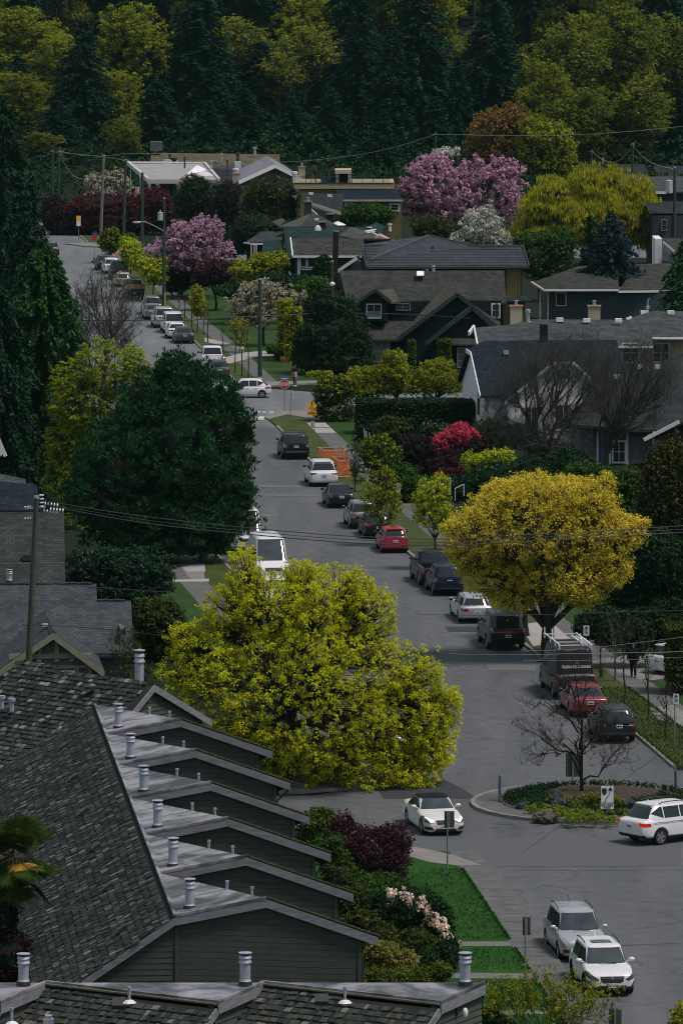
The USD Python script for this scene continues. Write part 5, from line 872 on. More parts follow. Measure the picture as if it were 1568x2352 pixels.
def grown(m, d):
    b = m.bounding_box(); c = [(b[i] + b[i + 3]) / 2 for i in range(3)]; s_ = [1 + 2 * d / max(.2, b[i + 3] - b[i]) for i in range(3)]
    return m.translate([-x for x in c]).scale(s_).translate(c)
def xz_prism(pts, y0, y1):                     # outline seen from the front or the back
    cs = CrossSection([np.asarray(_ccw(pts), float)]); e = cs.extrude(y1 - y0)        # extruded along +z
    return e.transform(np.array([[1, 0, 0, 0], [0, 0, -1, y1], [0, 1, 0, 0]], float))
def yz_prism(pts, x0, x1):                     # outline seen from the side
    cs = CrossSection([np.asarray(_ccw(pts), float)]); e = cs.extrude(x1 - x0)
    return e.transform(np.array([[0, 0, 1, x0], [1, 0, 0, 0], [0, 1, 0, 0]], float))
def _ccw(p):
    p = np.asarray(p, float); a = np.sum(p[:, 0] * np.roll(p[:, 1], -1) - np.roll(p[:, 0], -1) * p[:, 1]); return p if a > 0 else p[::-1]
def mirror(pts): return [(-x, z) for x, z in pts]
SED = dict(L=4.65, W=1.80, H=1.46, belt=.93, nose=.70, deck=.99, tailz=.95, cowl=1.22, rf=1.95, rr=3.35, tail=4.05, ht=.70)
HAT = dict(L=4.1, W=1.72, H=1.50, belt=.98, nose=.76, deck=1.0, tailz=.98, cowl=1.0, rf=1.70, rr=3.62, tail=3.98, ht=.74)
SUV = dict(L=4.65, W=1.86, H=1.69, belt=1.07, nose=.88, deck=1.07, tailz=1.04, cowl=1.18, rf=1.85, rr=4.15, tail=4.52, ht=.75, gc=.24)
BIG = dict(L=5.25, W=2.0, H=1.92, belt=1.20, nose=1.02, deck=1.2, tailz=1.17, cowl=1.38, rf=1.98, rr=4.85, tail=5.13, ht=.80, gc=.28, sq=6)
WAG = dict(L=4.9, W=1.85, H=1.47, belt=.94, nose=.70, deck=.97, tailz=.94, cowl=1.28, rf=2.0, rr=4.3, tail=4.75, ht=.70)
PIC = dict(L=5.7, W=2.0, H=1.92, belt=1.22, nose=1.05, deck=1.18, tailz=1.16, cowl=1.45, rf=2.05, rr=3.62, tail=3.78, ht=.78, gc=.32, sq=6, bed=(3.95, 5.62), wr=.93)
VAN = dict(L=5.9, W=2.04, H=2.55, belt=1.30, nose=1.02, deck=1.3, tailz=1.28, cowl=.72, rf=1.75, rr=5.74, tail=5.82, ht=.84, hb=.97, gc=.26, sq=8, wr=.93)
def make_car(name, label, k, pm, front=None, rear=None, head=None, away=True, wheels=(.92, None), opts=(), group=None, cat='car', rim=RIM):
    """front / rear: pixel of the ground midway between the wheels of that axle. head: forward direction (x, y)."""
    k = dict(k); L, W, Ht, belt = k['L'], k['W'], k['H'], k['belt']; hw = W / 2
    wf = k.get('axf', .90); wb = k.get('wb', L * .585); rw = k.get('rw', .33)
    p = G(*(front or rear)); 
    if head is None: t = rdir(p[1]); head = t if away else -t
    head = nrm(np.array([head[0], head[1]])); 
    yfw = L / 2 - wf; yrw = yfw - wb
    o2 = p[:2] - head * (yfw if front else yrw); rot = math.degrees(math.atan2(-head[0], head[1]))
    t = thing(name, label, cat, (o2[0], o2[1], .008), rot, group)
    body, house, yf, yr = car_shapes(k)
    Y = lambda d: L / 2 - d
    arches = []
    for ya in (yfw, yrw):
        for sx in (-1, 1):
            c = Manifold.cylinder(.30, rw + .065, rw + .065, 22).rotate([0, 90, 0]).translate([hw - .26 if sx > 0 else -hw - .04, ya, rw]); arches.append(c)
    cutters = arches[0] + arches[1] + arches[2] + arches[3]
    solid = body + house
    if 'bed' in k:
        a, b = k['bed']; solid = solid - Manifold.cube([W * .80, b - a, .62]).translate([-W * .40, Y(b), k['deck'] - .52])
    solid = solid - cutters
    skin = grown(body, .007) - cutters; gskin = grown(house, .007); both = grown(body + house, .006)
    clad = k.get('clad')
    if clad:
        up = solid.trim_by_plane([0, 0, 1], clad); lo = solid.trim_by_plane([0, 0, -1], -clad)
        if 'archclad' in opts:
            rings = None
            for ya in (yfw, yrw):
                r = Manifold.cylinder(W + .2, rw + .13, rw + .13, 24).rotate([0, 90, 0]).translate([-hw - .1, ya, rw]); rings = r if rings is None else rings + r
            lo = lo + (up ^ rings); up = up - rings
        obj('body', MB().manifold(up), pm, t, smooth=35); obj('cladding', MB().manifold(lo), BLACKP, t, smooth=35)
    else: obj('body', MB().manifold(solid), pm, t, smooth=35)
    def part(nm, m, mt, label=None, parent=t):
        if m is not None and m.num_tri() > 0: return obj(nm, MB().manifold(m), mt, parent, label=label, smooth=35)
    # side windows, cut by pillars
    z0, z1 = belt + .035, Ht - .115 * min(1, (Ht - belt) / .5) - .0; tf = lambda z: (z - belt) / (Ht - belt)
    A = k.get('apil', .20); C = k.get('cpil', .26)
    if 'van' in opts: z1 = belt + .62
    segs = k.get('pil', (lerp(k['rf'], k['rr'], .38), lerp(k['rf'], k['rr'], .82)))
    edges = [None] + list(segs) + [None]
    def fy(z): return yf(tf(z)) - A - (.04 if z > z0 + .1 else 0)
    def ry(z): return yr(tf(z)) + C
    cpil_z0 = z0 + k.get('kick', 0.0)
    for q in range(len(edges) - 1):
        if 'van' in opts and q > 0: break
        lo_f, hi_f = (fy(z0), fy(z1)) if edges[q] is None else (Y(edges[q]) - .03,) * 2
        lo_r, hi_r = (ry(z0), ry(z1)) if edges[q + 1] is None else (Y(edges[q + 1]) + .03,) * 2
        if lo_f - lo_r < .12 and hi_f - hi_r < .12: continue
        poly = [(lo_f, z0), (hi_f, z1), (max(hi_r, -9), z1), (lo_r, z0 if edges[q + 1] is not None else cpil_z0)]
        if hi_f <= hi_r: poly = [(lo_f, z0), ((hi_f + hi_r) / 2, z1), (lo_r, z0)]
        pr = yz_prism(poly, .25, 2.0)
        for m_ in (pr, pr.mirror([1, 0, 0])): part('side_window', gskin ^ m_, GLASS_DARK)
    hbw, htw = k.get('hb', .93) * hw, k.get('ht', .74) * hw
    part('windscreen', gskin ^ xz_prism([(-hbw * .86, belt + .015), (hbw * .86, belt + .015), (htw * .86, Ht - .085), (-htw * .86, Ht - .085)], yf(.55) - (.35 if 'van' not in opts else .6), 9), GLASS_SCREEN)
    if 'norear' not in opts:
        rz0, rz1 = k.get('rwz', (belt + .05, Ht - .12)); rs = k.get('rws', .84)
        part('rear_window', gskin ^ xz_prism([(-hbw * rs, rz0), (hbw * rs, rz0), (htw * rs, rz1), (-htw * rs, rz1)], -9, yr(.5) + .30), GLASS_DARK)
    # lights, grille, bumpers
    nose = k['nose']; tz = k.get('tailz', k.get('deck', belt) - .04)
    hl = k.get('headlight', [(.52 * hw, nose - .14), (.98 * hw, nose - .02), (.98 * hw, nose + .10), (.80 * hw, nose + .02), (.54 * hw, nose - .04)])
    hy = k.get('heady', .62)
    for s_ in (1, -1): part('headlight', skin ^ xz_prism(hl if s_ > 0 else mirror(hl), Y(hy), 9), k.get('hmat', LAMP))
    if 'drl' in opts:
        dl = k['drl']; sk2 = grown(body, .014) - cutters
        for s_ in (1, -1): part('headlight_strip', sk2 ^ xz_prism(dl if s_ > 0 else mirror(dl), Y(hy), 9), LAMP_LIT)
    if 'grille' in k: part('grille', skin ^ xz_prism(k['grille'], Y(.4), 9), BLACKP)
    if 'intake' in k: part('lower_intake', skin ^ xz_prism(k['intake'], Y(.4), 9), BLACKP)
    if 'sideint' in k:
        for s_ in (1, -1): part('side_intake', skin ^ xz_prism(k['sideint'] if s_ > 0 else mirror(k['sideint']), Y(.5), 9), BLACKP)
    tl = k.get('taillight', [(.62 * hw, tz - .24), (.99 * hw, tz - .20), (.99 * hw, tz - .03), (.64 * hw, tz - .06)])
    ty = k.get('taily', .34); tb = both - cutters
    for s_ in (1, -1): part('tail_light', tb ^ xz_prism(tl if s_ > 0 else mirror(tl), -9, Y(L - ty)), TAIL_LIT if 'brake' in opts else TAIL)
    if 'revl' in k:
        sk2 = grown(body, .012) - cutters
        for s_ in (1, -1): part('reversing_light', sk2 ^ xz_prism(k['revl'] if s_ > 0 else mirror(k['revl']), -9, Y(L - ty)), LAMP)
    if 'strip' in k:
        m_, pts = k['strip']; part('rear_strip', (grown(body, .013) - cutters) ^ xz_prism(pts, -9, Y(L - .3)), m_)
    if 'bumper' in k: part('rear_bumper_insert', skin ^ xz_prism(k['bumper'], -9, Y(L - .5)), BLACKP)
    pz = k.get('platez', tz - .20); pzf = k.get('platef', nose - .32)
    for yy, z, nm in ((-L / 2, pz, 'rear_plate'), (L / 2, pzf, 'front_plate')):
        s_ = 1 if yy > 0 else -1
        bb = (body ^ xz_prism([(-.1, z - .05), (.1, z - .05), (.1, z + .05), (-.1, z + .05)], -9 if s_ < 0 else 0, 0 if s_ < 0 else 9))
        yb = bb.bounding_box()[1 if s_ < 0 else 4] if bb.num_tri() else yy
        mb = MB().box((0, yb + s_ * .012, z), (.32, .022, .16)); pl = obj(nm, mb, PLATE, t)
        tx = k.get('platetext')
        if tx and s_ > 0:
            tm = meshkit.text_mesh(tx, .075, .004, True); v = np.array(tm.vertices); v[:, 0] -= v[:, 0].mean(); v = np.stack([-v[:, 0], yb + .024 + v[:, 2], z - .04 + v[:, 1]], -1); v[:, 0] *= .9
            obj('plate_number', MB().add(v, tm.faces), PLATE_INK, pl)
        else: obj('plate_number', MB().box((0, yb + s_ * .026, z - .005), (.25, .005, .055)), PLATE_INK, pl)
    # mirrors, handles, wheels
    for s_ in (1, -1):
        mm = MB(); ym = yf(.12) - .30; xm = hbw + .13
        mm.ball((s_ * xm, ym, belt + .085), (.125, .075, .085), 2); mm.bar((s_ * (hbw - .04), ym, belt + .03), (s_ * xm, ym, belt + .06), .05, .05)
        mo = obj('wing_mirror', mm, k.get('mirm', pm), t, smooth=True)
        obj('mirror_glass', MB().box((s_ * xm, ym - .075, belt + .085), (.19, .008, .11)), GLASS_DARK, mo)
        if 'van' not in opts:
            for d in ([segs[0] - .12, segs[min(1, len(segs) - 1)] - .12] if len(segs) > 1 else [segs[0] - .12]):
                obj('door_handle', MB().box((s_ * (hw * .985 + .012), Y(d), belt - .13), (.03, .17, .03)), k.get('handm', pm), t)
    for ya in (yfw, yrw):
        for s_ in (1, -1):
            wx = s_ * (hw - .125); wn = node('wheel', t, (wx, ya, rw))
            ty_ = MB().lathe([(rw * .70, -.10), (rw * .93, -.105), (rw, -.07), (rw, .07), (rw * .93, .105), (rw * .70, .10)], k=22, axis='x'); obj('tyre', ty_, TYRE, wn, smooth=40)
            rm = MB().lathe([(0.001, s_ * .075), (rw * .18, s_ * .075), (rw * .18, s_ * .045), (rw * .20, s_ * .02), (rw * .62, s_ * .01), (rw * .66, s_ * .095), (rw * .72, s_ * .095)], k=22, axis='x')
            for q in range(5):
                a = q * 2 * math.pi / 5; r0, r1 = .14 * rw, .66 * rw; e = np.array([0, math.cos(a), math.sin(a)])
                rm.bar(np.array([s_ * .07, 0, 0]) + e * r0, np.array([s_ * .075, 0, 0]) + e * r1, .075 * rw / .33, .03, up=(1, 0, 0))
            obj('rim', rm, rim, wn)
    # options
    if 'rails' in opts:
        for s_ in (1, -1):
            xs = s_ * (htw - .04); mb = MB(); n = 9; ys = np.linspace(yf(1) - .35, yr(1) + .25, n); zz = Ht + .02 + .05 * np.sin(np.linspace(0, np.pi, n)) ** .35
            mb.tube(np.stack([np.full(n, xs), ys, zz], -1), .022, 6); obj('roof_rail', mb, k.get('railm', BLACKP), t)
    if 'crossbars' in opts:
        for d in (.3, .7): obj('roof_bar', MB().box((0, lerp(yf(1), yr(1), d), Ht + .08), (htw * 2.0, .06, .035)), BLACKP, t)
    if 'sunroof' in opts: part('sunroof', grown(house, .02) ^ Manifold.cube([htw * 1.1, .52, 9]).translate([-htw * .55, yf(1) - .92, Ht - .06]), GLASS_DARK)
    if 'softtop' in opts: part('folding_roof', grown(house, .012) ^ Manifold.cube([9, 9, 9]).translate([-4.5, -9 + yf(1) + .22, lerp(belt, Ht, .84)]) , plain('soft_top', (.012, .014, .018), .9)); part('folding_roof', grown(house, .011) ^ Manifold.cube([9, 9, 9]).translate([-4.5, -9 + yr(.0) + .75, belt]), plain('soft_top', (.012, .014, .018), .9))
    if 'fin' in opts: obj('aerial_fin', MB().prism([(-.02, yr(1) + .32, Ht + .0), (.02, yr(1) + .32, Ht + .0), (.012, yr(1) + .18, Ht + .12), (-.012, yr(1) + .18, Ht + .12)], (0, -.06, 0)), pm, t)
    if 'aerial' in opts: obj('aerial', MB().tube([(0, yr(1) + .5, Ht), (0, yr(1) + .3, Ht + .28)], .012, 5), BLACKP, t)
    if 'spoiler' in opts: obj('roof_spoiler', MB().prism([(-htw * .8, yr(1) + .1, Ht - .05), (htw * .8, yr(1) + .1, Ht - .05), (htw * .74, yr(1) - .14, Ht - .06), (-htw * .74, yr(1) - .14, Ht - .06)], (0, 0, .035)), pm, t)
    if 'third' in opts: obj('high_brake_light', MB().box((0, yr(.93) - .02, Ht - .10), (.3, .03, .035)), TAIL, t)
    if 'emblem' in k: obj('emblem', MB().lathe([(.001, .02), (.055, .02), (.065, 0)], (0, L / 2 + .0, k['emblem']), 14, 'y'), CHROME, t)
    if 'wiper' in opts: obj('wiper', MB().bar((-.35, yf(.04) + .03, belt + .05), (.3, yf(.02) + .05, belt + .03), .03, .02), BLACKP, t)
    return t, dict(Y=Y, yf=yf, yr=yr, hw=hw, htw=htw, hbw=hbw, k=k, part=part, body=body, house=house, skin=skin, gskin=gskin, cut=cutters)

PW_ = paint('car_white', (.62, .61, .61)); PSIL = paint('car_silver', (.42, .41, .43), .45); PCRM = paint('car_pearl', (.60, .58, .55)); PGRY = paint('car_grey', (.070, .078, .085), .5); PBLK = paint('car_black', (.010, .010, .012)); PNVY = paint('car_navy', (.010, .013, .032), .3)
PRED = paint('car_maroon', (.17, .018, .022), .3); PPINK = paint('car_cherry', (.40, .022, .055), .2); PCHAR = paint('car_charcoal', (.030, .032, .034), .4, dirt=.3); PSTEEL = paint('car_steel', (.17, .17, .18), .5); PTEAL = paint('car_green_grey', (.055, .075, .080), .5); PBEIGE = paint('car_beige', (.40, .34, .25), .2)
right_g = 'cars parked along the right kerb'
u = nrm([.13, -.99])
# ---- nearest cars, facing the camera
k = dict(SUV, L=4.46, W=1.80, H=1.60, belt=1.02, nose=.86, cowl=1.10, rf=1.78, rr=3.95, tail=4.30, clad=.40, axf=.90, wb=2.67, rw=.345,
         headlight=[(.46, .66), (.60, .60), (.885, .72), (.885, .90), (.80, .86)], heady=.75, hmat=LAMP_DARK, grille=[(-.44, .76), (.44, .76), (.40, .58), (.30, .53), (-.30, .53), (-.40, .58)], intake=[(-.62, .30), (.62, .30), (.50, .44), (-.50, .44)],
         sideint=[(.62, .32), (.90, .34), (.90, .60), (.78, .56), (.72, .46)], platef=.44, platetext='PB6 196', emblem=.70)
c, h = make_car('car', 'white small SUV with black sunroof and cladding, nearest car at the lower right', k, PW_, front=(1396, 2283), away=False, head=u, opts=('rails', 'archclad', 'sunroof', 'fin', 'wiper'), rim=RIM_DARK)
obj('grille_bar', MB().box((-.22, h['k']['L'] / 2 + .0, .70), (.32, .03, .025)).box((.22, h['k']['L'] / 2 + .0, .70), (.32, .03, .025)), CHROME, c)
for s_ in (1, -1): obj('fog_lamp', MB().ball((s_ * .76, h['k']['L'] / 2 - .13, .44), (.055, .04, .055), 2), LAMP, c, smooth=True); 
k = dict(SUV, L=4.55, W=1.82, H=1.66, belt=1.02, nose=.84, cowl=1.0, rf=1.80, rr=4.05, tail=4.42, axf=.92, wb=2.70, rw=.33, gc=.2,
         headlight=[(.48, .66), (.88, .60), (.90, .86), (.72, .90)], heady=.8, hmat=LAMP, grille=[(-.30, .74), (.30, .74), (.26, .66), (-.26, .66)], intake=[(-.45, .30), (.45, .30), (.42, .44), (-.42, .44)], sideint=[(.50, .36), (.82, .38), (.80, .50), (.52, .50)])
c, h = make_car('car', 'silver people carrier with black roof rails behind the white small SUV', k, PSIL, front=(1334, 2203), away=False, head=u, opts=('rails', 'aerial', 'wiper'))
for d in (.35, .5, .65, .8): obj('roof_rib', MB().box((0, lerp(h['yf'](1), h['yr'](1), d), 1.675), (1.0, .05, .02)), PSIL, c)
for s_ in (1, -1): h['part']('turn_signal', (grown(h['body'], .013) - h['cut']) ^ xz_prism([(s_ * .82, .62), (s_ * .91, .61), (s_ * .91, .74)], h['Y'](.85), 9), AMBER, parent=c)
k = dict(SED, L=4.70, W=1.80, H=1.40, belt=.93, nose=.74, cowl=1.45, rf=2.12, rr=3.15, tail=3.95, deck=.95, axf=.85, wb=2.76, rw=.335, gc=.15, wf=.70,
         headlight=[(.42, .62), (.60, .54), (.86, .60), (.89, .78), (.80, .78)], heady=.9, hmat=LAMP_DARK, drl=[(.46, .645), (.62, .565), (.66, .60), (.80, .76), (.76, .77)], grille=[(-.42, .68), (.42, .68), (.36, .50), (-.36, .50)],
         intake=[(-.52, .18), (.52, .18), (.40, .33), (-.40, .33)], sideint=[(.50, .26), (.84, .28), (.86, .42), (.58, .40)], platef=.40, emblem=.59, pil=(3.3,))
c, h = make_car('car', 'pearl white convertible with black soft top and lit headlights entering the circle', k, PCRM, front=(1013, 1915), head=nrm([.21, -.98]), opts=('softtop', 'drl', 'norear'))
obj('grille_bar', MB().box((-.24, 2.33, .60), (.30, .03, .03)).box((.24, 2.33, .60), (.30, .03, .03)), CHROME, c)
k = dict(SUV, L=4.70, W=1.84, H=1.68, belt=1.08, nose=.88, clad=.36, axf=.92, wb=2.79, rw=.35, taillight=[(.60, .87), (.92, .81), (.93, .94), (.62, .99)], taily=.45, rr=3.85, tail=4.5, kick=.2, cpil=.36, ht=.71, platez=.80, bumper=[(-.85, .28), (.85, .28), (.85, .47), (-.85, .47)])
p = G(1514.7, 1942); hd = nrm([.80, .60]); lf = np.array([-hd[1], hd[0]]); q = p[:2] + lf * .80
qx = (CXP + q[0] * FPX / q[1], GY(q[1]))
c, h = make_car('car', 'white crossover with lit brake lights cut by the right edge beside the circle', k, PW_, rear=qx, head=hd, opts=('rails', 'brake', 'fin', 'spoiler', 'third'))
obj('chrome_strip', MB().box((.925, -.2, .96), (.012, 3.2, .025)), CHROME, c)
# ---- right kerb, from the nearest back up the street
def rowcar(label, k, pm, rear, opts=(), name='car', cat='car', **kw): return make_car(name, label, k, pm, rear=rear, opts=opts, group=None, cat=cat, **kw)
RV = [(.30, .74), (.56, .74), (.56, .66), (.30, .66)]
rowcar('dusty charcoal crossover with pale roof, nearest parked at the right kerb', dict(SUV, L=4.3, W=1.80, H=1.62, bumper=[(-.8, .3), (.8, .3), (.8, .55), (-.8, .55)], taillight=[(.58, .82), (.89, .80), (.89, .98), (.64, .96)]), PCHAR, (1413, 1703), ('rails',), rim=RIM_DARK)
rowcar('dark red sedan parked between the black van and the charcoal crossover', dict(SED, L=4.8, W=1.84, taillight=[(.36, .82), (.91, .78), (.91, .92), (.38, .88)], platez=.74), PRED, (1348, 1644), ('fin',))
rowcar('silver estate car with red tail lights parked ahead of the black SUV', dict(WAG, taillight=[(.50, .68), (.91, .70), (.91, .86), (.50, .84)], platez=.62, bumper=[(-.7, .22), (.7, .22), (.66, .32), (-.66, .32)]), PSIL, (1089, 1428), ('rails', 'fin', 'third'))
rowcar('large black SUV with full width red tail light strip, parked before the driveway', dict(BIG, strip=(TAIL, [(-.98, 1.00), (.98, 1.00), (.98, 1.16), (-.98, 1.16)]), taillight=[(.80, .98), (.99, .98), (.99, 1.18), (.80, 1.18)], platez=.80, railm=CHROME, revl=[(.0, 1.06), (.78, 1.06), (.78, 1.12), (.0, 1.12)], rw=.39), PBLK, (1159, 1490), ('rails',))
rowcar('navy compact SUV half under the golden tree, behind the silver estate', dict(SUV, L=4.4, W=1.80, H=1.70, platez=.98, taillight=[(.72, .80), (.90, .80), (.90, 1.02), (.74, 1.02)], bumper=[(-.8, .3), (.8, .3), (.8, .5), (-.8, .5)]), PNVY, (1027, 1366), ('rails', 'third'))
rowcar('black pickup truck with red tail lights, half hidden by the golden tree', dict(PIC, taillight=[(.84, .80), (.985, .80), (.985, 1.10), (.84, 1.10)], rw=.40, bumper=[(-.9, .45), (.9, .45), (.9, .62), (-.9, .62)]), PBLK, (999, 1344), ('third',), name='pickup_truck', cat='pickup truck')
rowcar('cherry red hatchback parked in front of the black pickup', dict(HAT, L=4.0, taillight=[(.62, .72), (.85, .72), (.85, .98), (.66, .95)], platez=.74, mirm=BLACKP), PPINK, (905, 1269), ('aerial', 'spoiler'))
rowcar('black hatchback with red lamps between the grey crossover and red hatchback', dict(HAT, L=4.5, W=1.80, rr=3.95, tail=4.35, taillight=[(.46, .80), (.89, .82), (.89, .96), (.48, .92)], platez=.72), PBLK, (866, 1235), ('spoiler', 'fin'))
rowcar('grey crossover with pale tailgate behind the black sedan', dict(SUV, taillight=[(.50, .92), (.91, .90), (.91, 1.03), (.52, 1.02)], bumper=[(-.88, .3), (.88, .3), (.88, .72), (-.88, .72)], platez=.82), PSTEEL, (833, 1213), ('rails',))
rowcar('black sedan parked between the white SUV and grey crossover', dict(SED, taillight=[(.60, .72), (.89, .72), (.89, .92), (.60, .90)], platez=.76), PBLK, (781, 1165))
rowcar('white SUV with dark rear window parked beside the orange fence', dict(SUV, L=4.95, W=1.96, H=1.72, taillight=[(.50, .90), (.96, .84), (.96, .98), (.54, .99)], platez=.80, rwz=(1.13, 1.56), mirm=BLACKP), PW_, (741, 1116), ('rails', 'spoiler'))
rowcar('black SUV with chrome bumper strip, first parked after the stop sign', dict(BIG, L=5.1, H=1.80, belt=1.14, taillight=[(.66, .88), (.98, .88), (.98, 1.12), (.68, 1.10)], revl=[(.70, .92), (.90, .92), (.90, 1.00), (.70, 1.00)], strip=(CHROME, [(-.75, .56), (.75, .56), (.75, .60), (-.75, .60)]), platez=.94), PBLK, (677, 1053), ('rails', 'crossbars'))
rowcar('dark car with glowing brake light emerging behind the big pine', dict(SUV, H=1.6), PGRY, (545, 1002), ('brake',))
p = G(599, 914); k = dict(HAT, L=4.1, H=1.52, belt=.92, cowl=.70, rf=1.70, rr=3.25, tail=3.92, wb=2.5, axf=.85, rw=.30, taillight=[(.70, .78), (.85, .76), (.85, 1.0), (.74, 1.02)], taily=.5, kick=.26, apil=.25, cpil=.38)
hd = nrm([-.995, -.06]); q = p[:2] + np.array([.06, .995]) * .72
make_car('car', 'small white hatchback crossing the junction behind the stop sign', k, PW_, rear=(CXP + q[0] * FPX / q[1], GY(q[1])), head=hd, opts=('spoiler',))
rowcar('dark grey sedan parked nearest the far side of the junction', dict(SED, taillight=[(.50, .76), (.88, .74), (.88, .92), (.52, .90)], revl=[(.5, .80), (.6, .80), (.6, .84), (.5, .84)]), PGRY, (503, 868), ('aerial',))
rowcar('white pickup truck with dark rear window beyond the junction', dict(PIC, L=5.6, taillight=[(.84, .82), (.985, .82), (.985, 1.08), (.84, 1.08)], mirm=BLACKP, bumper=[(-.9, .45), (.9, .45), (.9, .60), (-.9, .60)]), PW_, (489, 848), (), name='pickup_truck', cat='pickup truck')
rowcar('green grey sedan parked at the kerb before the white pickup', dict(SED, taillight=[(.54, .70), (.87, .72), (.87, .90), (.54, .88)]), PTEAL, (423, 788), ())
rowcar('low white sedan parked directly behind the green grey sedan', dict(SED, H=1.42, taillight=[(.66, .78), (.88, .76), (.88, .86), (.66, .85)]), PW_, (406, 777), ())
rowcar('white pickup cab truck with black rear window in the upper parked row', dict(BIG, taillight=[(.82, .80), (.985, .80), (.985, 1.05), (.82, 1.05)]), PW_, (398, 764), (), name='pickup_truck', cat='pickup truck')
rowcar('tall silver SUV in the upper parked row beside the thin yellow tree', dict(BIG, taillight=[(.82, .80), (.985, .80), (.985, 1.15), (.82, 1.15)]), PSIL, (376, 752), ('rails',))
rowcar('small grey car with red tail lamp wedged between two SUVs', dict(SED, taillight=[(.54, .72), (.87, .72), (.87, .92), (.54, .90)]), PSTEEL, (352, 733), ())
rowcar('dark grey SUV with pale roof at the foot of the lamp pole', dict(SUV, H=1.78), PSTEEL, (350, 722), ('rails',))
rowcar('beige estate car parked beyond the wooden sided truck', dict(WAG, W=1.75, taillight=[(.60, .60), (.86, .60), (.86, .86), (.60, .86)]), PBEIGE, (283, 658), ())
rowcar('boxy black van parked beyond the beige estate', dict(BIG, H=2.0), PBLK, (274, 641), (), name='van', cat='van')
rowcar('white and black SUV near the top junction', dict(SUV, taillight=[(.72, .70), (.91, .70), (.91, 1.0), (.74, 1.0)]), PW_, (256, 628), ('rails', 'crossbars'))
rowcar('dark car parked last before the top junction fence', dict(SUV, H=1.6), PCHAR, (240, 620), ('rails',))
rowcar('black car with glowing tail light at the far left edge', dict(BIG, H=1.85), PBLK, (112, 592), ('brake',), head=nrm([-.3, .95]))
# ---- black van with lettering and a roof rack
k = dict(VAN, L=6.0, taillight=[(.90, .72), (1.01, .72), (1.01, 1.20), (.90, 1.20)], platez=.62, ht=.86, rws=.74, rwz=(1.62, 2.10), bumper=[(-.95, .3), (.95, .3), (.95, .55), (-.95, .55)], axf=1.0, wb=3.75, rw=.36)
PVAN = paint('van_black', (.018, .021, .024), .2, dirt=.25); PVANREAR = plain('van_rear_wrap', (.008, .009, .011), .4, var=.2)
c, h = make_car('van', 'black high roof delivery van with white lettering and ladder rack', k, PVAN, rear=(1314, 1602), opts=('van', 'third', 'norear'), cat='van')
yb = -3.0
h['part']('rear_door_wrap', (grown(h['body'] + h['house'], .010) - h['cut']) ^ xz_prism([(-.86, .66), (.86, .66), (.80, 2.36), (-.80, 2.36)], -9, -2.5), PVANREAR, parent=c)
tm = meshkit.text_mesh('CLEAN AIR CANADA', .13, .006, True); v = np.array(tm.vertices); v[:, 0] = (v[:, 0] - v[:, 0].min()) / np.ptp(v[:, 0]) * 1.46 - .73
obj('lettering', MB().add(np.stack([v[:, 0], yb + .06 - .012 - v[:, 2], 1.60 + v[:, 1]], -1), tm.faces), SIGN_WHITE, c)
obj('logo_mark', MB().box((.02, yb + .035, 1.86), (.16, .02, .12)), SIGN_RED, c)
for i, zz in enumerate((.80, .88, .96, 1.04)): obj('small_print', MB().box((-.45, yb - .005, zz), (.55, .008, .03)), plain('grey_print', (.10, .10, .10), .6), c)
rk = MB()
for s_ in (1, -1): rk.bar((s_ * .80, -2.7, 2.74), (s_ * .80, 2.0, 2.74), .05, .05)
for y in (-2.7, -1.4, .2, 2.0):
    rk.bar((-.88, y, 2.70), (.88, y, 2.70), .06, .04)
    for s_ in (1, -1): rk.bar((s_ * .80, y, 2.5), (s_ * .80, y, 2.74), .05, .05)
rk.bar((-.8, 2.0, 2.74), (-.8, 2.0, 3.05), .05, .05)
obj('roof_rack', rk, WHITE_TRIM, c)
ld = MB(); ld.bar((.30, -2.95, 2.80), (.30, .4, 2.80), .05, .07); ld.bar((.68, -2.95, 2.80), (.68, .4, 2.80), .05, .07)
for y in np.arange(-2.8, .4, .32): ld.bar((.30, y, 2.80), (.68, y, 2.80), .03, .03)
obj('ladder', ld, WHITE_TRIM, c); obj('ladder_clamp', MB().box((.35, -2.2, 2.92), (.12, .4, .14)).bar((.35, -2.1, 2.9), (.35, -2.1, 3.2), .05, .05), WHITE_TRIM, c)
# ---- left kerb: white vans and cars facing the camera
VW = dict(VAN, headlight=[(.60, .80), (.96, .84), (.96, 1.04), (.70, 1.02)], grille=[(-.5, .98), (.5, .98), (.45, .78), (-.45, .78)], axf=1.0, wb=3.7, rw=.36, mirm=BLACKP, intake=[(-.8, .3), (.8, .3), (.8, .48), (-.8, .48)])
make_car('van', 'white high roof van parked at the left kerb behind the yellow maple', VW, PW_, front=(624, 1339), away=False, opts=('van', 'norear'), cat='van')
make_car('van', 'second white van further up the left kerb beside the dark pine', VW, PW_, front=(566, 1270), away=False, opts=('van', 'norear'), cat='van')
make_car('car', 'white car in front of the white van, mostly behind the maple', dict(HAT, H=1.5), PW_, front=(636, 1394), away=False, opts=('rails',))
make_car('car', 'white car glimpsed through the lower right maple leaves', dict(HAT, H=1.5), PW_, front=(884, 1722), away=False)
make_car('car', 'white crossover in the driveway behind the columnar hedge', dict(SUV, H=1.62, taillight=[(.60, .86), (.92, .82), (.92, 1.0), (.60, .98)]), PW_, rear=(1540, 1552), head=nrm([.75, .66]), opts=('rails', 'spoiler'))
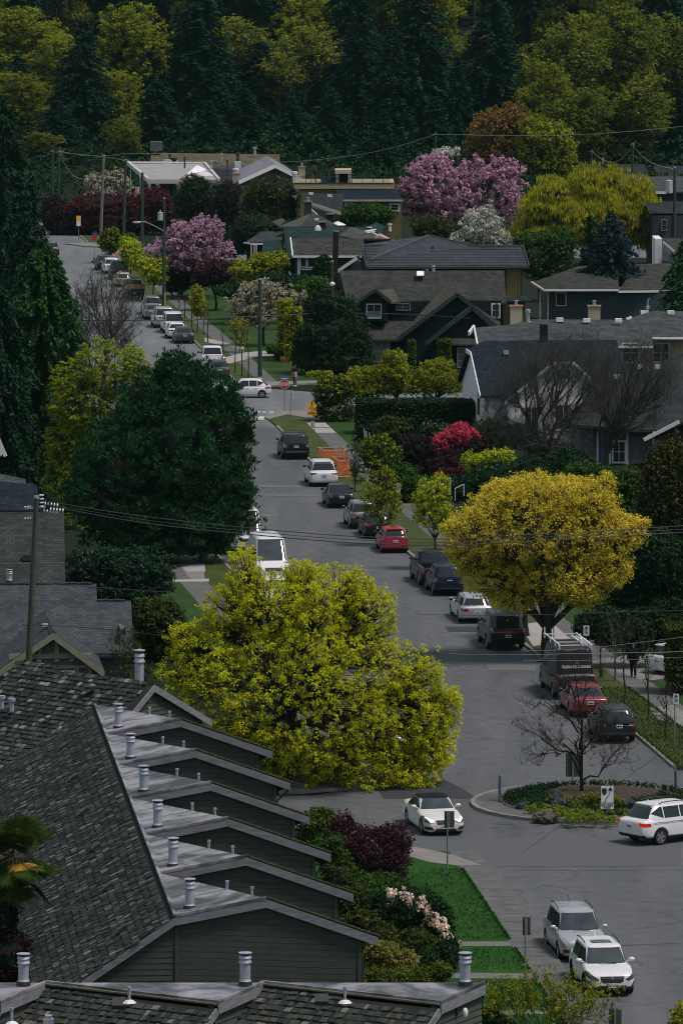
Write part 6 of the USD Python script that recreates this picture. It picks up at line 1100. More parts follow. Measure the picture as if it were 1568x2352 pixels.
# ---- flatbed tipper with a boarded body
k = dict(PIC, L=5.5, W=1.95, H=2.0, bed=(3.9, 5.45), deck=1.0, tailz=.98)
c, h = make_car('dump_truck', 'black tipper truck with plank sided load bed in the upper row', k, PBLK, rear=(307, 687), opts=('third',), cat='truck')
WOOD = plain('bed_planks', (.30, .185, .085), .85, var=.3, scale=3, stretch=(1, 1, 8))
for i in range(3):
    z = 1.22 + i * .15
    for s_ in (1, -1): obj('plank', MB().box((s_ * 1.02, -1.5, z), (.05, 2.7, .14)), WOOD, c)
    obj('plank', MB().box((0, -2.88, z), (2.1, .05, .14)), WOOD, c); obj('plank', MB().box((0, -.13, z), (2.1, .05, .14)), WOOD, c)
obj('tipper_floor', MB().box((0, -1.5, 1.1), (2.1, 2.8, .1)).box((0, -2.8, .95), (2.0, .1, .3)), BLACKP, c)
hr = MB()
for s_ in (1, -1): hr.bar((s_ * .9, -.1, 1.2), (s_ * .9, -.1, 2.1), .06, .06)
hr.bar((-.95, -.1, 2.1), (.95, -.1, 2.1), .06, .06); obj('headboard_frame', hr, BLACKP, c)
# ---------------------------------------------------------------- vegetation
def unit(v): return v / np.maximum(np.linalg.norm(v, axis=-1, keepdims=True), 1e-9)
def wblobs(Y, blobs):
    """Crown lobes given as seen (pixel centre and half sizes) plus their own depth -> ellipsoids in metres."""
    out = []
    for b in blobs:
        x, y, rx, ry = b[:4]; dy = b[4] if len(b) > 4 else 0.0; c = P(x, y, Y + dy); s_ = S(Y + dy); rd = b[5] if len(b) > 5 else rx / s_
        out.append((c, np.array([rx / s_, rd, ry / s_])))
    return out
def sample(bl, n, g, inner=.45, lump=.35, flat=0.0):
    area = np.array([(r[0] * r[2] + r[0] * r[1] + r[1] * r[2]) for _, r in bl]); idx = g.choice(len(bl), int(n * 1.5), p=area / area.sum())
    C = np.array([c for c, _ in bl]); R = np.array([r for _, r in bl]); d = unit(g.normal(size=(len(idx), 3)))
    ph = meshkit.fbm(d * 2.3 + idx[:, None] * 3.7, 3, 5); f = (inner + (1 - inner) * g.random(len(idx)) ** .45) * (1 - lump * .5 + lump * (ph * 2 - .5) * .9)
    p = C[idx] + d * R[idx] * f[:, None]
    keep = np.ones(len(p), bool)
    for j, (c, r) in enumerate(bl):
        q = np.linalg.norm((p - c) / r, axis=1); keep &= ~((q < inner * .9) & (idx != j))
    p = p[keep & (p[:, 2] > .05)][:n]; return p
def leaves(c, g, n, r, size, aspect=1.3, mode='tuft', up=.35, var=.4, droop=.2):
    """Rhombic leaves in a tuft round every centre."""
    N = len(c); r = np.broadcast_to(np.asarray(r, float), (N,)); d = g.normal(size=(N, n, 3)); d[..., 2] += up; d = unit(d); k = g.random((N, n, 1)) ** .5
    if mode == 'tuft':
        p = c[:, None] + d * k * r[:, None, None]; nr = unit(d + .55 * g.normal(size=d.shape) + [0, 0, .25]); t = g.normal(size=d.shape); a = unit(np.cross(nr, t))
    elif mode == 'spike':
        p = c[:, None] + d * (.35 + .5 * k) * r[:, None, None]; a = unit(d + .2 * g.normal(size=d.shape)); nr = unit(np.cross(a, g.normal(size=d.shape)))
    elif mode == 'hang':
        o = g.normal(size=d.shape) * [1, 1, .5] * .5; p = c[:, None] + o * r[:, None, None]; a = unit(np.array([0, 0, -1.0]) + droop * g.normal(size=d.shape)); nr = unit(np.cross(a, g.normal(size=d.shape)))
    elif mode == 'spray':       # flat feathery sprays reaching outward and dipping
        out = unit((c - c.mean(0)) * [1, 1, .15])[:, None]; a = unit(out + .5 * g.normal(size=d.shape) * [1, 1, .5] + [0, 0, -droop]); p = c[:, None] + a * (k - .3) * r[:, None, None]; nr = unit(np.array([0, 0, 1.0]) + .5 * g.normal(size=d.shape))
    b = unit(np.cross(nr, a)); L = size * (1 + var * (g.random((N, n, 1)) * 2 - 1)); W = L / aspect
    q = np.stack([p - a * L / 2, p + b * W / 2 + a * L * .08, p + a * L / 2, p - b * W / 2 + a * L * .08], 2).reshape(-1, 3)
    f = np.arange(N * n)[:, None] * 4 + np.array([[0, 1, 2, 3]]); return q, f
def limbs(base, cen, g, tr=.18, fork=.3, k1=7, k2=45, twig=.012, sag=.0, trunk_top=None, wob=.06, leader=False):
    """Trunk, limbs, boughs and twigs that reach the tufts."""
    mb = MB(); cen = np.asarray(cen); top = cen[:, 2].max(); H = top - base[2]; ax = cen.mean(0); fk = base + (np.array([ax[0], ax[1], base[2]]) - base) * fork * .6; fk[2] = base[2] + H * fork if trunk_top is None else trunk_top
    mid = lerp(base, fk, .5) + g.normal(size=3) * [wob, wob, 0]; mb.tube([base + [0, 0, -.1], lerp(base, mid, .15), mid, fk], [tr * 1.45, tr * 1.1, tr * .95, tr * .85], 9)
    ldt = np.array([fk[0] - .05 * H, fk[1], base[2] + H * .93])
    if leader: mb.tube([fk, lerp(fk, ldt, .5) + [.03 * H, 0, 0], ldt], [tr * .85, tr * .5, tr * .12], 7, False)
    k2 = min(k2, max(2, len(cen) // 4)); k1 = min(k1, k2)
    c2, l2 = kmeans2(cen, k2, minit='++', seed=3); c1, l1 = kmeans2(c2, k1, minit='++', seed=3)
    for i in range(k1):
        if not (l1 == i).any(): continue
        f0 = fk
        if leader: f0 = lerp(fk, ldt, float(np.clip((c1[i][2] - .22 * H - fk[2]) / max(ldt[2] - fk[2], .1), 0, .8)))
        e = lerp(f0, c1[i], .62); m = lerp(f0, e, .5) + np.array([0, 0, .06 * H - sag]) + g.normal(size=3) * .05 * H; r1 = tr * .55
        mb.tube([f0, lerp(f0, m, .5) + [0, 0, .02 * H], m, e], [r1, r1 * .9, r1 * .75, r1 * .55], 6, False)
        for j in np.nonzero(l1 == i)[0]:
            if not (l2 == j).any(): continue
            s0 = lerp(m, e, g.uniform(.2, 1)); e2 = lerp(s0, c2[j], .8); m2 = lerp(s0, e2, .5) + g.normal(size=3) * .02 * H + [0, 0, .015 * H]; r2 = max(twig * 1.6, tr * .22)
            mb.tube([s0, m2, e2], [r2, r2 * .75, r2 * .5], 5, False)
            for q in np.nonzero(l2 == j)[0]:
                s1 = lerp(m2, e2, g.uniform(0, 1)); mb.tube([s1, lerp(s1, cen[q], .55) + g.normal(size=3) * .05, cen[q]], [twig, twig * .8, twig * .5], 3, False)
    return mb
def sub(mb, o):
    mb.v = [v - o for v in mb.v]; return mb
def tree(name, label, cat, Y, base, blobs, lm, n, cr, nl, size, bark=BARK, aspect=1.3, mode='tuft', up=.35, inner=.45, lump=.35, tr=.18, fork=.3, k1=7, k2=45, twig=.012, seed=1, droop=.2, group=None, wood=True, crown='crown', extra=None, core=None, woodname='trunk', by=0.0):
    g = np.random.default_rng(seed + int(abs(Y) * 7 + base[0])); bl = wblobs(Y, blobs); b0 = P(base[0], base[1], Y + by); b0[2] = max(0.0, min(b0[2], .4)) if base[1] is not None else 0; b0[2] = 0.0
    c = sample(bl, n, g, inner, lump); t = thing(name, label, cat, b0, 0, group)
    if wood: obj(woodname, sub(limbs(b0, c, g, tr, fork, k1, k2, twig), b0), bark, t, smooth=True)
    v, f = leaves(c, g, nl, cr * g.uniform(.75, 1.2, len(c)), size, aspect, mode, up, droop=droop)
    obj(crown, MB().add(v - b0, f), lm, t)
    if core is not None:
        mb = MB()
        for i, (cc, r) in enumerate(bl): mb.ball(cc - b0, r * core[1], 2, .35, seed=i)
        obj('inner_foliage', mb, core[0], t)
    if extra is not None:
        em, en, enl, ecr, es, enm = extra; k = np.argsort(-(c[:, 2] - .25 * c[:, 1] + g.normal(size=len(c)) * .5))[:en]; v, f = leaves(c[k], g, enl, ecr, es, 1.2, 'tuft', 1.0); obj(enm, MB().add(v - b0, f), em, t)
    return t
def bare(name, label, Y, base, blobs, n, nt, tl, bark=BARK, tr=.2, fork=.25, k1=8, k2=60, twig=.016, upb=.9, seed=1, leaf=None, inner=.3, cat='tree', group=None, by=0.0, leader=False):
    g = np.random.default_rng(seed + int(Y)); bl = wblobs(Y, blobs); b0 = P(base[0], base[1], Y + by); b0[2] = 0; c = sample(bl, n, g, inner, .3); t = thing(name, label, cat, b0, 0, group)
    mb = limbs(b0, c, g, tr, fork, k1, k2, twig, leader=leader); tips = []
    for q in c:
        for _ in range(nt):
            d = g.normal(size=3); d[2] = abs(d[2]) * .6 + upb; d = nrm(d); L = tl * g.uniform(.5, 1.3); m = q + d * L * .5 + g.normal(size=3) * L * .07; mb.tube([q, m, q + d * L], [twig * .7, twig * .55, twig * .3], 3, False); tips.append(m); tips.append(q + d * L)
    obj('trunk', sub(mb, b0), bark, t, smooth=True)
    if leaf: lm, nl, r, s_, frac = leaf; tips = np.array(tips); tips = tips[g.random(len(tips)) < frac]; v, f = leaves(tips, g, nl, r, s_); obj('sparse_leaves' if 'bud' not in str(lm) else 'buds', MB().add(v - b0, f), lm, t)
    return t
def conifer_mesh(H, R, g, tiers=26, per=9, nl=7, size=.55, aspect=3.2, droop=.55, z0=.06, shape=1.0, rag=.3):
    """A conifer's boughs: whorls of drooping, needle-clad branches, ragged towards the tips."""
    pts, axs = [], []; br = MB()
    for i in range(tiers):
        t = i / (tiers - 1); z = H * (z0 + (1 - z0) * t) ; Rt = R * (1 - t) ** shape * (1 + rag * (g.random() - .5)) + .12
        for k in range(max(4, int(per * (1 - .5 * t)))):
            a = g.uniform(0, 2 * np.pi); Rk = Rt * g.uniform(.65, 1.12); m = max(2, int(Rk / (size * .55)))
            s_ = np.linspace(.25, 1, m); r = s_ * Rk; zz = z - droop * Rk * s_ ** 1.6 + .1 * Rk * np.sin(s_ * 3) + g.normal(size=m) * .05
            e = np.array([math.cos(a), math.sin(a), 0]); q = e * r[:, None] + np.stack([0 * zz, 0 * zz, zz], 1); pts.append(q); axs.append(np.tile(nrm(e + [0, 0, -droop]), (m, 1)))
            br.tube([[0, 0, z], q[len(q) // 2], q[-1]], [.035, .025, .012], 3, False)
    p, a0 = np.vstack(pts), np.vstack(axs); N = len(p); a = unit(a0[:, None] + .55 * g.normal(size=(N, nl, 3)) + [0, 0, -.15]); c = p[:, None] + a * size * .25 + g.normal(size=(N, nl, 3)) * size * .16
    nr = unit(np.array([0, 0, 1.0]) + .6 * g.normal(size=(N, nl, 3))); b = unit(np.cross(nr, a)); L = size * g.uniform(.6, 1.3, (N, nl, 1)); W = L / aspect
    q = np.stack([c - a * L / 2, c + b * W / 2, c + a * L / 2, c - b * W / 2], 2).reshape(-1, 3); return q, np.arange(N * nl)[:, None] * 4 + np.array([[0, 1, 2, 3]]), br
def conifer(name, label, Y, px, ytop, wpx, lm, seed=1, bark=BARK, rot=0, **k):
    g = np.random.default_rng(seed); b0 = P(px, 0, Y); b0[2] = 0; H = P(px, ytop, Y)[2]; t = thing(name, label, 'tree', b0, 0); v, f, br = conifer_mesh(H, wpx / 2 / S(Y), g, **k)
    br.tube([(0, 0, -.1), (0, 0, H * .5), (0, 0, H * .97)], [H * .018 + .06, H * .012 + .03, .02], 8); obj('trunk', br, bark, t); obj('crown', MB().add(v, f), lm, t); return t
def hedge(name, label, Y, x0, x1, y0, depth, lm, core, n=3500, size=.16, dz=.12, zb=0.0, cat='hedge', group=None, bulge=.08):
    g = np.random.default_rng(int(x0 + Y)); a, b = P(x0, y0, Y), P(x1, y0, Y); H = a[2]; W = b[0] - a[0]; b0 = np.array([(a[0] + b[0]) / 2, Y + depth / 2, 0]); t = thing(name, label, cat, b0, 0, group)
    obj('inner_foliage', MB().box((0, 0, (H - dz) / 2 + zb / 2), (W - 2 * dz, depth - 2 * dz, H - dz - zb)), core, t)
    u = g.random((n, 2)); face = g.choice(5, n, p=[.36, .08, .08, .40, .08]); p = np.zeros((n, 3)); nn = np.zeros((n, 3))
    for k in range(5):
        m = face == k; uu = u[m]
        if k == 0: p[m] = np.c_[(uu[:, 0] - .5) * W, np.full(m.sum(), -depth / 2), zb + uu[:, 1] * (H - zb)]; nn[m] = (0, -1, 0)
        if k in (1, 2): s_ = -1 if k == 1 else 1; p[m] = np.c_[np.full(m.sum(), s_ * W / 2), (uu[:, 0] - .5) * depth, zb + uu[:, 1] * (H - zb)]; nn[m] = (s_, 0, 0)
        if k == 3: p[m] = np.c_[(uu[:, 0] - .5) * W, (uu[:, 1] - .5) * depth, np.full(m.sum(), H)]; nn[m] = (0, 0, 1)
        if k == 4: p[m] = np.c_[(uu[:, 0] - .5) * W, np.full(m.sum(), depth / 2), zb + uu[:, 1] * (H - zb)]; nn[m] = (0, 1, 0)
    p += nn * (meshkit.fbm(p * 1.1 + 7, 3)[:, None] - .5) * bulge * 4 + g.normal(size=p.shape) * .03
    v, f = leaves(p, g, 3, size * .8, size, 1.5, 'tuft'); obj('foliage', MB().add(v, f), lm, t); return t

# leaf colours
L_MAPLE = leafm('maple_leaves', (.24, .28, .008), (.74, .73, .026), .48, scale=.55); L_GOLD = leafm('golden_leaves', (.38, .31, .018), (.80, .65, .075), .35, scale=.5); L_PINE = leafm('pine_needles', (.006, .028, .009), (.026, .084, .026), .12, scale=.7)
L_CEDAR = leafm('cedar_fronds', (.012, .046, .011), (.046, .115, .026), .15, scale=.5); L_DARKC = leafm('dark_fronds', (.005, .022, .011), (.018, .054, .024), .12, scale=.4); L_FEATH = leafm('feathery_leaves', (.09, .15, .010), (.38, .44, .030), .4, scale=.6)
L_LAUREL = leafm('laurel_leaves', (.006, .022, .012), (.026, .070, .036), .1, rough=.35, scale=.9); L_OLIVE = leafm('olive_leaves', (.020, .034, .007), (.075, .098, .020), .3, scale=.8); L_GREEN = leafm('mid_green_leaves', (.018, .050, .007), (.060, .130, .018), .3, scale=.8)
L_LIME = leafm('lime_leaves', (.16, .21, .012), (.52, .56, .035), .4, scale=.8); L_YG = leafm('yellow_green_leaves', (.085, .11, .008), (.36, .38, .026), .4, scale=.8); L_DKGREEN = leafm('deep_green_leaves', (.006, .020, .007), (.022, .058, .016), .2, scale=.8)
L_PINK = leafm('pink_blossom', (.26, .11, .18), (.62, .37, .49), .3, scale=.7); L_PINK2 = leafm('mauve_blossom', (.25, .12, .19), (.56, .36, .45), .3, scale=.7); L_WHITE = leafm('white_blossom', (.28, .29, .22), (.66, .66, .58), .3, scale=.8); L_CREAMB = leafm('cream_blossom', (.16, .15, .08), (.50, .46, .32), .3, scale=.8)
L_WILLOW = leafm('willow_leaves', (.16, .18, .010), (.54, .50, .032), .4, scale=.45); L_SPRUCE = leafm('blue_spruce_needles', (.010, .026, .030), (.036, .066, .072), .1, scale=.7); L_RED = leafm('red_maple_leaves', (.035, .008, .012), (.13, .020, .028), .3, scale=.5); L_MAROON = leafm('maroon_leaves', (.014, .007, .010), (.048, .018, .024), .25, scale=.6)
L_SCARLET = leafm('scarlet_leaves', (.24, .020, .045), (.72, .085, .16), .35, scale=.9); L_BRONZE = leafm('bronze_leaves', (.11, .06, .016), (.30, .18, .05), .35, scale=.5); L_FYEL = leafm('forest_yellow_leaves', (.06, .08, .006), (.34, .37, .026), .4, scale=.22); L_FGRN = leafm('forest_green_leaves', (.035, .055, .007), (.23, .26, .024), .35, scale=.25)
L_FCON = leafm('forest_conifer_needles', (.004, .020, .013), (.013, .050, .028), .1, scale=.3); L_FCON2 = leafm('forest_fir_needles', (.006, .024, .013), (.018, .060, .030), .1, scale=.3); L_PURPLE = leafm('purple_leaves', (.020, .008, .013), (.075, .024, .034), .25, scale=.9); L_AZY = leafm('yellow_azalea', (.42, .25, .015), (.75, .48, .06), .3); L_RHODO = leafm('pale_pink_flowers', (.74, .52, .42), (.92, .80, .68), .25)
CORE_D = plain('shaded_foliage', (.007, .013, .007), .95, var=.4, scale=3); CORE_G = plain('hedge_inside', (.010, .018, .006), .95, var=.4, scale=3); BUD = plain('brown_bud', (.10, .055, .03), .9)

# ---- trees along the street, near to far
tree('maple_tree', 'large bright yellow green maple in new leaf at the middle of the picture', 'tree', 263, (652, 1800), [(715, 1600, 280, 225, 0, 5.2), (560, 1315, 42, 55, .5), (850, 1405, 65, 65), (480, 1510, 90, 85), (955, 1650, 100, 110), (850, 1770, 150, 65), (640, 1410, 110, 100), (405, 1545, 45, 45), (975, 1560, 45, 60), (730, 1375, 105, 75), (930, 1812, 70, 28, -1), (620, 1720, 130, 60), (520, 1400, 60, 55), (990, 1740, 60, 40), (1035, 1620, 30, 45), (420, 1470, 40, 40), (690, 1315, 45, 30), (820, 1345, 45, 35), (1010, 1690, 45, 55)],
     L_MAPLE, 7200, .23, 20, .088, tr=.34, fork=.24, k1=12, k2=110, twig=.018, aspect=1.15, up=.9, lump=.65, inner=.5, bark=plain('dark_maple_bark', (.022, .020, .016), .95))
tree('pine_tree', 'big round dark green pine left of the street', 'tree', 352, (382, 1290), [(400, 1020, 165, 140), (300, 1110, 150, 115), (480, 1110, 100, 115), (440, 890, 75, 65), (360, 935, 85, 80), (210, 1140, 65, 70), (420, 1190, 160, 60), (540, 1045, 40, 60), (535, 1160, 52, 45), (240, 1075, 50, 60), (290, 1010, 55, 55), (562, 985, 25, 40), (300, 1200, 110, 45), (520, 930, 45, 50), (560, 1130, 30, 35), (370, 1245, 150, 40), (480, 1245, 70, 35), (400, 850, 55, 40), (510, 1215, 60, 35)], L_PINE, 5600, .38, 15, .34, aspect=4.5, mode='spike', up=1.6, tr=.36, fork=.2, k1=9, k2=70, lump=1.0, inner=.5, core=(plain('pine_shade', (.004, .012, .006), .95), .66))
tree('feathery_tree', 'feathery yellow green tree behind the big dark pine', 'tree', 372, (225, 1290), [(250, 835, 85, 55), (190, 920, 75, 70), (290, 890, 60, 60), (160, 1015, 55, 65), (140, 1095, 40, 55), (230, 970, 70, 70), (310, 830, 35, 35), (170, 1180, 40, 60), (150, 870, 30, 40)], L_FEATH, 1500, .42, 16, .26, aspect=3.2, mode='spray', droop=.35, tr=.16, k1=7, k2=40, lump=.5)
conifer('cedar_tree', 'tall pointed cedar in front of the dark trees at the left edge', 402, 98, 552, 360, L_CEDAR, seed=4, tiers=52, per=15, nl=14, size=.36, aspect=2.6, droop=.45, shape=.58, z0=.03)
conifer('cedar_tree', 'very tall dark cedar rising along the left edge', 510, 5, 225, 290, L_DARKC, seed=5, tiers=46, per=12, nl=11, size=.5, aspect=2.8, droop=.8, shape=.55, z0=.02)
conifer('cedar_tree', 'dark cedar between the two left edge giants and the street', 470, 70, 400, 190, L_DARKC, seed=6, tiers=40, per=11, nl=11, size=.45, aspect=2.8, droop=.8, shape=.6, z0=.02)
conifer('cedar_tree', 'low dark cedar mass below the tall left edge cedars', 380, -10, 640, 260, L_DARKC, seed=8, tiers=40, per=13, nl=12, size=.38, aspect=2.8, droop=.8, shape=.4, z0=.02)
conifer('cedar_tree', 'narrow dark cedar shoulder just right of the pointed cedar', 395, 165, 690, 110, L_CEDAR, seed=9, tiers=36, per=9, nl=8, size=.45, aspect=2.6, droop=.8, shape=.5, z0=.02)
bare('bare_tree', 'leafless grey tree over the left kerb of the far street', 470, (240, 900), [(245, 700, 85, 85), (200, 690, 40, 60), (290, 760, 50, 45), (240, 780, 70, 40), (180, 760, 30, 40)], 420, 5, .9, BARK_GREY, .16, .2, twig=.022, seed=3)
tree('laurel_bush', 'wide glossy dark green laurel beside the grey shingled roof', 'bush', 322, (280, 1400), [(215, 1305, 65, 48), (300, 1310, 80, 52), (360, 1320, 45, 55), (195, 1345, 50, 40), (290, 1355, 95, 40), (250, 1290, 50, 30)], L_LAUREL, 1300, .24, 14, .19, aspect=2.0, tr=.08, k1=8, k2=30, core=(CORE_D, .7), woodname='stem')
tree('olive_bush', 'olive green bush with pale buds below the laurel', 'bush', 306, (360, 1500), [(365, 1420, 62, 50), (345, 1475, 52, 45), (400, 1460, 35, 52), (330, 1400, 30, 25)], L_OLIVE, 800, .2, 13, .16, tr=.07, core=(CORE_D, .65), extra=(L_CREAMB, 40, 5, .1, .1, 'flowers'), woodname='stem')
tree('young_tree', 'thin twiggy shrub with yellow leaves under the cream gable eave', 'shrub', 276, (285, 1580), [(285, 1480, 40, 45), (300, 1540, 50, 35), (340, 1550, 25, 30)], L_OLIVE, 150, .18, 7, .12, tr=.04, k2=20, twig=.014, woodname='stem')
tree('golden_tree', 'round golden yellow tree beside the right pavement', 'tree', 307, (1256, 1480), [(1230, 1205, 175, 105), (1105, 1235, 85, 85), (1365, 1235, 95, 85), (1250, 1135, 130, 50), (1335, 1155, 90, 60), (1062, 1270, 42, 55), (1440, 1222, 48, 42), (1475, 1205, 18, 12), (1150, 1325, 90, 60), (1290, 1330, 130, 60), (1400, 1305, 60, 45), (1190, 1375, 70, 35), (1330, 1370, 60, 30), (1455, 1200, 25, 15), (1150, 1150, 60, 50), (1030, 1230, 22, 40), (1390, 1120, 25, 40)], L_GOLD, 6200, .27, 16, .10, aspect=1.6, tr=.30, fork=.16, k1=11, k2=80, twig=.016, lump=.5, up=.6, core=None)
tree('golden_tree', 'smaller dark trunked companion under the golden tree', 'tree', 316, (1210, 1420), [(1190, 1330, 70, 45), (1230, 1320, 50, 40)], L_YG, 260, .25, 12, .14, tr=.15, fork=.45)
bare('bare_tree', 'small leafless tree growing in the traffic circle', 256.9, (1336, 1862), [(1335, 1690, 140, 70), (1300, 1600, 90, 80), (1240, 1650, 70, 60), (1410, 1740, 70, 40), (1290, 1540, 50, 50), (1215, 1740, 45, 40), (1390, 1680, 60, 50), (1360, 1640, 40, 60)], 270, 4, .42, plain('dark_branch', (.020, .019, .014), .95), .085, .16, 11, 45, .011, .55, seed=5, leaf=(BUD, 2, .05, .05, .12), inner=.25, leader=True)
bare('bare_tree', 'huge leafless spreading tree before the white gabled house', 398, (1252, 1110), [(1290, 900, 130, 110), (1200, 960, 100, 80), (1330, 830, 90, 70), (1240, 850, 90, 70), (1150, 960, 60, 60), (1170, 880, 60, 60), (1250, 1010, 110, 50), (1130, 1000, 50, 40), (1380, 900, 40, 70)], 1200, 5, 1.0, plain('twig_bark', (.058, .056, .050), .95), .27, .14, 9, 90, .012, 1.2, seed=2)
bare('bare_tree', 'second large leafless tree right of the white gable', 402, (1385, 1110), [(1440, 870, 80, 90), (1500, 850, 60, 70), (1400, 930, 60, 60), (1530, 900, 40, 60), (1460, 960, 70, 40), (1380, 880, 40, 60)], 760, 5, .95, plain('twig_bark', (.058, .056, .050), .95), .20, .2, 8, 70, .012, 1.2, seed=7)
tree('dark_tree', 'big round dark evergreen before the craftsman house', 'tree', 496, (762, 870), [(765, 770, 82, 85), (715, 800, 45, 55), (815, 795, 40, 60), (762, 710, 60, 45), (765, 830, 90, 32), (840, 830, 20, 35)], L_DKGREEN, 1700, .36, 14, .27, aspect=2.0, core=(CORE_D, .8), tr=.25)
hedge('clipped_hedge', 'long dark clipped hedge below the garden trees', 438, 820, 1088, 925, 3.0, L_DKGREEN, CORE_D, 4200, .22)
hedge('columnar_hedge', 'tall yellow green cedar hedge right of the blossom tree', 512, 640, 668, 694, 2.5, L_YG, CORE_G, 1500, .24, cat='hedge'); hedge('columnar_hedge', 'lower golden cedar hedge beside the round dark evergreen', 509, 655, 690, 712, 2.0, L_YG, CORE_G, 1300, .24)
hedge('columnar_hedge', 'olive green columnar hedge cut by the right edge', 292, 1535, 1600, 1445, 2.2, L_OLIVE, CORE_G, 2600, .15)
hedge('columnar_hedge', 'clipped green yew block beside the garage window', 500, 1008, 1034, 785, 1.6, L_GREEN, CORE_G, 900, .2); hedge('columnar_hedge', 'small yew block below the dormer window', 503, 940, 952, 786, 1.2, L_GREEN, CORE_G, 500, .2)
for px, py, r, lm, lb in ((624, 803, 13, L_GREEN, 'clipped green globe bush on the far lawn'), (642, 818, 12, L_GREEN, 'second clipped globe bush nearer the person'), (650, 828, 7, L_BRONZE, 'small orange globe bush beside the clipped globes')): tree('globe_bush', lb, 'bush', 39 * 13500 / (py + r + 200), (px, py + r), [(px, py, r, r)], lm, 160, .12, 12, .14, wood=False, core=(CORE_G, .85), crown='foliage')
hedge('low_hedge', 'low pale topped hedge behind the pedestrian', 492, 706, 760, 857, 1.2, L_YG, CORE_D, 700, .18)
# Japanese style garden trees
for bl, lb, px, s_ in ([(905, 850, 45, 35), (885, 880, 35, 28), (930, 880, 35, 25), (905, 820, 30, 18)], 'tallest yellow green cloud pruned tree behind the long hedge', 912, 1), ([(825, 870, 32, 28), (850, 890, 40, 25), (810, 895, 25, 20), (850, 860, 25, 18)], 'left yellow green cloud pruned tree behind the hedge', 838, 2), ([(1000, 860, 50, 28), (975, 885, 40, 25), (1030, 880, 38, 25), (1010, 838, 30, 14)], 'right spreading yellow green garden tree behind the hedge', 1000, 3):
    tree('garden_tree', lb, 'tree', 456, (px, 955), bl, L_YG, 620, .26, 12, .20, aspect=2.0, tr=.16, fork=.25, lump=.5, seed=s_, bark=plain('dark_bark', (.020, .019, .017), .95))
tree('twiggy_bush', 'mixed twiggy bush with yellow leaves at the junction corner', 'bush', 450, (760, 980), [(760, 900, 40, 38), (775, 940, 45, 38), (740, 930, 25, 38), (790, 890, 30, 28)], L_OLIVE, 700, .24, 9, .17, tr=.05, twig=.02, extra=(L_YG, 180, 9, .22, .17, 'new_leaves'), woodname='stem')
tree('dark_shrub', 'rounded grey green shrub below the long hedge', 'shrub', 408, (905, 1060), [(905, 1000, 38, 38), (890, 975, 25, 20), (925, 985, 22, 25)], L_OLIVE, 420, .22, 12, .18, core=(CORE_D, .75), wood=False, crown='foliage'); tree('dark_shrub', 'dark shrub with pale flower tips left of the scarlet maple', 'shrub', 408, (1005, 1060), [(1005, 995, 48, 28), (985, 1010, 35, 30), (1030, 1005, 30, 25)], L_DKGREEN, 420, .22, 12, .18, core=(CORE_D, .75), wood=False, crown='foliage', extra=(L_CREAMB, 90, 6, .14, .13, 'flower_tips'))
tree('cloud_bush', 'dark cloud pruned pine by the junction pavement', 'shrub', 425, (845, 1060), [(835, 990, 22, 12), (858, 985, 22, 10), (850, 1003, 28, 10), (830, 1010, 18, 9)], L_DKGREEN, 300, .16, 12, .16, tr=.05, core=(CORE_D, .7), woodname='stem')
tree('scarlet_maple', 'scarlet pink Japanese maple glowing among dark shrubs', 'tree', 392, (1050, 1120), [(1055, 1000, 42, 24), (1020, 1020, 35, 22), (1075, 1010, 28, 22), (1000, 1045, 18, 22), (1060, 985, 22, 14)], L_SCARLET, 480, .22, 13, .15, tr=.09, up=.8)
tree('maroon_maple', 'dark maroon maple under the scarlet one', 'tree', 390, (985, 1120), [(960, 1030, 45, 32), (1000, 1065, 55, 30), (1050, 1065, 50, 30), (940, 1050, 25, 25), (1095, 1030, 30, 30)], L_MAROON, 620, .24, 12, .17, tr=.1, core=(CORE_D, .6)); tree('red_shrub', 'low rusty red shrub beneath the maroon maple', 'shrub', 385, (1030, 1150), [(1030, 1090, 35, 14), (1065, 1085, 25, 14)], L_RED, 200, .2, 10, .15, wood=False, crown='foliage')
DARKF = [(900, 1080, 60, 35), (1000, 1110, 60, 30), (1180, 1060, 70, 40), (1230, 1100, 60, 30)]
tree('green_shrub', 'loose green shrubbery behind the young street trees', 'shrub', 388, (880, 1160), [(880, 1060, 45, 60), (920, 1110, 45, 50), (850, 1040, 25, 35), (950, 1140, 35, 40)], L_GREEN, 900, .26, 9, .17, tr=.07, extra=(L_YG, 150, 7, .2, .16, 'new_leaves'), core=(CORE_D, .45), woodname='stem')
tree('lime_tree', 'bright lime leaved shrub right of the scarlet maple', 'shrub', 382, (1110, 1150), [(1105, 1075, 38, 32), (1130, 1055, 28, 20), (1080, 1060, 22, 22), (1160, 1050, 22, 18)], L_LIME, 300, .24, 10, .17, tr=.06, woodname='stem'); tree('dark_shrub', 'dark undergrowth between the scarlet maple and golden tree', 'shrub', 376, (1170, 1180), [(1150, 1100, 85, 35), (1230, 1085, 70, 40), (1050, 1125, 50, 30), (1310, 1070, 60, 40)], L_DKGREEN, 900, .28, 11, .19, core=(CORE_D, .7), wood=False, crown='foliage')
tree('dark_shrub', 'dark shrubs along the foundation of the white gabled house', 'shrub', 418, (1150, 1060), [(1130, 985, 45, 22), (1190, 1000, 60, 25), (1260, 1040, 60, 30), (1120, 1020, 40, 25)], L_OLIVE, 700, .28, 10, .19, core=(CORE_D, .75), wood=False, crown='foliage')
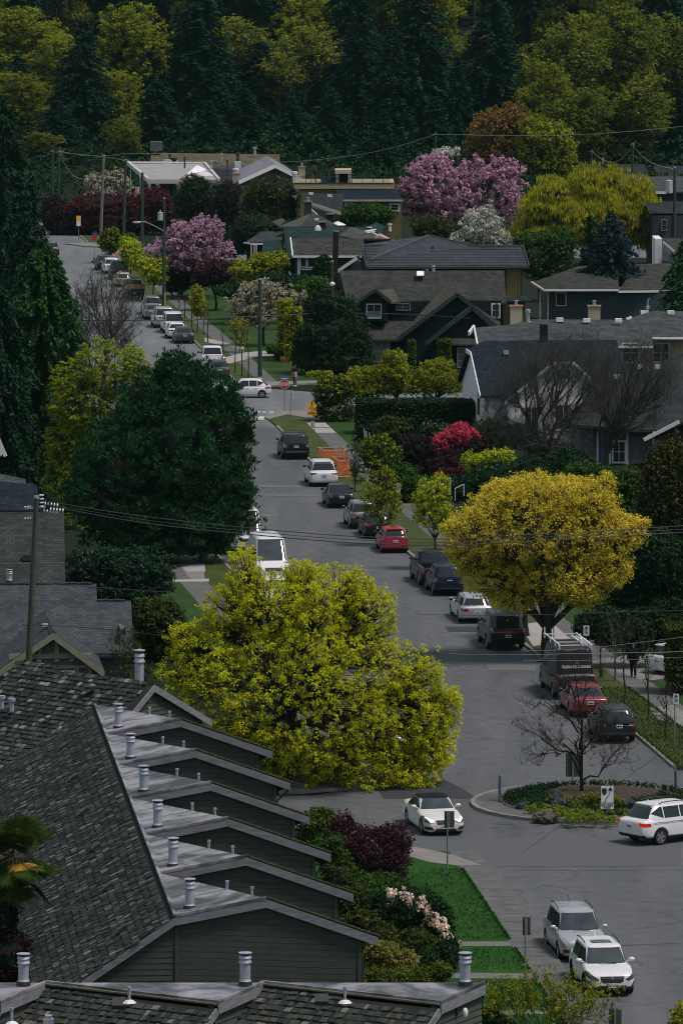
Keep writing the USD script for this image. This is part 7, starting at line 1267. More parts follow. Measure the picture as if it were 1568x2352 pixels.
tree('young_tree', 'yellow green feathery young street tree beside the black sedan', 'tree', 362, (870, 1240), [(875, 1120, 40, 60), (885, 1170, 40, 40), (855, 1150, 30, 40), (900, 1130, 25, 40)], L_YG, 330, .24, 8, .13, tr=.06, fork=.2, twig=.016, up=.5); tree('young_tree', 'fresh lime young tree left of the golden tree', 'tree', 349, (1000, 1250), [(995, 1140, 42, 50), (990, 1180, 40, 40), (1010, 1105, 22, 20), (965, 1155, 22, 30), (1020, 1190, 22, 40)], L_LIME, 360, .24, 10, .15, tr=.07, fork=.3, twig=.016)
tree('young_tree', 'thin budding sapling beside the orange fence', 'tree', 395, (815, 1125), [(815, 1050, 22, 50), (825, 1090, 20, 25)], L_OLIVE, 110, .2, 7, .12, tr=.045, fork=.3, twig=.015)
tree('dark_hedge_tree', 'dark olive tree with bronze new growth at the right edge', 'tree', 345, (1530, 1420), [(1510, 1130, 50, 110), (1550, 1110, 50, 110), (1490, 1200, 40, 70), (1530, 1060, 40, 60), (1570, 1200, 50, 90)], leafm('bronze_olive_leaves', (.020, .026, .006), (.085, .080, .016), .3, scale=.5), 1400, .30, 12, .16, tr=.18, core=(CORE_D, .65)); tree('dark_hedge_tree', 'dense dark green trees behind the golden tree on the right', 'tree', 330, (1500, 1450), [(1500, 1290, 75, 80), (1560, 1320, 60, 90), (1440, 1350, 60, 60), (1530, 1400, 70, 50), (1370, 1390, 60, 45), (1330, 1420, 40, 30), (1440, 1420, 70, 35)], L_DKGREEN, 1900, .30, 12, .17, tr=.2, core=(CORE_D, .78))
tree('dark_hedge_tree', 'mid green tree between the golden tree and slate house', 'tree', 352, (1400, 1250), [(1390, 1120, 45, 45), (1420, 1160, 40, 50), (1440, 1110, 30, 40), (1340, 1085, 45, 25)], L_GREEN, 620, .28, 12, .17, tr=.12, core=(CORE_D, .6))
tree('dark_hedge_tree', 'dark shrubs lining the right pavement behind the bare street trees', 'shrub', 303, (1450, 1500), [(1395, 1440, 50, 50), (1460, 1450, 60, 55), (1520, 1440, 45, 60), (1345, 1440, 30, 35), (1560, 1430, 40, 60)], L_DKGREEN, 1100, .26, 11, .15, core=(CORE_D, .8), wood=False, crown='foliage')
# small bare street trees, right
for i, (px, py, yt, w, lb) in enumerate(((1432, 1625, 1385, 70, 'slim leafless street tree left of the pedestrian'), (1487, 1660, 1440, 50, 'slim leafless street tree in the verge beyond the grey crossover'), (1412, 1570, 1400, 60, 'pale leafless sapling behind the black van'), (1530, 1700, 1560, 50, 'twiggy leafless sapling at the right pavement edge'), (1378, 1562, 1450, 24, 'thin trunk sapling just right of the black van'))):
    Yt = 39 * 13500 / (py + 200); bare('street_sapling', lb, Yt, (px, py), [(px, yt + 50, w * .5, 48), (px, yt + 95, w * .45, 35)], 34, 3, .5, BARK_GREY if i == 2 else BARK, .05, .35, 4, 10, .011, .8, seed=i, leader=True)
# saplings in the far right verge: thin trunks, some with yellow leaf
SP = [(395, 690, 660), (410, 712, 665), (425, 735, 668), (441, 742, 672), (478, 790, 700), (512, 850, 735), (540, 860, 740), (555, 868, 760), (570, 872, 745), (468, 770, 700), (440, 758, 690)]
for i, (px, py, yt) in enumerate(SP):
    Yt = 39 * 13500 / (py + 200); bare('street_sapling', 'slim bare sapling standing in the far right verge', Yt, (px, py), [(px, yt + 15, 9, 20)], 9, 2, .5, BARK, .05, .6, 3, 5, .014, .9, seed=i, group='saplings in the far right verge')
tree('young_tree', 'narrow yellow leaved street tree on the far verge', 'tree', 545, (452, 765), [(452, 690, 17, 40), (460, 705, 16, 25)], L_YG, 200, .24, 8, .2, tr=.05, fork=.35); tree('young_tree', 'pale yellow green sapling before the white blossom', 'tree', 520, (550, 835), [(550, 765, 28, 35), (545, 745, 16, 22)], L_YG, 130, .22, 6, .16, tr=.04, fork=.3, twig=.016)
for px, Yt, bl, lb, s_ in ((300, 625, [(300, 580, 25, 32), (290, 560, 14, 14), (312, 600, 18, 20)], 'lime yellow street tree left of the pink cherry', 1), (352, 590, [(352, 625, 30, 32), (335, 610, 18, 18), (372, 610, 14, 22), (365, 640, 20, 16)], 'lime yellow street tree nearest the lamp pole', 2), (330, 605, [(325, 600, 22, 28), (340, 590, 12, 12)], 'middle lime yellow street tree of the three by the lamp', 3)): tree('young_tree', lb, 'tree', Yt, (px, GY(Yt)), bl, L_LIME, 330, .28, 11, .24, tr=.07, fork=.35, up=.7, seed=s_)
for px, Yt, bl, lb in ((252, 655, [(252, 555, 26, 28), (262, 538, 10, 14)], 'green street tree beside the far stop sign'), (290, 650, [(292, 560, 18, 20), (300, 548, 10, 10)], 'second green street tree behind the lime ones')): tree('young_tree', lb, 'tree', Yt, (px, GY(Yt)), bl, leafm('spring_green_leaves', (.05, .085, .008), (.16, .20, .02), .4), 300, .3, 10, .28, tr=.08, fork=.4, up=.7)
# blossom trees
tree('cherry_tree', 'pink flowering cherry beside the lamp pole', 'tree', 592, (445, 700), [(440, 555, 72, 45), (478, 525, 45, 30), (385, 575, 42, 30), (425, 535, 45, 32), (505, 580, 36, 32), (435, 595, 75, 28), (350, 585, 25, 20)], L_PINK2, 780, .34, 13, .25, tr=.2, fork=.25, up=.7, lump=.5, twig=.025); tree('dark_shrub', 'dark shade foliage under the first pink cherry', 'shrub', 596, (440, 690), [(440, 625, 70, 30), (410, 650, 40, 25), (480, 610, 40, 25)], L_DKGREEN, 420, .34, 11, .28, core=(CORE_D, .8), wood=False, crown='foliage')
tree('cherry_tree', 'large magenta pink flowering cherry on the right', 'tree', 678, (1060, 580), [(1020, 430, 95, 60), (1130, 435, 75, 55), (962, 470, 52, 42), (1150, 390, 48, 32), (1180, 480, 30, 42), (985, 390, 55, 32), (1060, 485, 85, 34), (1090, 400, 40, 40), (935, 425, 28, 18), (1000, 365, 30, 18)], L_PINK, 1400, .42, 13, .30, tr=.35, fork=.22, up=.7, lump=.5, twig=.03, k2=80)
tree('white_blossom_tree', 'white flowering tree in front of the large pink cherry', 'tree', 655, (1105, 600), [(1105, 520, 52, 42), (1065, 550, 38, 20), (1150, 550, 32, 18), (1118, 490, 22, 20)], L_WHITE, 480, .36, 11, .24, tr=.12, fork=.2, twig=.025); tree('white_blossom_tree', 'white blossom branches poking above the pink cherry', 'tree', 690, (1020, 560), [(1022, 350, 32, 12), (1000, 362, 18, 10), (1048, 345, 10, 8)], L_WHITE, 90, .34, 9, .24, tr=.15, fork=.5, twig=.03)
tree('white_blossom_tree', 'sparse cream flowering tree beside the yellow hedge', 'tree', 528, (605, 800), [(575, 690, 52, 42), (640, 680, 45, 30), (610, 725, 60, 35), (545, 725, 28, 30), (690, 680, 18, 16), (600, 660, 40, 18)], L_CREAMB, 620, .3, 9, .20, tr=.16, fork=.25, twig=.025, lump=.5)
tree('cream_shrub', 'cream flowering shrub beside the flat roofed house', 'shrub', 715, (240, 520), [(220, 420, 28, 22), (265, 410, 28, 24), (240, 440, 45, 18), (290, 425, 14, 18)], L_CREAMB, 420, .38, 10, .28, core=(CORE_D, .6), wood=False, crown='foliage'); tree('cream_shrub', 'second cream flowering shrub right of the utility poles', 'shrub', 700, (430, 520), [(432, 430, 24, 28), (420, 460, 16, 30)], L_CREAMB, 240, .36, 10, .28, wood=False, crown='foliage', core=(CORE_D, .6))
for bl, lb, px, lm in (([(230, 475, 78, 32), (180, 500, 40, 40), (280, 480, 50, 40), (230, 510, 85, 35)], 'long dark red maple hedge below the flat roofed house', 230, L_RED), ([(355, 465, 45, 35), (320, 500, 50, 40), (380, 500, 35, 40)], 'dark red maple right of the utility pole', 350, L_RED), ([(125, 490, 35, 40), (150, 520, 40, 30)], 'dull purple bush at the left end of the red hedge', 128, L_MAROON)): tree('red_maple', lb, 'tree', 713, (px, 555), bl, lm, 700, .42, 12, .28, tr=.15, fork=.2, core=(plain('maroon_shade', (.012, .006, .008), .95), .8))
# willow, bronze and yellow trees
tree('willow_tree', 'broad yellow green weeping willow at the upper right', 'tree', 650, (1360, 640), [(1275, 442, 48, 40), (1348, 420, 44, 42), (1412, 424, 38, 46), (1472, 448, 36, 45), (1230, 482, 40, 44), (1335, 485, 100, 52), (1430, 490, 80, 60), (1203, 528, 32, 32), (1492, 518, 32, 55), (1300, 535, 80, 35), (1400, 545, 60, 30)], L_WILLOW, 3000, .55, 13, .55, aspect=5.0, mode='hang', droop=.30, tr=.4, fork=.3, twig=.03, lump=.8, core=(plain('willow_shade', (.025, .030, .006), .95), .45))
tree('broadleaf_tree', 'bronze leaved tree behind the pink cherry', 'tree', 745, (1140, 480), [(1140, 300, 62, 52), (1110, 340, 42, 40), (1180, 270, 42, 38), (1150, 350, 60, 40), (1200, 320, 40, 50)], L_BRONZE, 1000, .45, 11, .3, tr=.3, twig=.04, lump=.5); tree('broadleaf_tree', 'mustard yellow tree right of the bronze one', 'tree', 742, (1255, 480), [(1255, 310, 52, 42), (1290, 340, 38, 48), (1230, 350, 50, 50), (1280, 380, 42, 35), (1220, 290, 30, 26)], L_FYEL, 1000, .48, 11, .32, tr=.3, twig=.04, lump=.5)
conifer('blue_spruce', 'blue grey spruce before the willow', 560, 1402, 492, 215, L_SPRUCE, seed=12, tiers=36, per=12, nl=9, size=.55, aspect=2.8, droop=.2, shape=.72, z0=.03); conifer('cedar_tree', 'dark conifer cut by the right edge below the far sheds', 545, 1570, 555, 150, L_CEDAR, seed=13, tiers=30, per=11, nl=8, size=.5, aspect=2.6, droop=.5, shape=.6); conifer('dark_cypress', 'small dark rounded cypress before the willow', 600, 1353, 500, 46, L_DKGREEN, seed=14, tiers=26, per=9, nl=8, size=.4, aspect=2.6, droop=-.4, shape=.3)
tree('green_tree', 'mid green tree between the tiled roof and the spruce', 'tree', 590, (1240, 690), [(1230, 590, 55, 50), (1280, 560, 50, 40), (1210, 560, 35, 30), (1270, 620, 50, 40)], L_GREEN, 900, .36, 12, .26, tr=.2, core=(CORE_G, .75)); tree('green_tree', 'yellow green shrub below the large pink cherry', 'tree', 672, (1000, 580), [(985, 520, 50, 25), (1030, 530, 45, 20), (1200, 535, 35, 20)], L_OLIVE, 420, .36, 11, .28, core=(CORE_D, .75), wood=False)
# middle distance greenery left of the houses
for bl, Yt, px, lm, lb, s_ in (([(450, 440, 38, 42), (430, 470, 35, 35), (480, 465, 30, 35)], 690, 450, L_DKGREEN, 'dark green tree in front of the mauve roof', .75), ([(525, 460, 35, 50), (510, 500, 35, 40), (540, 520, 40, 35)], 680, 525, L_MAROON, 'dusky purple tree between two green ones', .75), ([(620, 440, 58, 38), (650, 470, 40, 45), (590, 470, 40, 40), (630, 495, 55, 35)], 672, 625, leafm('chestnut_leaves', (.02, .036, .008), (.095, .11, .022), .3), 'green tree with yellow tips before the roof terrace', .7), ([(590, 525, 60, 35), (540, 560, 40, 30), (650, 530, 35, 30)], 650, 585, L_DKGREEN, 'dark tree mass above the teal shingled roofs', .8), ([(500, 625, 48, 26), (470, 640, 30, 18)], 575, 495, L_PURPLE, 'burgundy shrub right of the first pink cherry', .7), ([(570, 620, 40, 22), (610, 605, 38, 22), (640, 595, 22, 16), (560, 650, 30, 20)], 562, 590, L_YG, 'yellow tipped rhododendron below the strip window house', .6), ([(560, 670, 60, 24), (630, 650, 50, 24), (680, 655, 45, 22)], 556, 610, L_DKGREEN, 'dark green shrubs under the yellow rhododendron', .8), ([(700, 670, 35, 20), (730, 655, 30, 16)], 548, 710, L_GREEN, 'green bush below the olive house porch', .7), ([(820, 490, 28, 18), (850, 490, 30, 22), (800, 500, 20, 18), (880, 495, 25, 18)], 640, 840, L_GREEN, 'green garden shrubs below the tan house', .7), ([(745, 620, 20, 30), (470, 600, 0.1, .1)], 560, 745, L_DKGREEN, 'ivy mass climbing beside the brick flue', .6)):
    tree('garden_tree', lb, 'tree', Yt, (px, GY(Yt)), [b for b in bl if b[2] > 1], lm, 560, .38, 12, .26, tr=.14, core=(CORE_D, s_), seed=px)
# street side plants, near left
tree('purple_maple', 'dark purple Japanese maple beside the vivid lawn', 'tree', 236, (850, 2075), [(865, 1950, 78, 55), (800, 1925, 45, 40), (905, 1935, 45, 48), (830, 1990, 70, 45), (900, 1990, 40, 40), (785, 1890, 25, 22)], L_PURPLE, 1100, .2, 12, .10, tr=.08, fork=.2, k2=60, twig=.014, lump=.5); tree('green_shrub', 'dark green shrubs under the purple maple', 'shrub', 234, (840, 2090), [(830, 2040, 85, 35), (780, 2010, 40, 40), (900, 2040, 40, 30), (760, 1960, 40, 50)], L_GREEN, 900, .2, 11, .11, core=(CORE_D, .75), wood=False, crown='foliage')
tree('green_shrub', 'glossy green shrub at the town house corner below the maple', 'shrub', 245, (740, 1960), [(735, 1890, 45, 30), (720, 1920, 40, 30), (765, 1900, 28, 22)], leafm('shrub_green_leaves', (.025, .05, .01), (.10, .13, .022), .3), 520, .2, 12, .13, core=(CORE_D, .7), wood=False, crown='foliage')
rh = tree('rhododendron', 'pale pink flowering rhododendron beside the vivid lawn', 'shrub', 217, (960, 2260), [(940, 2090, 90, 55), (990, 2130, 55, 60), (890, 2080, 60, 35), (1010, 2160, 35, 50), (920, 2130, 90, 55)], L_DKGREEN, 1400, .17, 12, .11, core=(CORE_D, .75), wood=False, crown='foliage')
FP = []
g_ = np.random.default_rng(44)
for i in range(150):
    t_ = g_.random(); x = lerp(893, 1042, t_) + g_.normal() * 7; y = lerp(2055, 2165, t_ ** 1.25) + g_.normal() * 10 - 12 * math.sin(t_ * 3.1)
    if 2040 < y < 2210: FP.append(P(x, y, 215.3 + g_.random() * .5 + (1 - t_) * 1.0))
FP = np.array(FP); v, f = leaves(FP, g_, 14, .11, .085, 1.1, 'tuft', .3); obj('flowers', MB().add(v - P(960, 2260, 217) * [1, 1, 0], f), L_RHODO, rh, kind='stuff')
tree('azalea', 'yellow flowering azalea beside the lowest town house eave', 'shrub', 208, (880, 2330), [(860, 2160, 70, 40), (930, 2190, 70, 40), (830, 2120, 40, 30), (880, 2200, 60, 40), (960, 2170, 50, 35)], L_OLIVE, 1100, .16, 11, .10, core=(CORE_D, .7), wood=False, crown='foliage', extra=(L_AZY, 90, 6, .07, .055, 'yellow_flowers'))
tree('spirea', 'straw yellow leaved spirea below the azalea', 'shrub', 205, (900, 2340), [(880, 2185, 40, 22), (920, 2205, 45, 22), (850, 2200, 25, 18)], leafm('straw_leaves', (.12, .12, .02), (.34, .31, .07), .35), 420, .13, 11, .08, wood=False, crown='foliage', core=(CORE_D, .6)); tree('green_shrub', 'bright green low shrub above the right flue', 'shrub', 203, (970, 2340), [(960, 2250, 55, 28), (1010, 2235, 30, 22), (910, 2250, 50, 25), (860, 2250, 40, 25)], leafm('bright_shrub_leaves', (.03, .055, .008), (.14, .17, .02), .35), 700, .15, 11, .09, wood=False, crown='foliage', core=(CORE_D, .75)); tree('green_shrub', 'dark shrubs along the foot of the near town house wall', 'shrub', 206, (1000, 2330), [(1000, 2215, 50, 35), (1030, 2190, 28, 40), (840, 2230, 40, 30)], L_DKGREEN, 520, .17, 11, .1, wood=False, crown='foliage', core=(CORE_D, .75))
tree('green_shrub', 'dark evergreen shrubs beneath the eaves of the middle units', 'shrub', 226, (780, 2110), [(770, 2030, 40, 40), (810, 2070, 50, 35), (850, 2090, 60, 25), (760, 2080, 40, 40)], L_OLIVE, 700, .18, 11, .11, wood=False, crown='foliage', core=(CORE_D, .75))
bare('upright_shrub', 'upright yellow green shoots along the bottom right edge', 199, (1240, 2420), [(1170, 2330, 60, 45), (1240, 2320, 60, 60), (1310, 2330, 60, 55), (1370, 2330, 40, 40), (1120, 2345, 25, 20)], 170, 3, .75, BARK_MOSS, .03, .3, 10, 40, .008, 2.4, seed=4, leaf=(L_YG, 8, .10, .075, .8), cat='shrub'); tree('upright_shrub', 'yellow leaf tips at the bottom right corner', 'shrub', 198, (1560, 2420), [(1558, 2330, 20, 30), (1545, 2345, 10, 12)], L_YG, 60, .14, 12, .1, tr=.02, twig=.008, woodname='stem')
tree('green_shrub', 'dark leafed shrub at the foot of the nearest house wall', 'shrub', 199, (1130, 2400), [(1125, 2345, 28, 22), (1150, 2360, 30, 20)], L_DKGREEN, 260, .14, 12, .1, wood=False, crown='foliage', core=(CORE_D, .75))
# traffic circle planting
g_ = np.random.default_rng(17)
GC = [];
for a in np.arange(0, 2 * np.pi, .028):
    for r in ((2.7, 2.95, 3.2, 3.45, 3.75, 4.02, 4.2) if math.sin(a) < -.1 or math.cos(a) < -.6 else (3.6, 3.9, 4.2)): GC.append([IC[0] + r * math.cos(a) + g_.normal() * .1, IC[1] + r * math.sin(a) + g_.normal() * .1, bed_z(IC[0] + r * math.cos(a), IC[1] + r * math.sin(a)) + .06])
GC = np.array(GC); gc_ = thing('ground_cover', 'dark evergreen ground cover ringing the traffic circle bed', 'ground cover', (0, 0, 0)); v, f = leaves(GC, g_, 8, .20, .11, 1.6, 'tuft', .9); obj('foliage', MB().add(v, f), L_DKGREEN, gc_, kind='stuff')
tuft0 = None
for i, (px, py) in enumerate(((1262, 1840), (1240, 1850), (1218, 1862), (1276, 1866), (1300, 1868), (1318, 1873), (1350, 1868), (1370, 1874), (1300, 1840), (1350, 1838), (1375, 1836), (1395, 1850), (1415, 1855), (1430, 1868), (1310, 1882), (1345, 1885), (1380, 1880), (1400, 1868), (1420, 1845), (1330, 1846), (1440, 1880), (1255, 1858), (1408, 1884), (1270, 1852), (1290, 1855), (1325, 1860), (1360, 1855), (1385, 1862), (1345, 1875), (1362, 1886), (1318, 1888), (1285, 1876), (1245, 1868), (1405, 1842), (1425, 1858), (1395, 1888), (1340, 1852))):
    p = on_bed(px, py + 5); s_ = g_.uniform(1.0, 1.6)
    if tuft0 is None:
        tuft0 = thing('bedding_plant', 'small lime green mound plant in the circle bed', 'plant', p, 0, 'lime mound plants in the circle bed'); c = g_.normal(size=(26, 3)) * [.10, .10, .05] + [0, 0, .12]; v, f = leaves(c, g_, 12, .09, .07, 1.8, 'tuft', 1.0); obj('foliage', MB().add(v, f), leafm('bedding_leaves', (.07, .11, .010), (.25, .30, .03), .35), tuft0)
    else: copy_of(tuft0, 'small lime green mound plant in the circle bed', p, g_.uniform(0, 360), (s_,) * 3)
# palm at the left edge
FAN = leafm('palm_fans', (.008, .030, .005), (.060, .090, .012), .3, scale=1.4); g_ = np.random.default_rng(8); pb = P(30, 1960, 201); pt = thing('palm_tree', 'fan palm at the left edge before the shake roof', 'palm', (pb[0], pb[1], 0)); H = pb[2]
obj('trunk', MB().tube([(0, 0, 0), (.05, 0, H * .5), (0, 0, H + .1)], [.16, .14, .13], 9), plain('palm_trunk', (.06, .045, .03), .95, var=.4, scale=6), pt)
fan = MB(); dead = MB(); st = MB()
for i in range(58):
    a = g_.uniform(0, 2 * np.pi); el = g_.uniform(-1.25, 1.0); e = np.array([math.cos(a) * math.cos(el), math.sin(a) * math.cos(el), math.sin(el)]); L = g_.uniform(.5, 1.7); hub = np.array([0, 0, H]) + e * L + [0, 0, -.12 * L]; st.tube([(0, 0, H - .1), hub], [.018, .012], 4)
    side = nrm(np.cross(e, [0, 0, 1])); upv = np.cross(side, e); tgt = dead if i in (3, 9, 17) else fan
    for q in np.linspace(-2.0, 2.0, 26):
        d = nrm(e * math.cos(q) + side * math.sin(q) + upv * .1 + [0, 0, -.28]); l = .85 * g_.uniform(.85, 1.1) * (1 - .08 * abs(q)); w = nrm(np.cross(d, upv)) * .045; tip = hub + d * l + [0, 0, -.10 * l]; mid = hub + d * l * .55; tgt.add([hub, mid + w, tip, mid - w], [[0, 1, 2, 3]])
obj('stalks', st, plain('palm_stalk', (.05, .06, .015), .8), pt); obj('fan_leaves', fan, FAN, pt, kind='stuff'); obj('dry_fans', dead, leafm('dry_palm', (.25, .14, .02), (.5, .30, .05), .3), pt, kind='stuff')
tree('dark_shrub', 'dark garden shrubs with red flowers below the palm', 'shrub', 200, (40, 2400), [(20, 2200, 60, 70), (60, 2230, 45, 50), (110, 2240, 20, 40), (10, 2100, 40, 60)], L_MAROON, 420, .17, 11, .11, wood=False, crown='foliage', core=(CORE_D, .75), extra=(L_RED, 30, 6, .08, .07, 'red_flowers'))
# ---------------------------------------------------------------- the wood on the hillside: one tree of each kind, then its fellows
def forest():
    g = np.random.default_rng(77); protos = {}
    def dec(name, label, lm, seed, sh):
        gg = np.random.default_rng(seed); t = None; bl = [(np.array([x, y, z]), np.array(r)) for x, y, z, r in sh]; c = sample(bl, 760, gg, .45, .5); return c, gg, lm
    SH1 = [(0, 0, 17, (5.5, 5.5, 5)), (-3.5, 0, 13, (4, 4, 3.5)), (3.5, 1, 14, (4, 4, 4)), (0, -2, 20.5, (4, 4, 3.5)), (1.5, -2, 11, (4.5, 4, 3)), (-2, 1, 22, (2.5, 2.5, 2)), (-3, -2, 7.5, (3.5, 3.5, 3)), (3, -2, 6, (3.5, 3.5, 3)), (5, 0, 18, (2, 2, 2)), (-5.2, 0, 16, (2, 2, 1.6))]
    SH2 = [(0, 0, 15, (4, 4, 6)), (-2.5, 0, 19, (3.5, 3.5, 3.5)), (2.5, -1, 18, (3.5, 3.5, 4)), (0, 0, 22, (3, 3, 2.5)), (3, 0, 12, (3, 3, 3)), (-3, 0, 12, (3, 3, 3)), (1.5, -2, 7, (4, 3.5, 3.5)), (-2.5, -2, 6, (3, 3, 3)), (4, 0, 15, (2, 2, 2))]
    SH3 = [(0, 0, 20, (4.5, 4, 3.5)), (-3, 0, 17, (3, 3, 2.5)), (3.5, 0, 16, (3, 3, 2.5)), (1, 0, 12.5, (3, 3, 2)), (-1.5, 0, 23, (2.5, 2.5, 2))]
    spec = {'yellow': (SH1, L_FYEL, 20, .62, 14, .36), 'green': (SH2, L_FGRN, 21, .6, 14, .34), 'bare': (SH3, L_FYEL, 22, .5, 5, .34)}
    def place(kind, name, label, px, ytop, wpx, Y, rot, sx=None):
        zb = float(hill(np.array([P(px, 0, Y)[0]]), np.array([Y]))[0]); x = P(px, 0, Y)[0]; Ht = P(px, ytop, Y)[2] - zb; W = wpx / S(Y)
        if kind in spec: H0, W0 = 24.3, (14.0 if kind == 'yellow' else 11.5 if kind == 'green' else 12.5)
        else: H0, W0 = 28.0, 8.0
        sc = (W / W0, W / W0, Ht / H0)
        if kind not in protos:
            t = thing(name, label, 'tree', (x, Y, zb - .1), rot, None, sc); protos[kind] = t
            if kind in spec:
                sh, lm, seed, cr, nl, sz = spec[kind]; gg = np.random.default_rng(seed); bl = [(np.array([a, b, c]), np.array(r)) for a, b, c, r in sh]; c = sample(bl, 1200, gg, .4, .8)
                obj('trunk', limbs(np.zeros(3), c, gg, .38, .32, 8, 60, .035), BARK if kind != 'bare' else BARK_GREY, t); v, f = leaves(c, gg, nl, cr, sz, 1.25, 'tuft', .6); obj('crown', MB().add(v, f), lm, t)
            else:
                gg = np.random.default_rng({'fir': 31, 'fir2': 32, 'fir3': 33}[kind]); v, f, br = conifer_mesh(28.0, 4.0, gg, 52, 10, 9, .60, 2.8, {'fir': .75, 'fir2': .5, 'fir3': .9}[kind], .08, {'fir': .75, 'fir2': .6, 'fir3': .85}[kind], .5)
                br.tube([(0, 0, 0), (0, 0, 14), (0, 0, 27.5)], [.5, .3, .05], 8); obj('trunk', br, BARK, t); obj('crown', MB().add(v, f), L_FCON if kind != 'fir2' else L_FCON2, t)
        else: copy_of(protos[kind], label, (x, Y, zb - .1), rot, sc)
    Tn = {'yellow': 'forest_maple', 'green': 'forest_alder', 'bare': 'forest_bare_tree', 'fir': 'forest_fir', 'fir2': 'forest_hemlock', 'fir3': 'forest_cedar'}
    named = [('yellow', 60, 10, 230, 905, 'yellow green forest maple at the far left of the wood'), ('yellow', 150, 70, 190, 880, 'yellow green forest maple left of the slender fir'), ('yellow', 310, 0, 220, 870, 'large yellow green forest maple above the flat roofed house'), ('yellow', 40, 160, 170, 860, 'lower yellow green forest maple at the left edge'), ('yellow', 270, 160, 150, 855, 'lower yellow forest maple right of the slender fir'),
        ('fir2', 192, 45, 175, 850, 'slender dark fir between the yellow forest maples'), ('fir', 460, -60, 240, 870, 'broad dark fir left of the pale trunks'), ('fir3', 420, 40, 170, 880, 'dark fir behind the broad one'), ('green', 285, 262, 110, 815, 'bright green tree behind the flat roofed house'), ('green', 90, 300, 120, 830, 'small green tree behind the left utility poles'),
        ('bare', 560, 40, 190, 885, 'thinly leaved forest tree with pale trunk in the centre left'), ('bare', 700, 60, 210, 880, 'thinly leaved forest tree with forked trunks in the centre'), ('yellow', 700, -20, 190, 930, 'yellow green forest maple at the top centre'), ('bare', 640, 120, 150, 870, 'slim bare forest tree above the mauve roof'), ('fir', 832, 5, 190, 865, 'pointed dark fir right of the thin trees'), ('fir2', 960, -70, 230, 850, 'tall dark fir in the middle of the wood'), ('fir3', 900, 60, 180, 845, 'dark fir skirting the middle fir'), ('fir', 1130, -60, 210, 860, 'tall dark fir left of the big green maple'), ('fir3', 1050, 130, 150, 840, 'dark fir above the bronze tree'),
        ('green', 1290, 55, 220, 830, 'large green forest maple above the mustard tree'), ('green', 1430, 0, 230, 840, 'large green forest tree at the upper right'), ('yellow', 1360, 20, 180, 870, 'olive yellow forest maple between two large green ones'), ('green', 1530, 30, 200, 850, 'green forest tree at the top right corner'), ('yellow', 1250, 130, 150, 822, 'yellow edged forest tree above the bronze tree'), ('green', 1480, 170, 190, 822, 'lower green forest tree above the dark roofs'), ('green', 1330, 200, 160, 815, 'low dark green forest tree behind the mustard tree'), ('fir3', 760, 200, 150, 835, 'low dark fir above the roof terrace'), ('fir3', 1000, 220, 150, 830, 'low dark fir behind the white blossom'), ('fir2', 360, 180, 150, 840, 'dark fir behind the long brown roof'), ('fir', 560, 200, 170, 845, 'dark fir above the long brown roof'), ('fir3', 670, 220, 150, 838, 'low dark fir right of the long brown roof'), ('fir2', 130, 230, 150, 835, 'dark fir behind the left utility poles'), ('fir', 1200, 210, 130, 835, 'dark fir behind the bronze tree'), ('fir', 1560, 200, 170, 832, 'dark fir above the far right roofs'), ('fir2', 1400, 230, 150, 826, 'dark fir behind the willow'), ('fir', 480, 230, 140, 830, 'low dark fir behind the grey chimney roof'), ('fir', 20, 330, 130, 820, 'dark fir behind the left edge cedars'), ('green', 1100, 60, 150, 880, 'dim green tree in the gap between the dark firs'), ('fir3', 880, 250, 140, 822, 'low dark fir right of the stair tower')]
    for i in range(22): px = -30 + i * 77 + g.uniform(-20, 20); named.append((['fir', 'fir3', 'fir2'][i % 3], px, g.uniform(60, 230), g.uniform(150, 230), g.uniform(862, 905), 'dim conifer filling the wood behind its front trees'))
    for k, px, yt, w, Y, lb in named: place(k, Tn[k], lb, px, yt, w, Y, g.uniform(0, 360))
    for row, (Y0, n) in enumerate(((930, 17), (990, 17), (1060, 15))):
        for i in range(n):
            px = -60 + (i + g.uniform(-.3, .3)) * 1690 / (n - 1); Y = Y0 + g.uniform(-20, 20); k = g.choice(['fir', 'fir2', 'fir3', 'yellow', 'green'], p=[.26, .2, .2, .2, .14] if row < 2 else [.1, .1, .1, .5, .2])
            z = float(hill(np.array([0.0]), np.array([Y]))[0]) + g.uniform(24, 34); yt = HYP + (HCAM - z) * FPX / Y
            place(k, Tn[k], 'tree far back in the dense wood on the hillside' if 'fir' in k else 'leafy tree far back in the dense wood', px, yt, g.uniform(130, 200), Y, g.uniform(0, 360))
forest()
# tag the back rows as one group each
for p in stage.GetPrimAtPath('/World').GetChildren():
    lb = p.GetCustomDataByKey('label')
    if lb in ('dim conifer filling the wood behind its front trees', 'tree far back in the dense wood on the hillside', 'leafy tree far back in the dense wood'): p.SetCustomDataByKey('group', 'back rows of the wood')
ug = []; g_ = np.random.default_rng(9)
for i in range(4200): x = g_.uniform(-62, 62); y = g_.uniform(776, 900); ug.append([x, y, float(hill(np.array([x]), np.array([y]))[0]) + g_.uniform(.2, 4.5)])
v, f = leaves(np.array(ug), g_, 10, .9, .55, 1.4, 'tuft', .6); us = thing('undergrowth', 'dark undergrowth along the foot of the wood', 'undergrowth', (0, 0, 0)); us.SetCustomDataByKey('kind', 'stuff'); obj('foliage', MB().add(v, f), L_DKGREEN, us, kind='stuff')
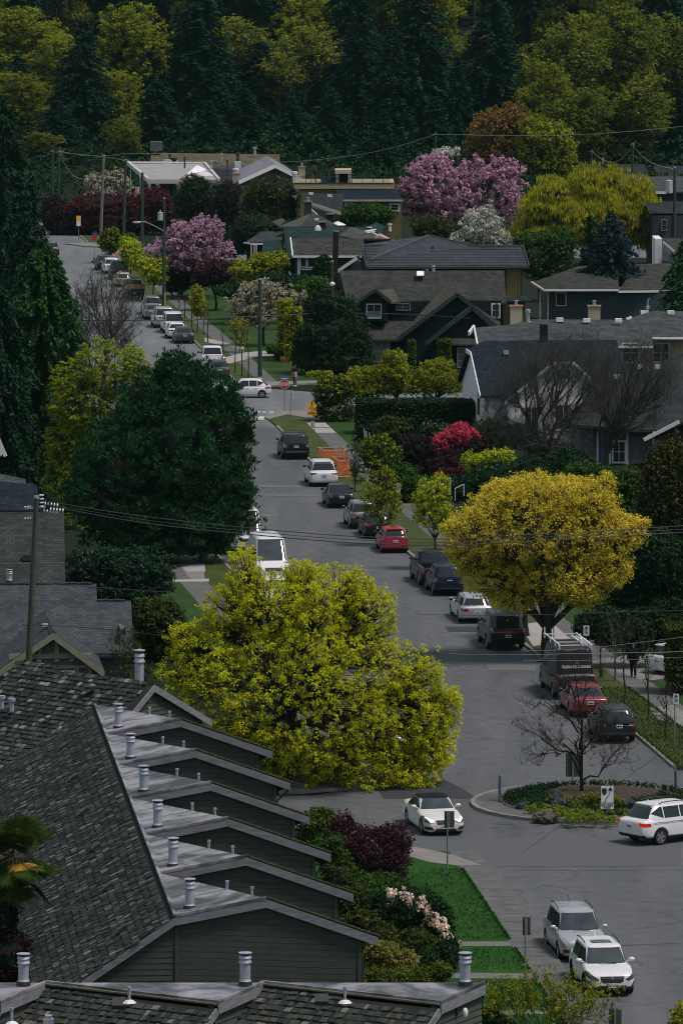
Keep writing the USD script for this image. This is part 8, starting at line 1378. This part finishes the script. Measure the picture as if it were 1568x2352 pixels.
# ---------------------------------------------------------------- poles, cables, signs, fences, people
def pole(label, base, top, Y, r0, r1, m, name='utility_pole'):
    a, b = P(*base, Y), P(*top, Y); b0 = np.array([a[0], Y, 0.0]); t = thing(name, label, 'utility pole', b0); obj('mast', MB().tube([(0, 0, -.2), lerp(np.zeros(3), b - b0, .5), b - b0], [r0, (r0 + r1) / 2, r1], 12), m, t, smooth=30); obj('pole_cap', MB().lathe([(r1 * 1.05, -.05), (r1 * 1.05, .06), (.001, .08)], b - b0, 10), GALV, t); return t, b - b0, b0
def insul(parent, c, d, n=3, r=.09, s_=.13):
    c, d = np.array(c, float), nrm(d); mb = MB(); M_ = trimesh.geometry.align_vectors([0, 0, 1], d)[:3, :3]; q = MB()
    for i in range(n): q.lathe([(r * .35, i * s_), (r, i * s_ + .02), (r * .9, i * s_ + .06), (r * .35, i * s_ + .08)], k=10)
    v, f = q.mesh(); mb.add(v @ M_.T + c, f); return obj('insulator', mb, plain('porcelain', (.52, .52, .58), .25), parent)
t, top, o = pole('leaning wooden utility pole with white insulators at the left', (54.5, 1764), (84, 1142), 268, .17, .125, POLE_WOOD)
insul(t, top + [.22, 0, -.45], (0, 0, 1), 4, .12, .17); 
for dz, dx in ((-.30, .35), (-.55, .6), (-.62, .3)): insul(t, top + [dx, .1, dz], (1, .1, -.12), 5, .085, .14)
for dz in (-.42, -.95): insul(t, top + [-.25, 0, dz], (-1, 0, -.1), 3, .05, .12)
obj('cross_arm', MB().bar(top + [-.5, 0, -.5], top + [.4, 0, -.45], .09, .09).bar(top + [-.3, 0, -7.6], top + [.35, 0, -7.6], .06, .06), GALV, t)
t, top, o = pole('green wooden utility pole beside the far pavement', (597, 868), (597, 641), 493, .19, .15, POLE_GREEN); obj('bracket', MB().bar(top + [-.2, 0, -.05], top + [.5, 0, -.1], .06, .06), GALV, t); insul(t, top + [.4, 0, 0], (0, 0, 1), 2, .07)
t, top, o = pole('slim dark pole with globe lamp before the craftsman house', (760, 862), (763, 600), 495, .13, .10, POLE_GREEN); q = P(763, 652, 494.7) - o; obj('lamp_globe', MB().ball(q, (.22, .22, .2), 2), WHITE_TRIM, t, smooth=True); obj('cable_box', MB().box(P(783, 724, 494.6) - o, (.6, .2, .18)), WHITE_TRIM, t)
t, top, o = pole('dark utility pole with transformer and street lamp arm', (376, 705), (377, 455), 582, .17, .13, POLE_GREEN); q = P(368, 496, 581.6) - o; obj('transformer', MB().lathe([(.001, -.42), (.24, -.42), (.25, -.36), (.25, .32), (.27, .34), (.24, .40), (.001, .44)], q, 16), plain('transformer_grey', (.36, .36, .40), .5), t, smooth=35); insul(t, q + [0, 0, .42], (0, 0, 1), 2, .06); a = [P(376, 530, 581.8) - o, P(352, 517, 580.5) - o, P(334, 509, 579.5) - o, P(322, 509, 579) - o]; obj('lamp_arm', MB().tube(a, [.05, .045, .04, .04], 7), GALV, t); obj('lamp_head', MB().ball(P(314, 510, 578.8) - o, (.42, .2, .13), 2), GALV, t, smooth=True); obj('marker_strip', MB().box(P(379, 690, 581.7) - o, (.08, .05, 1.6)), SIGN_YELLOW, t)
for bx, by, tx, ty, Y, r, m, lb in ((283, 562, 289, 366, 690, .2, POLE_GREEN, 'dark tapering utility pole left of the flat roofed house'), (326, 570, 327, 396, 680, .19, POLE_GREEN, 'dark utility pole before the red maple'), (231, 552, 238, 356, 700, .2, POLE_PALE, 'pale wooden utility pole at the far crossing'), (120, 500, 122, 345, 742, .15, POLE_GREEN, 'leftmost thin utility pole against the wood'), (134, 500, 136, 346, 742, .15, POLE_GREEN, 'second thin utility pole against the wood'), (1548, 622, 1549, 384, 640, .2, POLE_GREEN, 'utility pole with transformer at the right edge'), (1450, 480, 1453, 330, 762, .18, POLE_GREEN, 'utility pole rising behind the willow'), (1356, 480, 1359, 345, 762, .13, POLE_GREEN, 'thin utility pole left of the willow top'), (1000, 480, 1000, 306, 722, .14, POLE_GREEN, 'utility pole behind the pink cherry'), (632, 480, 632, 370, 772, .1, POLE_GREEN, 'thin pole right of the mauve roof')):
    t, top, o = pole(lb, (bx, by), (tx, ty), Y, r, r * .75, m); obj('bracket', MB().bar(top + [-.35, 0, -.12], top + [.2, 0, -.12], .07, .07), GALV, t)
    if bx == 1548: obj('transformer', MB().lathe([(.001, -.75), (.36, -.75), (.38, -.65), (.38, .6), (.4, .62), (.001, .72)], P(1536, 427, 639.5) - o, 16), plain('transformer_grey', (.36, .36, .40), .5), t, smooth=35)
def cable(label, pts, Ys, r=.016, m=WIRE, name='cable'):
    w = np.array([P(x, y, Y) for (x, y), Y in zip(pts, Ys)]); s_ = np.r_[0, np.cumsum(np.linalg.norm(np.diff(w, axis=0), axis=1))]; q = np.linspace(0, s_[-1], 40); f = PchipInterpolator(s_, w) if len(pts) > 2 else (lambda t: np.stack([np.interp(t, s_, w[:, i]) for i in range(3)], -1))
    t = thing(name, label, 'cable', (0, 0, 0)); obj('strand', MB().tube(f(q), r, 5), m, t); return t
for i, (dy, rr) in enumerate(((0, .022), (8, .016), (15, .026))): cable(('upper', 'middle', 'lower')[i] + ' of three black power lines crossing the golden tree', [(112, 1152 + dy * .6), (330, 1186 + dy), (600, 1215 + dy), (860, 1234 + dy), (1080, 1236 + dy), (1330, 1222 + dy), (1580, 1207 + dy)], [268, 274, 282, 290, 296, 300, 302], rr)
cable('thick black cable across the far street at pole height', [(-10, 733), (300, 736), (450, 734), (598, 726), (764, 719), (1080, 731)], [470, 480, 488, 493, 495, 490], .045)
cable('thin cable from the leaning pole past the cream gable', [(-10, 1458), (68, 1436), (330, 1455), (520, 1490)], [268, 268, 266, 262], .016); cable('thin cable halfway up the leaning pole', [(72, 1338), (200, 1348), (420, 1362)], [268, 272, 280], .016)
for i, (pts, Ys) in enumerate((([(960, 1411), (1240, 1412), (1580, 1402)], [275, 278, 280]), ([(1030, 1502), (1205, 1504), (1580, 1497)], [270, 273, 276]), ([(1205, 1496), (1380, 1486), (1580, 1462)], [268, 271, 275]), ([(1200, 1517), (1400, 1516), (1580, 1509)], [268, 271, 275]))): cable(('dark line crossing the road above the black SUV', 'pale wire crossing just above the black van roof', 'pale rising wire right of the van roof rack', 'lowest pale wire across the black van')[i], pts, Ys, .012, WIRE if i == 0 else plain('grey_cable', (.10, .10, .10), .5))
for pts, Y, lb in (([(289, 368), (238, 360), (137, 350)], 700, 'sagging line between the left far poles'), ([(137, 348), (190, 410), (236, 392)], 740, 'slack loop of cable left of the pale pole'), ([(632, 372), (800, 358), (1000, 308)], 760, 'thin wire against the wood left of the pink cherry'), ([(1000, 308), (1250, 310), (1580, 288)], 730, 'thin wire against the wood above the willow'), ([(1359, 347), (1405, 372), (1453, 332)], 762, 'sagging cable between the poles behind the willow'), ([(1453, 332), (1500, 375), (1549, 386)], 720, 'cable falling to the transformer pole'), ([(137, 346), (238, 358), (290, 352), (632, 372)], 745, 'long thin line over the flat roofed house')): cable(lb, pts, [Y] * len(pts), .035, plain('grey_cable', (.10, .10, .10), .5))
# signs: post + plate, drawn symbols as flat raised shapes on the face
def sign_post(name, label, base, ytop, r=.03, m=STEEL):
    Y = HCAM * FPX / (base[1] - HYP); b = P(base[0], base[1], Y); t = thing(name, label, 'sign', (b[0], Y, 0)); H = P(base[0], ytop, Y)[2]; obj('post', MB().tube([(0, 0, -.1), (0, 0, H)], r, 8), m, t); return t, Y, b
def poly_face(parent, name, pts, y, m, th=.006): return obj(name, MB().prism([(a, y, b) for a, b in pts], (0, th, 0)), m, parent)
def rect(x0, x1, z0, z1): return [(x0, z0), (x1, z0), (x1, z1), (x0, z1)]
def disc(cx, cz, r, n=20): return [(cx + r * math.cos(a), cz + r * math.sin(a)) for a in np.arange(n) * 2 * np.pi / n]
def words(parent, txt, cx, z, h, y, m, w=None, name='lettering'):
    tm = meshkit.text_mesh(txt, h, .004, True); v = np.array(tm.vertices); v[:, 0] -= (v[:, 0].min() + v[:, 0].max()) / 2
    if w: v[:, 0] *= w / np.ptp(v[:, 0])
    return obj(name, MB().add(np.stack([v[:, 0] + cx, y - v[:, 2], v[:, 1] + z], -1), tm.faces), m, parent)
def zof(Y, py): return HCAM - (py - HYP) * Y / FPX
t, Y, b = sign_post('stop_sign', 'red octagonal stop sign with blue street name blade', (653, 947), 862); z = zof(Y, 882.5); a8 = np.radians(np.arange(8) * 45 + 22.5)
poly_face(t, 'plate', [(.40 * math.cos(a), z + .40 * math.sin(a)) for a in a8], -.05, SIGN_WHITE, .01); poly_face(t, 'red_face', [(.37 * math.cos(a), z + .37 * math.sin(a)) for a in a8], -.058, SIGN_RED); words(t, 'STOP', 0, z - .12, .25, -.062, SIGN_WHITE, .58); n_ = poly_face(t, 'street_name_blade', rect(-.34, .34, zof(Y, 872), zof(Y, 866)), -.05, SIGN_BLUE, .01); poly_face(n_, 'blade_print', rect(-.27, .27, zof(Y, 870.5), zof(Y, 867.5)), -.056, plain('pale_blue', (.35, .42, .6), .6)); 
t, Y, b = sign_post('crossing_sign', 'yellow diamond walker and bicycle crossing sign at the junction corner', (722, 1034), 918); dx = P(715.5, 932, Y)[0] - b[0]; z = zof(Y, 932); poly_face(t, 'diamond', [(dx + .40, z), (dx, z + .44), (dx - .40, z), (dx, z - .44)], -.05, SIGN_YELLOW, .012)
ic = MB()
for pts in ([(0, .10), (.05, .12), (.05, .24), (0, .26), (-.03, .2)], [(0, .10), (.10, -.02), (.07, -.04), (-.02, .07)], [(-.02, .1), (-.07, -.03), (-.10, -.02), (-.05, .1)], [(.04, .2), (.12, .12), (.1, .1), (.02, .17)]): ic.prism([(dx + p, -.056, z + q) for p, q in pts], (0, .004, 0))
ic.prism([(dx + p, -.056, z + .31 + q) for p, q in disc(.02, 0, .045, 10)], (0, .004, 0))
for cx in (-.09, .09):
    for a in np.arange(12) * np.pi / 6: ic.bar((dx + cx + .07 * math.cos(a), -.056, z - .16 + .07 * math.sin(a)), (dx + cx + .07 * math.cos(a + .52), -.056, z - .16 + .07 * math.sin(a + .52)), .008, .018, up=(0, 1, 0))
obj('walker_and_bicycle', ic, SIGN_BLACK, t); z2 = zof(Y, 948.5); poly_face(t, 'tab', rect(dx - .33, dx + .36, z2 - .16, z2 + .16), -.05, SIGN_YELLOW, .012); words(t, 'CROSSING', dx + .015, z2 - .07, .14, -.056, SIGN_BLACK, .58)
def parking(label, base, x0, x1, y0, y1, kind='P', off=0.0, post=True, extra=None):
    t, Y, b = sign_post('parking_sign', label, base, y0 - 1); q0, q1 = P(x0, y1, Y), P(x1, y0, Y); X0, X1, Z0, Z1 = q0[0] - b[0], q1[0] - b[0], q0[2], q1[2]; panel(t, X0, X1, Z0, Z1, kind); return t, Y, b
def panel(t, X0, X1, Z0, Z1, kind):
    w = X1 - X0; p = poly_face(t, 'plate', rect(X0, X1, Z0, Z1), -.045, SIGN_WHITE, .01); cx, cz, r = (X0 + X1) / 2, Z1 - w * .42, w * .30; ring = MB()
    c = SIGN_GREEN if kind == 'G' else SIGN_BLACK
    for a in np.arange(16) * np.pi / 8: ring.bar((cx + r * math.cos(a), -.05, cz + r * math.sin(a)), (cx + r * math.cos(a + .4), -.05, cz + r * math.sin(a + .4)), .006, w * .09, up=(0, 1, 0))
    if kind == 'N': ring.prism([(x, -.051, z) for x, z in disc(cx, cz, r * .55, 12)], (0, .004, 0)); ring.bar((cx - r * .7, -.052, cz + r * .7), (cx + r * .7, -.052, cz - r * .7), .006, w * .08, up=(0, 1, 0))
    obj('ring_symbol', ring, c, p)
    if kind != 'N': words(p, 'P', cx, cz - r * .55, r * 1.1, -.051, c)
    for i, z in enumerate(np.arange(cz - r * 1.75, Z0 + .04, -w * .24)): poly_face(p, 'small_print', rect(X0 + w * .16, X1 - w * .16, z - w * .05, z + w * .05), -.051, SIGN_BLACK, .004)
parking('white parking sign on a post beside the stop sign', (667, 970), 664, 673, 897, 914); q = P(712.5, 978, 428), P(721, 964, 428)
panel(stage.GetPrimAtPath('/World/crossing_sign'), q[0][0] - P(722, 0, 428)[0], q[1][0] - P(722, 0, 428)[0], q[0][2], q[1][2], 'P')
parking('tall white parking sign in the verge beside the grey crossover', (913.5, 1195), 908, 918.5, 1110, 1131)
t, Y, b = parking('pair of white parking signs in front of the golden tree trunk', (1271, 1487), 1267.5, 1280, 1382, 1408, 'G'); q0, q1 = P(1281, 1405, Y), P(1293.5, 1383.5, Y); panel(t, q0[0] - b[0], q1[0] - b[0], q0[2], q1[2], 'N')
parking('white no stopping sign above the black van', (1346, 1560), 1339.5, 1352.5, 1437, 1460, 'N'); parking('white no stopping sign near the right edge of the verge', (1549, 1717), 1546, 1558.5, 1594, 1616, 'N')
Yk = 252.55; bk = P(1394, 1870, Yk); t = thing('keep_right_sign', 'white keep right sign with yield to traffic tab on the circle', 'sign', (bk[0], Yk, 0)); z0, z1 = zof(Yk, 1844.5), zof(Yk, 1804.5); w = 30.5 / S(Yk); obj('post', MB().tube([(0, 0, .1), (0, 0, z1 - .05)], .035, 8), STEEL, t)
poly_face(t, 'border', rect(-w / 2, w / 2, z0, z1), -.05, SIGN_BLACK, .01); poly_face(t, 'plate', rect(-w / 2 + .015, w / 2 - .015, z0 + .015, z1 - .015), -.056, SIGN_WHITE); H = z1 - z0; sx = lambda u_: -w / 2 + u_ * w; sz = lambda v_: z1 - v_ * H
poly_face(t, 'island_symbol', [(sx(.10), sz(.16)), (sx(.46), sz(.16)), (sx(.46), sz(.38)), (sx(.43), sz(.46)), (sx(.36), sz(.52)), (sx(.28), sz(.54)), (sx(.20), sz(.52)), (sx(.13), sz(.46)), (sx(.10), sz(.38))], -.062, SIGN_BLACK, .005)
ar = MB(); ap_ = [(.38, .94), (.38, .80), (.42, .70), (.52, .62), (.64, .54), (.70, .44), (.72, .24)]; wd = .052 * w
P3 = np.array([(sx(a), -.060, sz(b_)) for a, b_ in ap_]); 
for i in range(len(P3) - 1): d = nrm(P3[i + 1] - P3[i]); ar.bar(P3[i] - d * .01, P3[i + 1] + d * .012, .006, wd * 2, up=(0, 1, 0))
ar.prism([(sx(.54), -.063, sz(.29)), (sx(.92), -.063, sz(.29)), (sx(.73), -.063, sz(.07))], (0, .005, 0)); obj('arrow', ar, SIGN_BLACK, t); z2, z3 = zof(Yk, 1858.5), zof(Yk, 1846); poly_face(t, 'tab', rect(-w / 2, w / 2, z2, z3), -.05, SIGN_WHITE, .01); words(t, 'YIELD TO TRAFFIC', 0, lerp(z2, z3, .55), .085, -.056, SIGN_BLACK, w * .92); words(t, 'IN CIRCLE', 0, lerp(z2, z3, .12), .085, -.056, SIGN_BLACK, w * .52)
def backsign(label, base, x0, x1, y0, y1, cut=None):
    t, Y, b = sign_post('sign', label, base, y0 + 2, .032); q0, q1 = P(x0, y1, Y), P(x1, y0, Y); obj('plate', MB().box(((q0[0] + q1[0]) / 2 - b[0], .045, (q0[2] + q1[2]) / 2), (q1[0] - q0[0], .012, q1[2] - q0[2])), SIGN_BACK, t); obj('mounting_rib', MB().box(((q0[0] + q1[0]) / 2 - b[0], .03, (q0[2] + q1[2]) / 2), (.05, .02, (q1[2] - q0[2]) * .96)), STEEL, t)
    if cut: zc = P(0, cut, Y)[2]; obj('panel_gap', MB().box(((q0[0] + q1[0]) / 2 - b[0], .036, zc), (q1[0] - q0[0], .004, .02)), BLACKP, t)
backsign('back of a sign plate in front of the white convertible', (1027, 2017), 1020, 1043, 1864, 1902, 1894); backsign('back of a narrow sign plate beside the pavement', (1206, 2268), 1200, 1218, 2108, 2149, 2142); backsign('back of a sign plate cut by the bottom edge', (1411, 2420), 1398, 1427, 2318, 2370); backsign('large dark sign back behind the bare tree on the circle', (1314.5, 1821), 1299, 1332, 1731, 1785, 1771)
for px, y0, y1, lb in ((1146, 1779, 1848, 'thin steel marker post at the left of the circle'), (1550, 1766, 1836, 'steel marker post right of the keep right sign')): t, Y, b = sign_post('marker_post', lb, (px, y1), y0, .04); obj('edge_plate', MB().box((.06, 0, zof(Y, lerp(y0, y1, .35))), (.04, .3, .8)), STEEL, t)
t, Y, b = sign_post('route_sign', 'yellow and white sign on a post at the far crossing', (180.5, 557), 494); poly_face(t, 'yellow_plate', rect(-.27, .27, zof(Y, 505.5), zof(Y, 495)), -.05, SIGN_YELLOW, .01); poly_face(t, 'white_plate', rect(-.25, .25, zof(Y, 518.5), zof(Y, 506)), -.05, SIGN_WHITE, .01)
t, Y, b = sign_post('stop_sign', 'small far stop sign with blue name blade at the top junction', (218, 598), 530); z = zof(Y, 544.5); poly_face(t, 'plate', [(.34 * math.cos(a), z + .34 * math.sin(a)) for a in a8], -.05, SIGN_RED, .01); poly_face(t, 'street_name_blade', rect(-.32, .32, zof(Y, 537.5), zof(Y, 534)), -.05, SIGN_BLUE, .01)
# orange netting pens round young trees
NET = mat('orange_net', {'d': ('diffuse_bsdf', {'color': (.62, .12, .045)}), 't': ('transparent_bsdf', {}), 'm': ('mix_closure', {'fac': .24})}, [('t.BSDF', 'm.closure1'), ('d.BSDF', 'm.closure2')], 'm.closure'); LATH = plain('pale_lath', (.36, .25, .15), .85)
def pen(label, corners, h):
    w = [P(*c) for c in corners]; t = thing('netting_fence', label, 'fence', (0, 0, 0)); n = len(w)
    for i in range(n):
        a, b = w[i], w[(i + 1) % n]; obj('net_panel', MB().prism([a, b, b - [0, 0, h], a - [0, 0, h]], nrm(np.cross(b - a, [0, 0, 1])) * .02), NET, t); obj('top_rail', MB().bar(a, b, .06, .07), LATH, t); obj('bottom_rail', MB().bar(a - [0, 0, h], b - [0, 0, h], .05, .06), LATH, t); obj('stake', MB().bar(a - [0, 0, h + .15], a + [0, 0, .03], .07, .07), LATH, t); obj('brace', MB().bar(a - [0, 0, h], b - [0, 0, h * .1], .03, .04), LATH, t)
pen('orange netting pen beside the white SUV, further of the two', [(729, 1028, 420), (745, 1035, 414), (795, 1034.5, 415), (787, 1027, 421)], 1.05); pen('orange netting pen beside the white SUV, nearer of the two', [(763, 1049, 410), (776, 1058, 404), (806, 1058, 405), (798, 1050, 410)], 1.1); pen('faded orange netting pen round saplings at the top junction', [(239, 583, 655), (268, 579, 662), (282, 592, 650), (252, 600, 642)], .9)
# handrails and yard fence
for lb, pts, Y in (('white handrail beside the lime young tree', [(998, 1112), (1034, 1098)], 372), ('white garden stair rail right of the hedge', [(1010, 922), (1048, 902)], 446), ('white rail below the golden tree crown', [(1045, 1122), (1065, 1112)], 370)): t = thing('handrail', lb, 'handrail', (0, 0, 0)); w_ = [P(x, y, Y) for x, y in pts]; obj('rail', MB().tube(w_, .03, 6), WHITE_TRIM, t); obj('rail_post', MB().bar(w_[0], w_[0] - [0, 0, .75], .05, .05), WHITE_TRIM, t); obj('rail_post', MB().bar(w_[1], w_[1] - [0, 0, .75], .05, .05), WHITE_TRIM, t)
t = thing('garden_fence', 'low dark wire fence above the scarlet maple', 'fence', (0, 0, 0)); fa, fb = P(935, 1078, 402), P(1130, 1070, 404)
for z in (1.5, .9): obj('fence_rail', MB().bar([fa[0], 402, z + .9], [fb[0], 404, z + .9], .04, .05), BLACKP, t)
for i in range(7): q = lerp(fa, fb, i / 6); obj('fence_post', MB().box((q[0], q[1], 1.2), (.06, .06, 2.5)), BLACKP, t)
t = thing('white_gate', 'white slatted gate post by the junction garden', 'gate', (0, 0, 0))
for i, (x, y0, y1) in enumerate(((836, 984, 1010), (841, 990, 1030), (848, 994, 1040))): obj('slat', MB().bar(P(x, y0, 408), P(x + 2, y1, 408), .10, .05), WHITE_TRIM, t)
# people
SKIN = plain('skin', (.36, .21, .15), .6, var=.05); HAIR = plain('dark_hair', (.02, .014, .010), .7); JACKET = plain('black_jacket', (.010, .011, .013), .85); JEANS = plain('dark_jeans', (.016, .020, .030), .9); GREYT = plain('grey_trousers', (.13, .13, .135), .9); SHOE = plain('dark_shoe', (.03, .02, .018), .7); WSHOE = plain('white_shoe', (.6, .6, .6), .6)
def chain(seq, grow=0.0, ref=.04):
    m = None
    for a, ra, b, rb in seq:
        h = Manifold.batch_hull([Manifold.sphere(ra + grow, 14).translate(list(map(float, a))), Manifold.sphere(rb + grow, 14).translate(list(map(float, b)))]); m = h if m is None else m + h
    return m
def person(label, loc, rot, trousers, shoe, stride=.18, hold=False):
    t = thing('person', label, 'person', loc, rot); hipz, shz = .90, 1.40
    J = dict(hl=(-.09, 0, hipz), hr=(.09, 0, hipz), kl=(-.10, stride * .55, .50), kr=(.10, -stride * .4, .49), al=(-.10, stride * .4 - .08, .09), ar=(.11, -stride, .09), sl=(-.19, 0, shz), sr=(.19, 0, shz))
    if hold: J.update(el=(-.27, .10, 1.13), er=(.27, .10, 1.13), wl=(-.16, .32, 1.10), wr=(.14, .34, 1.12))
    else: J.update(el=(-.26, -.05, 1.12), er=(.27, .04, 1.12), wl=(-.27, .06, .86), wr=(.28, .16, .88))
    legs = [(J['hl'], .10, J['kl'], .062), (J['kl'], .062, J['al'], .042), (J['hr'], .10, J['kr'], .062), (J['kr'], .062, J['ar'], .042), (J['hl'], .11, J['hr'], .11)]
    arms = [(J['sl'], .062, J['el'], .045), (J['el'], .045, J['wl'], .030), (J['sr'], .062, J['er'], .045), (J['er'], .045, J['wr'], .030)]
    tors = [((-.08, 0, .95), .12, (-.11, 0, 1.33), .11), ((.08, 0, .95), .12, (.11, 0, 1.33), .11), ((-.11, 0, 1.33), .11, (.11, 0, 1.33), .11), (J['sl'], .07, J['sr'], .07), ((-.11, 0, 1.33), .1, (0, 0, 1.45), .06), ((.11, 0, 1.33), .1, (0, 0, 1.45), .06)]
    hd = [((0, 0, 1.44), .055, (0, .01, 1.56), .055), ((0, .005, 1.63), .098, (0, .03, 1.57), .065), ((0, .10, 1.60), .016, (0, .09, 1.63), .012), ((-.10, 0, 1.60), .02, (-.095, 0, 1.63), .02), ((.10, 0, 1.60), .02, (.095, 0, 1.63), .02)]
    hands = []
    for k in ('l', 'r'):
        w_ = np.array(J['w' + k]); f = nrm(w_ - np.array(J['e' + k])); sd = nrm(np.cross(f, [0, 1, .2])); pm = w_ + f * .085; hands += [(w_, .03, pm, .034)]
        for i, L in enumerate((.07, .08, .075, .055)): o_ = pm + sd * (i - 1.5) * .018; hands += [(o_, .010, o_ + f * L * .6, .009), (o_ + f * L * .6, .009, o_ + f * L + np.array([0, .02, 0]), .008)]
        hands += [(w_ + f * .04 + sd * .03, .012, w_ + f * .09 + sd * .055 + np.array([0, .02, 0]), .010)]
    feet = [((J['al'][0], J['al'][1] - .02, .05), .045, (J['al'][0], J['al'][1] + .16, .035), .034), ((J['ar'][0], J['ar'][1] - .02, .05), .045, (J['ar'][0], J['ar'][1] + .16, .035), .034)]
    m = MB().manifold(chain(legs + arms + tors + hd + hands + feet).refine_to_length(.05)); obj('body', m, SKIN, t, smooth=True)
    obj('trousers', MB().manifold(chain(legs, .014)), trousers, t, smooth=50); obj('jacket', MB().manifold(chain(tors + arms[:1] + arms[2:3] + [(J['el'], .045, lerp(np.array(J['el']), np.array(J['wl']), .9), .034), (J['er'], .045, lerp(np.array(J['er']), np.array(J['wr']), .9), .034), ((-.09, 0, .84), .115, (-.09, 0, .98), .12), ((.09, 0, .84), .115, (.09, 0, .98), .12)], .02)), JACKET, t, smooth=50)
    for s_ in feet: obj('shoe', MB().manifold(chain([s_], .012)), shoe, t, smooth=50)
    hair = Manifold.sphere(.112, 20).scale([1, 1.05, 1.05]).translate([0, -.012, 1.642]).trim_by_plane([0, -.75, 1], 1.19); obj('hair', MB().manifold(hair), HAIR, t, smooth=50); return t, J
p = G(1454, 1562); person('pedestrian in black jacket and dark jeans on the right pavement', (p[0], p[1], .13), 170, JEANS, SHOE)
p = G(677, 891); t, J = person('pedestrian in black jacket and grey trousers at the far corner', (p[0], p[1], .13), 165, GREYT, WSHOE, hold=True)
o = thing('shopping_bag', 'red and white bag held by the pedestrian at the far corner', 'bag', (p[0], p[1], .13), 165); obj('bag_body', MB().box((.0, .36, 1.02), (.26, .14, .40)), plain('red_bag', (.50, .06, .05), .7), o); obj('bag_front', MB().box((-.16, .34, 1.0), (.14, .15, .44)), plain('white_bag', (.55, .58, .68), .7), o)
o = thing('backpack', 'black backpack worn by the pedestrian at the far corner', 'backpack', (p[0], p[1], .13), 165); obj('pack', MB().ball((.02, -.20, 1.2), (.17, .12, .24), 2), JACKET, o, smooth=True)
# parcel locker by the maple, white panel on the grass
b = G(706, 1782); t = thing('notice_box', 'small blue and white box glimpsed under the maple', 'box', (b[0], b[1], 0)); obj('case', MB().box((0, 0, 1.0), (.25, .2, .3)).box((0, 0, .45), (.06, .06, .9)), SIGN_BLUE, t); obj('face', MB().box((0, -.11, 1.02), (.18, .02, .16)), SIGN_WHITE, t)
# ---------------------------------------------------------------- grass blades on the near lawns, ragged along the edges
g_ = np.random.default_rng(31); gp = []
for i in range(9000):
    y = g_.uniform(196, 239); e = 1.42 - .10 * g_.random() if i % 3 == 0 else 1.42 + g_.random() ** 1.3 * 3.9; gp.append([kerb_left(y) - e, y, .13])
for i in range(9000):
    y = g_.uniform(268, 295); e = [.18, 2.48][i % 2] + (.05 if i % 2 == 0 else -.05) * g_.normal() if i % 3 == 0 else g_.uniform(.2, 2.46); gp.append([kerb_right(y) + e, y, .13])
gp = np.array(gp); bad = np.zeros(len(gp), bool)
for lo, hi in ((220.6, 222.4), (214.0, 216.0), (206.8, 208.4)): bad |= (gp[:, 1] > lo) & (gp[:, 1] < hi) & (gp[:, 0] < 9)
gr = thing('grass', 'short uneven grass along the verge and near lawn', 'grass', (0, 0, 0)); gr.SetCustomDataByKey('kind', 'stuff'); k = gp[:, 1] < 250
for m_, lm in ((k & ~bad, leafm('grass_blades', (.009, .042, .003), (.030, .100, .008), .3, scale=.5)), (~k, leafm('dry_grass_blades', (.016, .036, .006), (.075, .092, .022), .3, scale=.5))): v, f = leaves(gp[m_], g_, 2, .05, .085, 3.0, 'spike', 2.0); obj('blades', MB().add(v, f), lm, gr, kind='stuff')
# ---------------------------------------------------------------- thin haze put in to lift the darkest tones towards teal
LIFT_HAZE = usdkit.material(stage, LK + 'teal_lift_haze', {'v': ('principled_volume', {'color': (.45, .90, .86), 'density': 0.000017, 'anisotropy': 0.1})}, [], volume='v.volume')
hz = usdkit.mesh(stage, '/World/added_haze', trimesh.creation.box(bounds=[[-6100, -3100, -1], [6100, 9100, 160]]), LIFT_HAZE); hz.GetPrim().SetCustomDataByKey('kind', 'stuff')
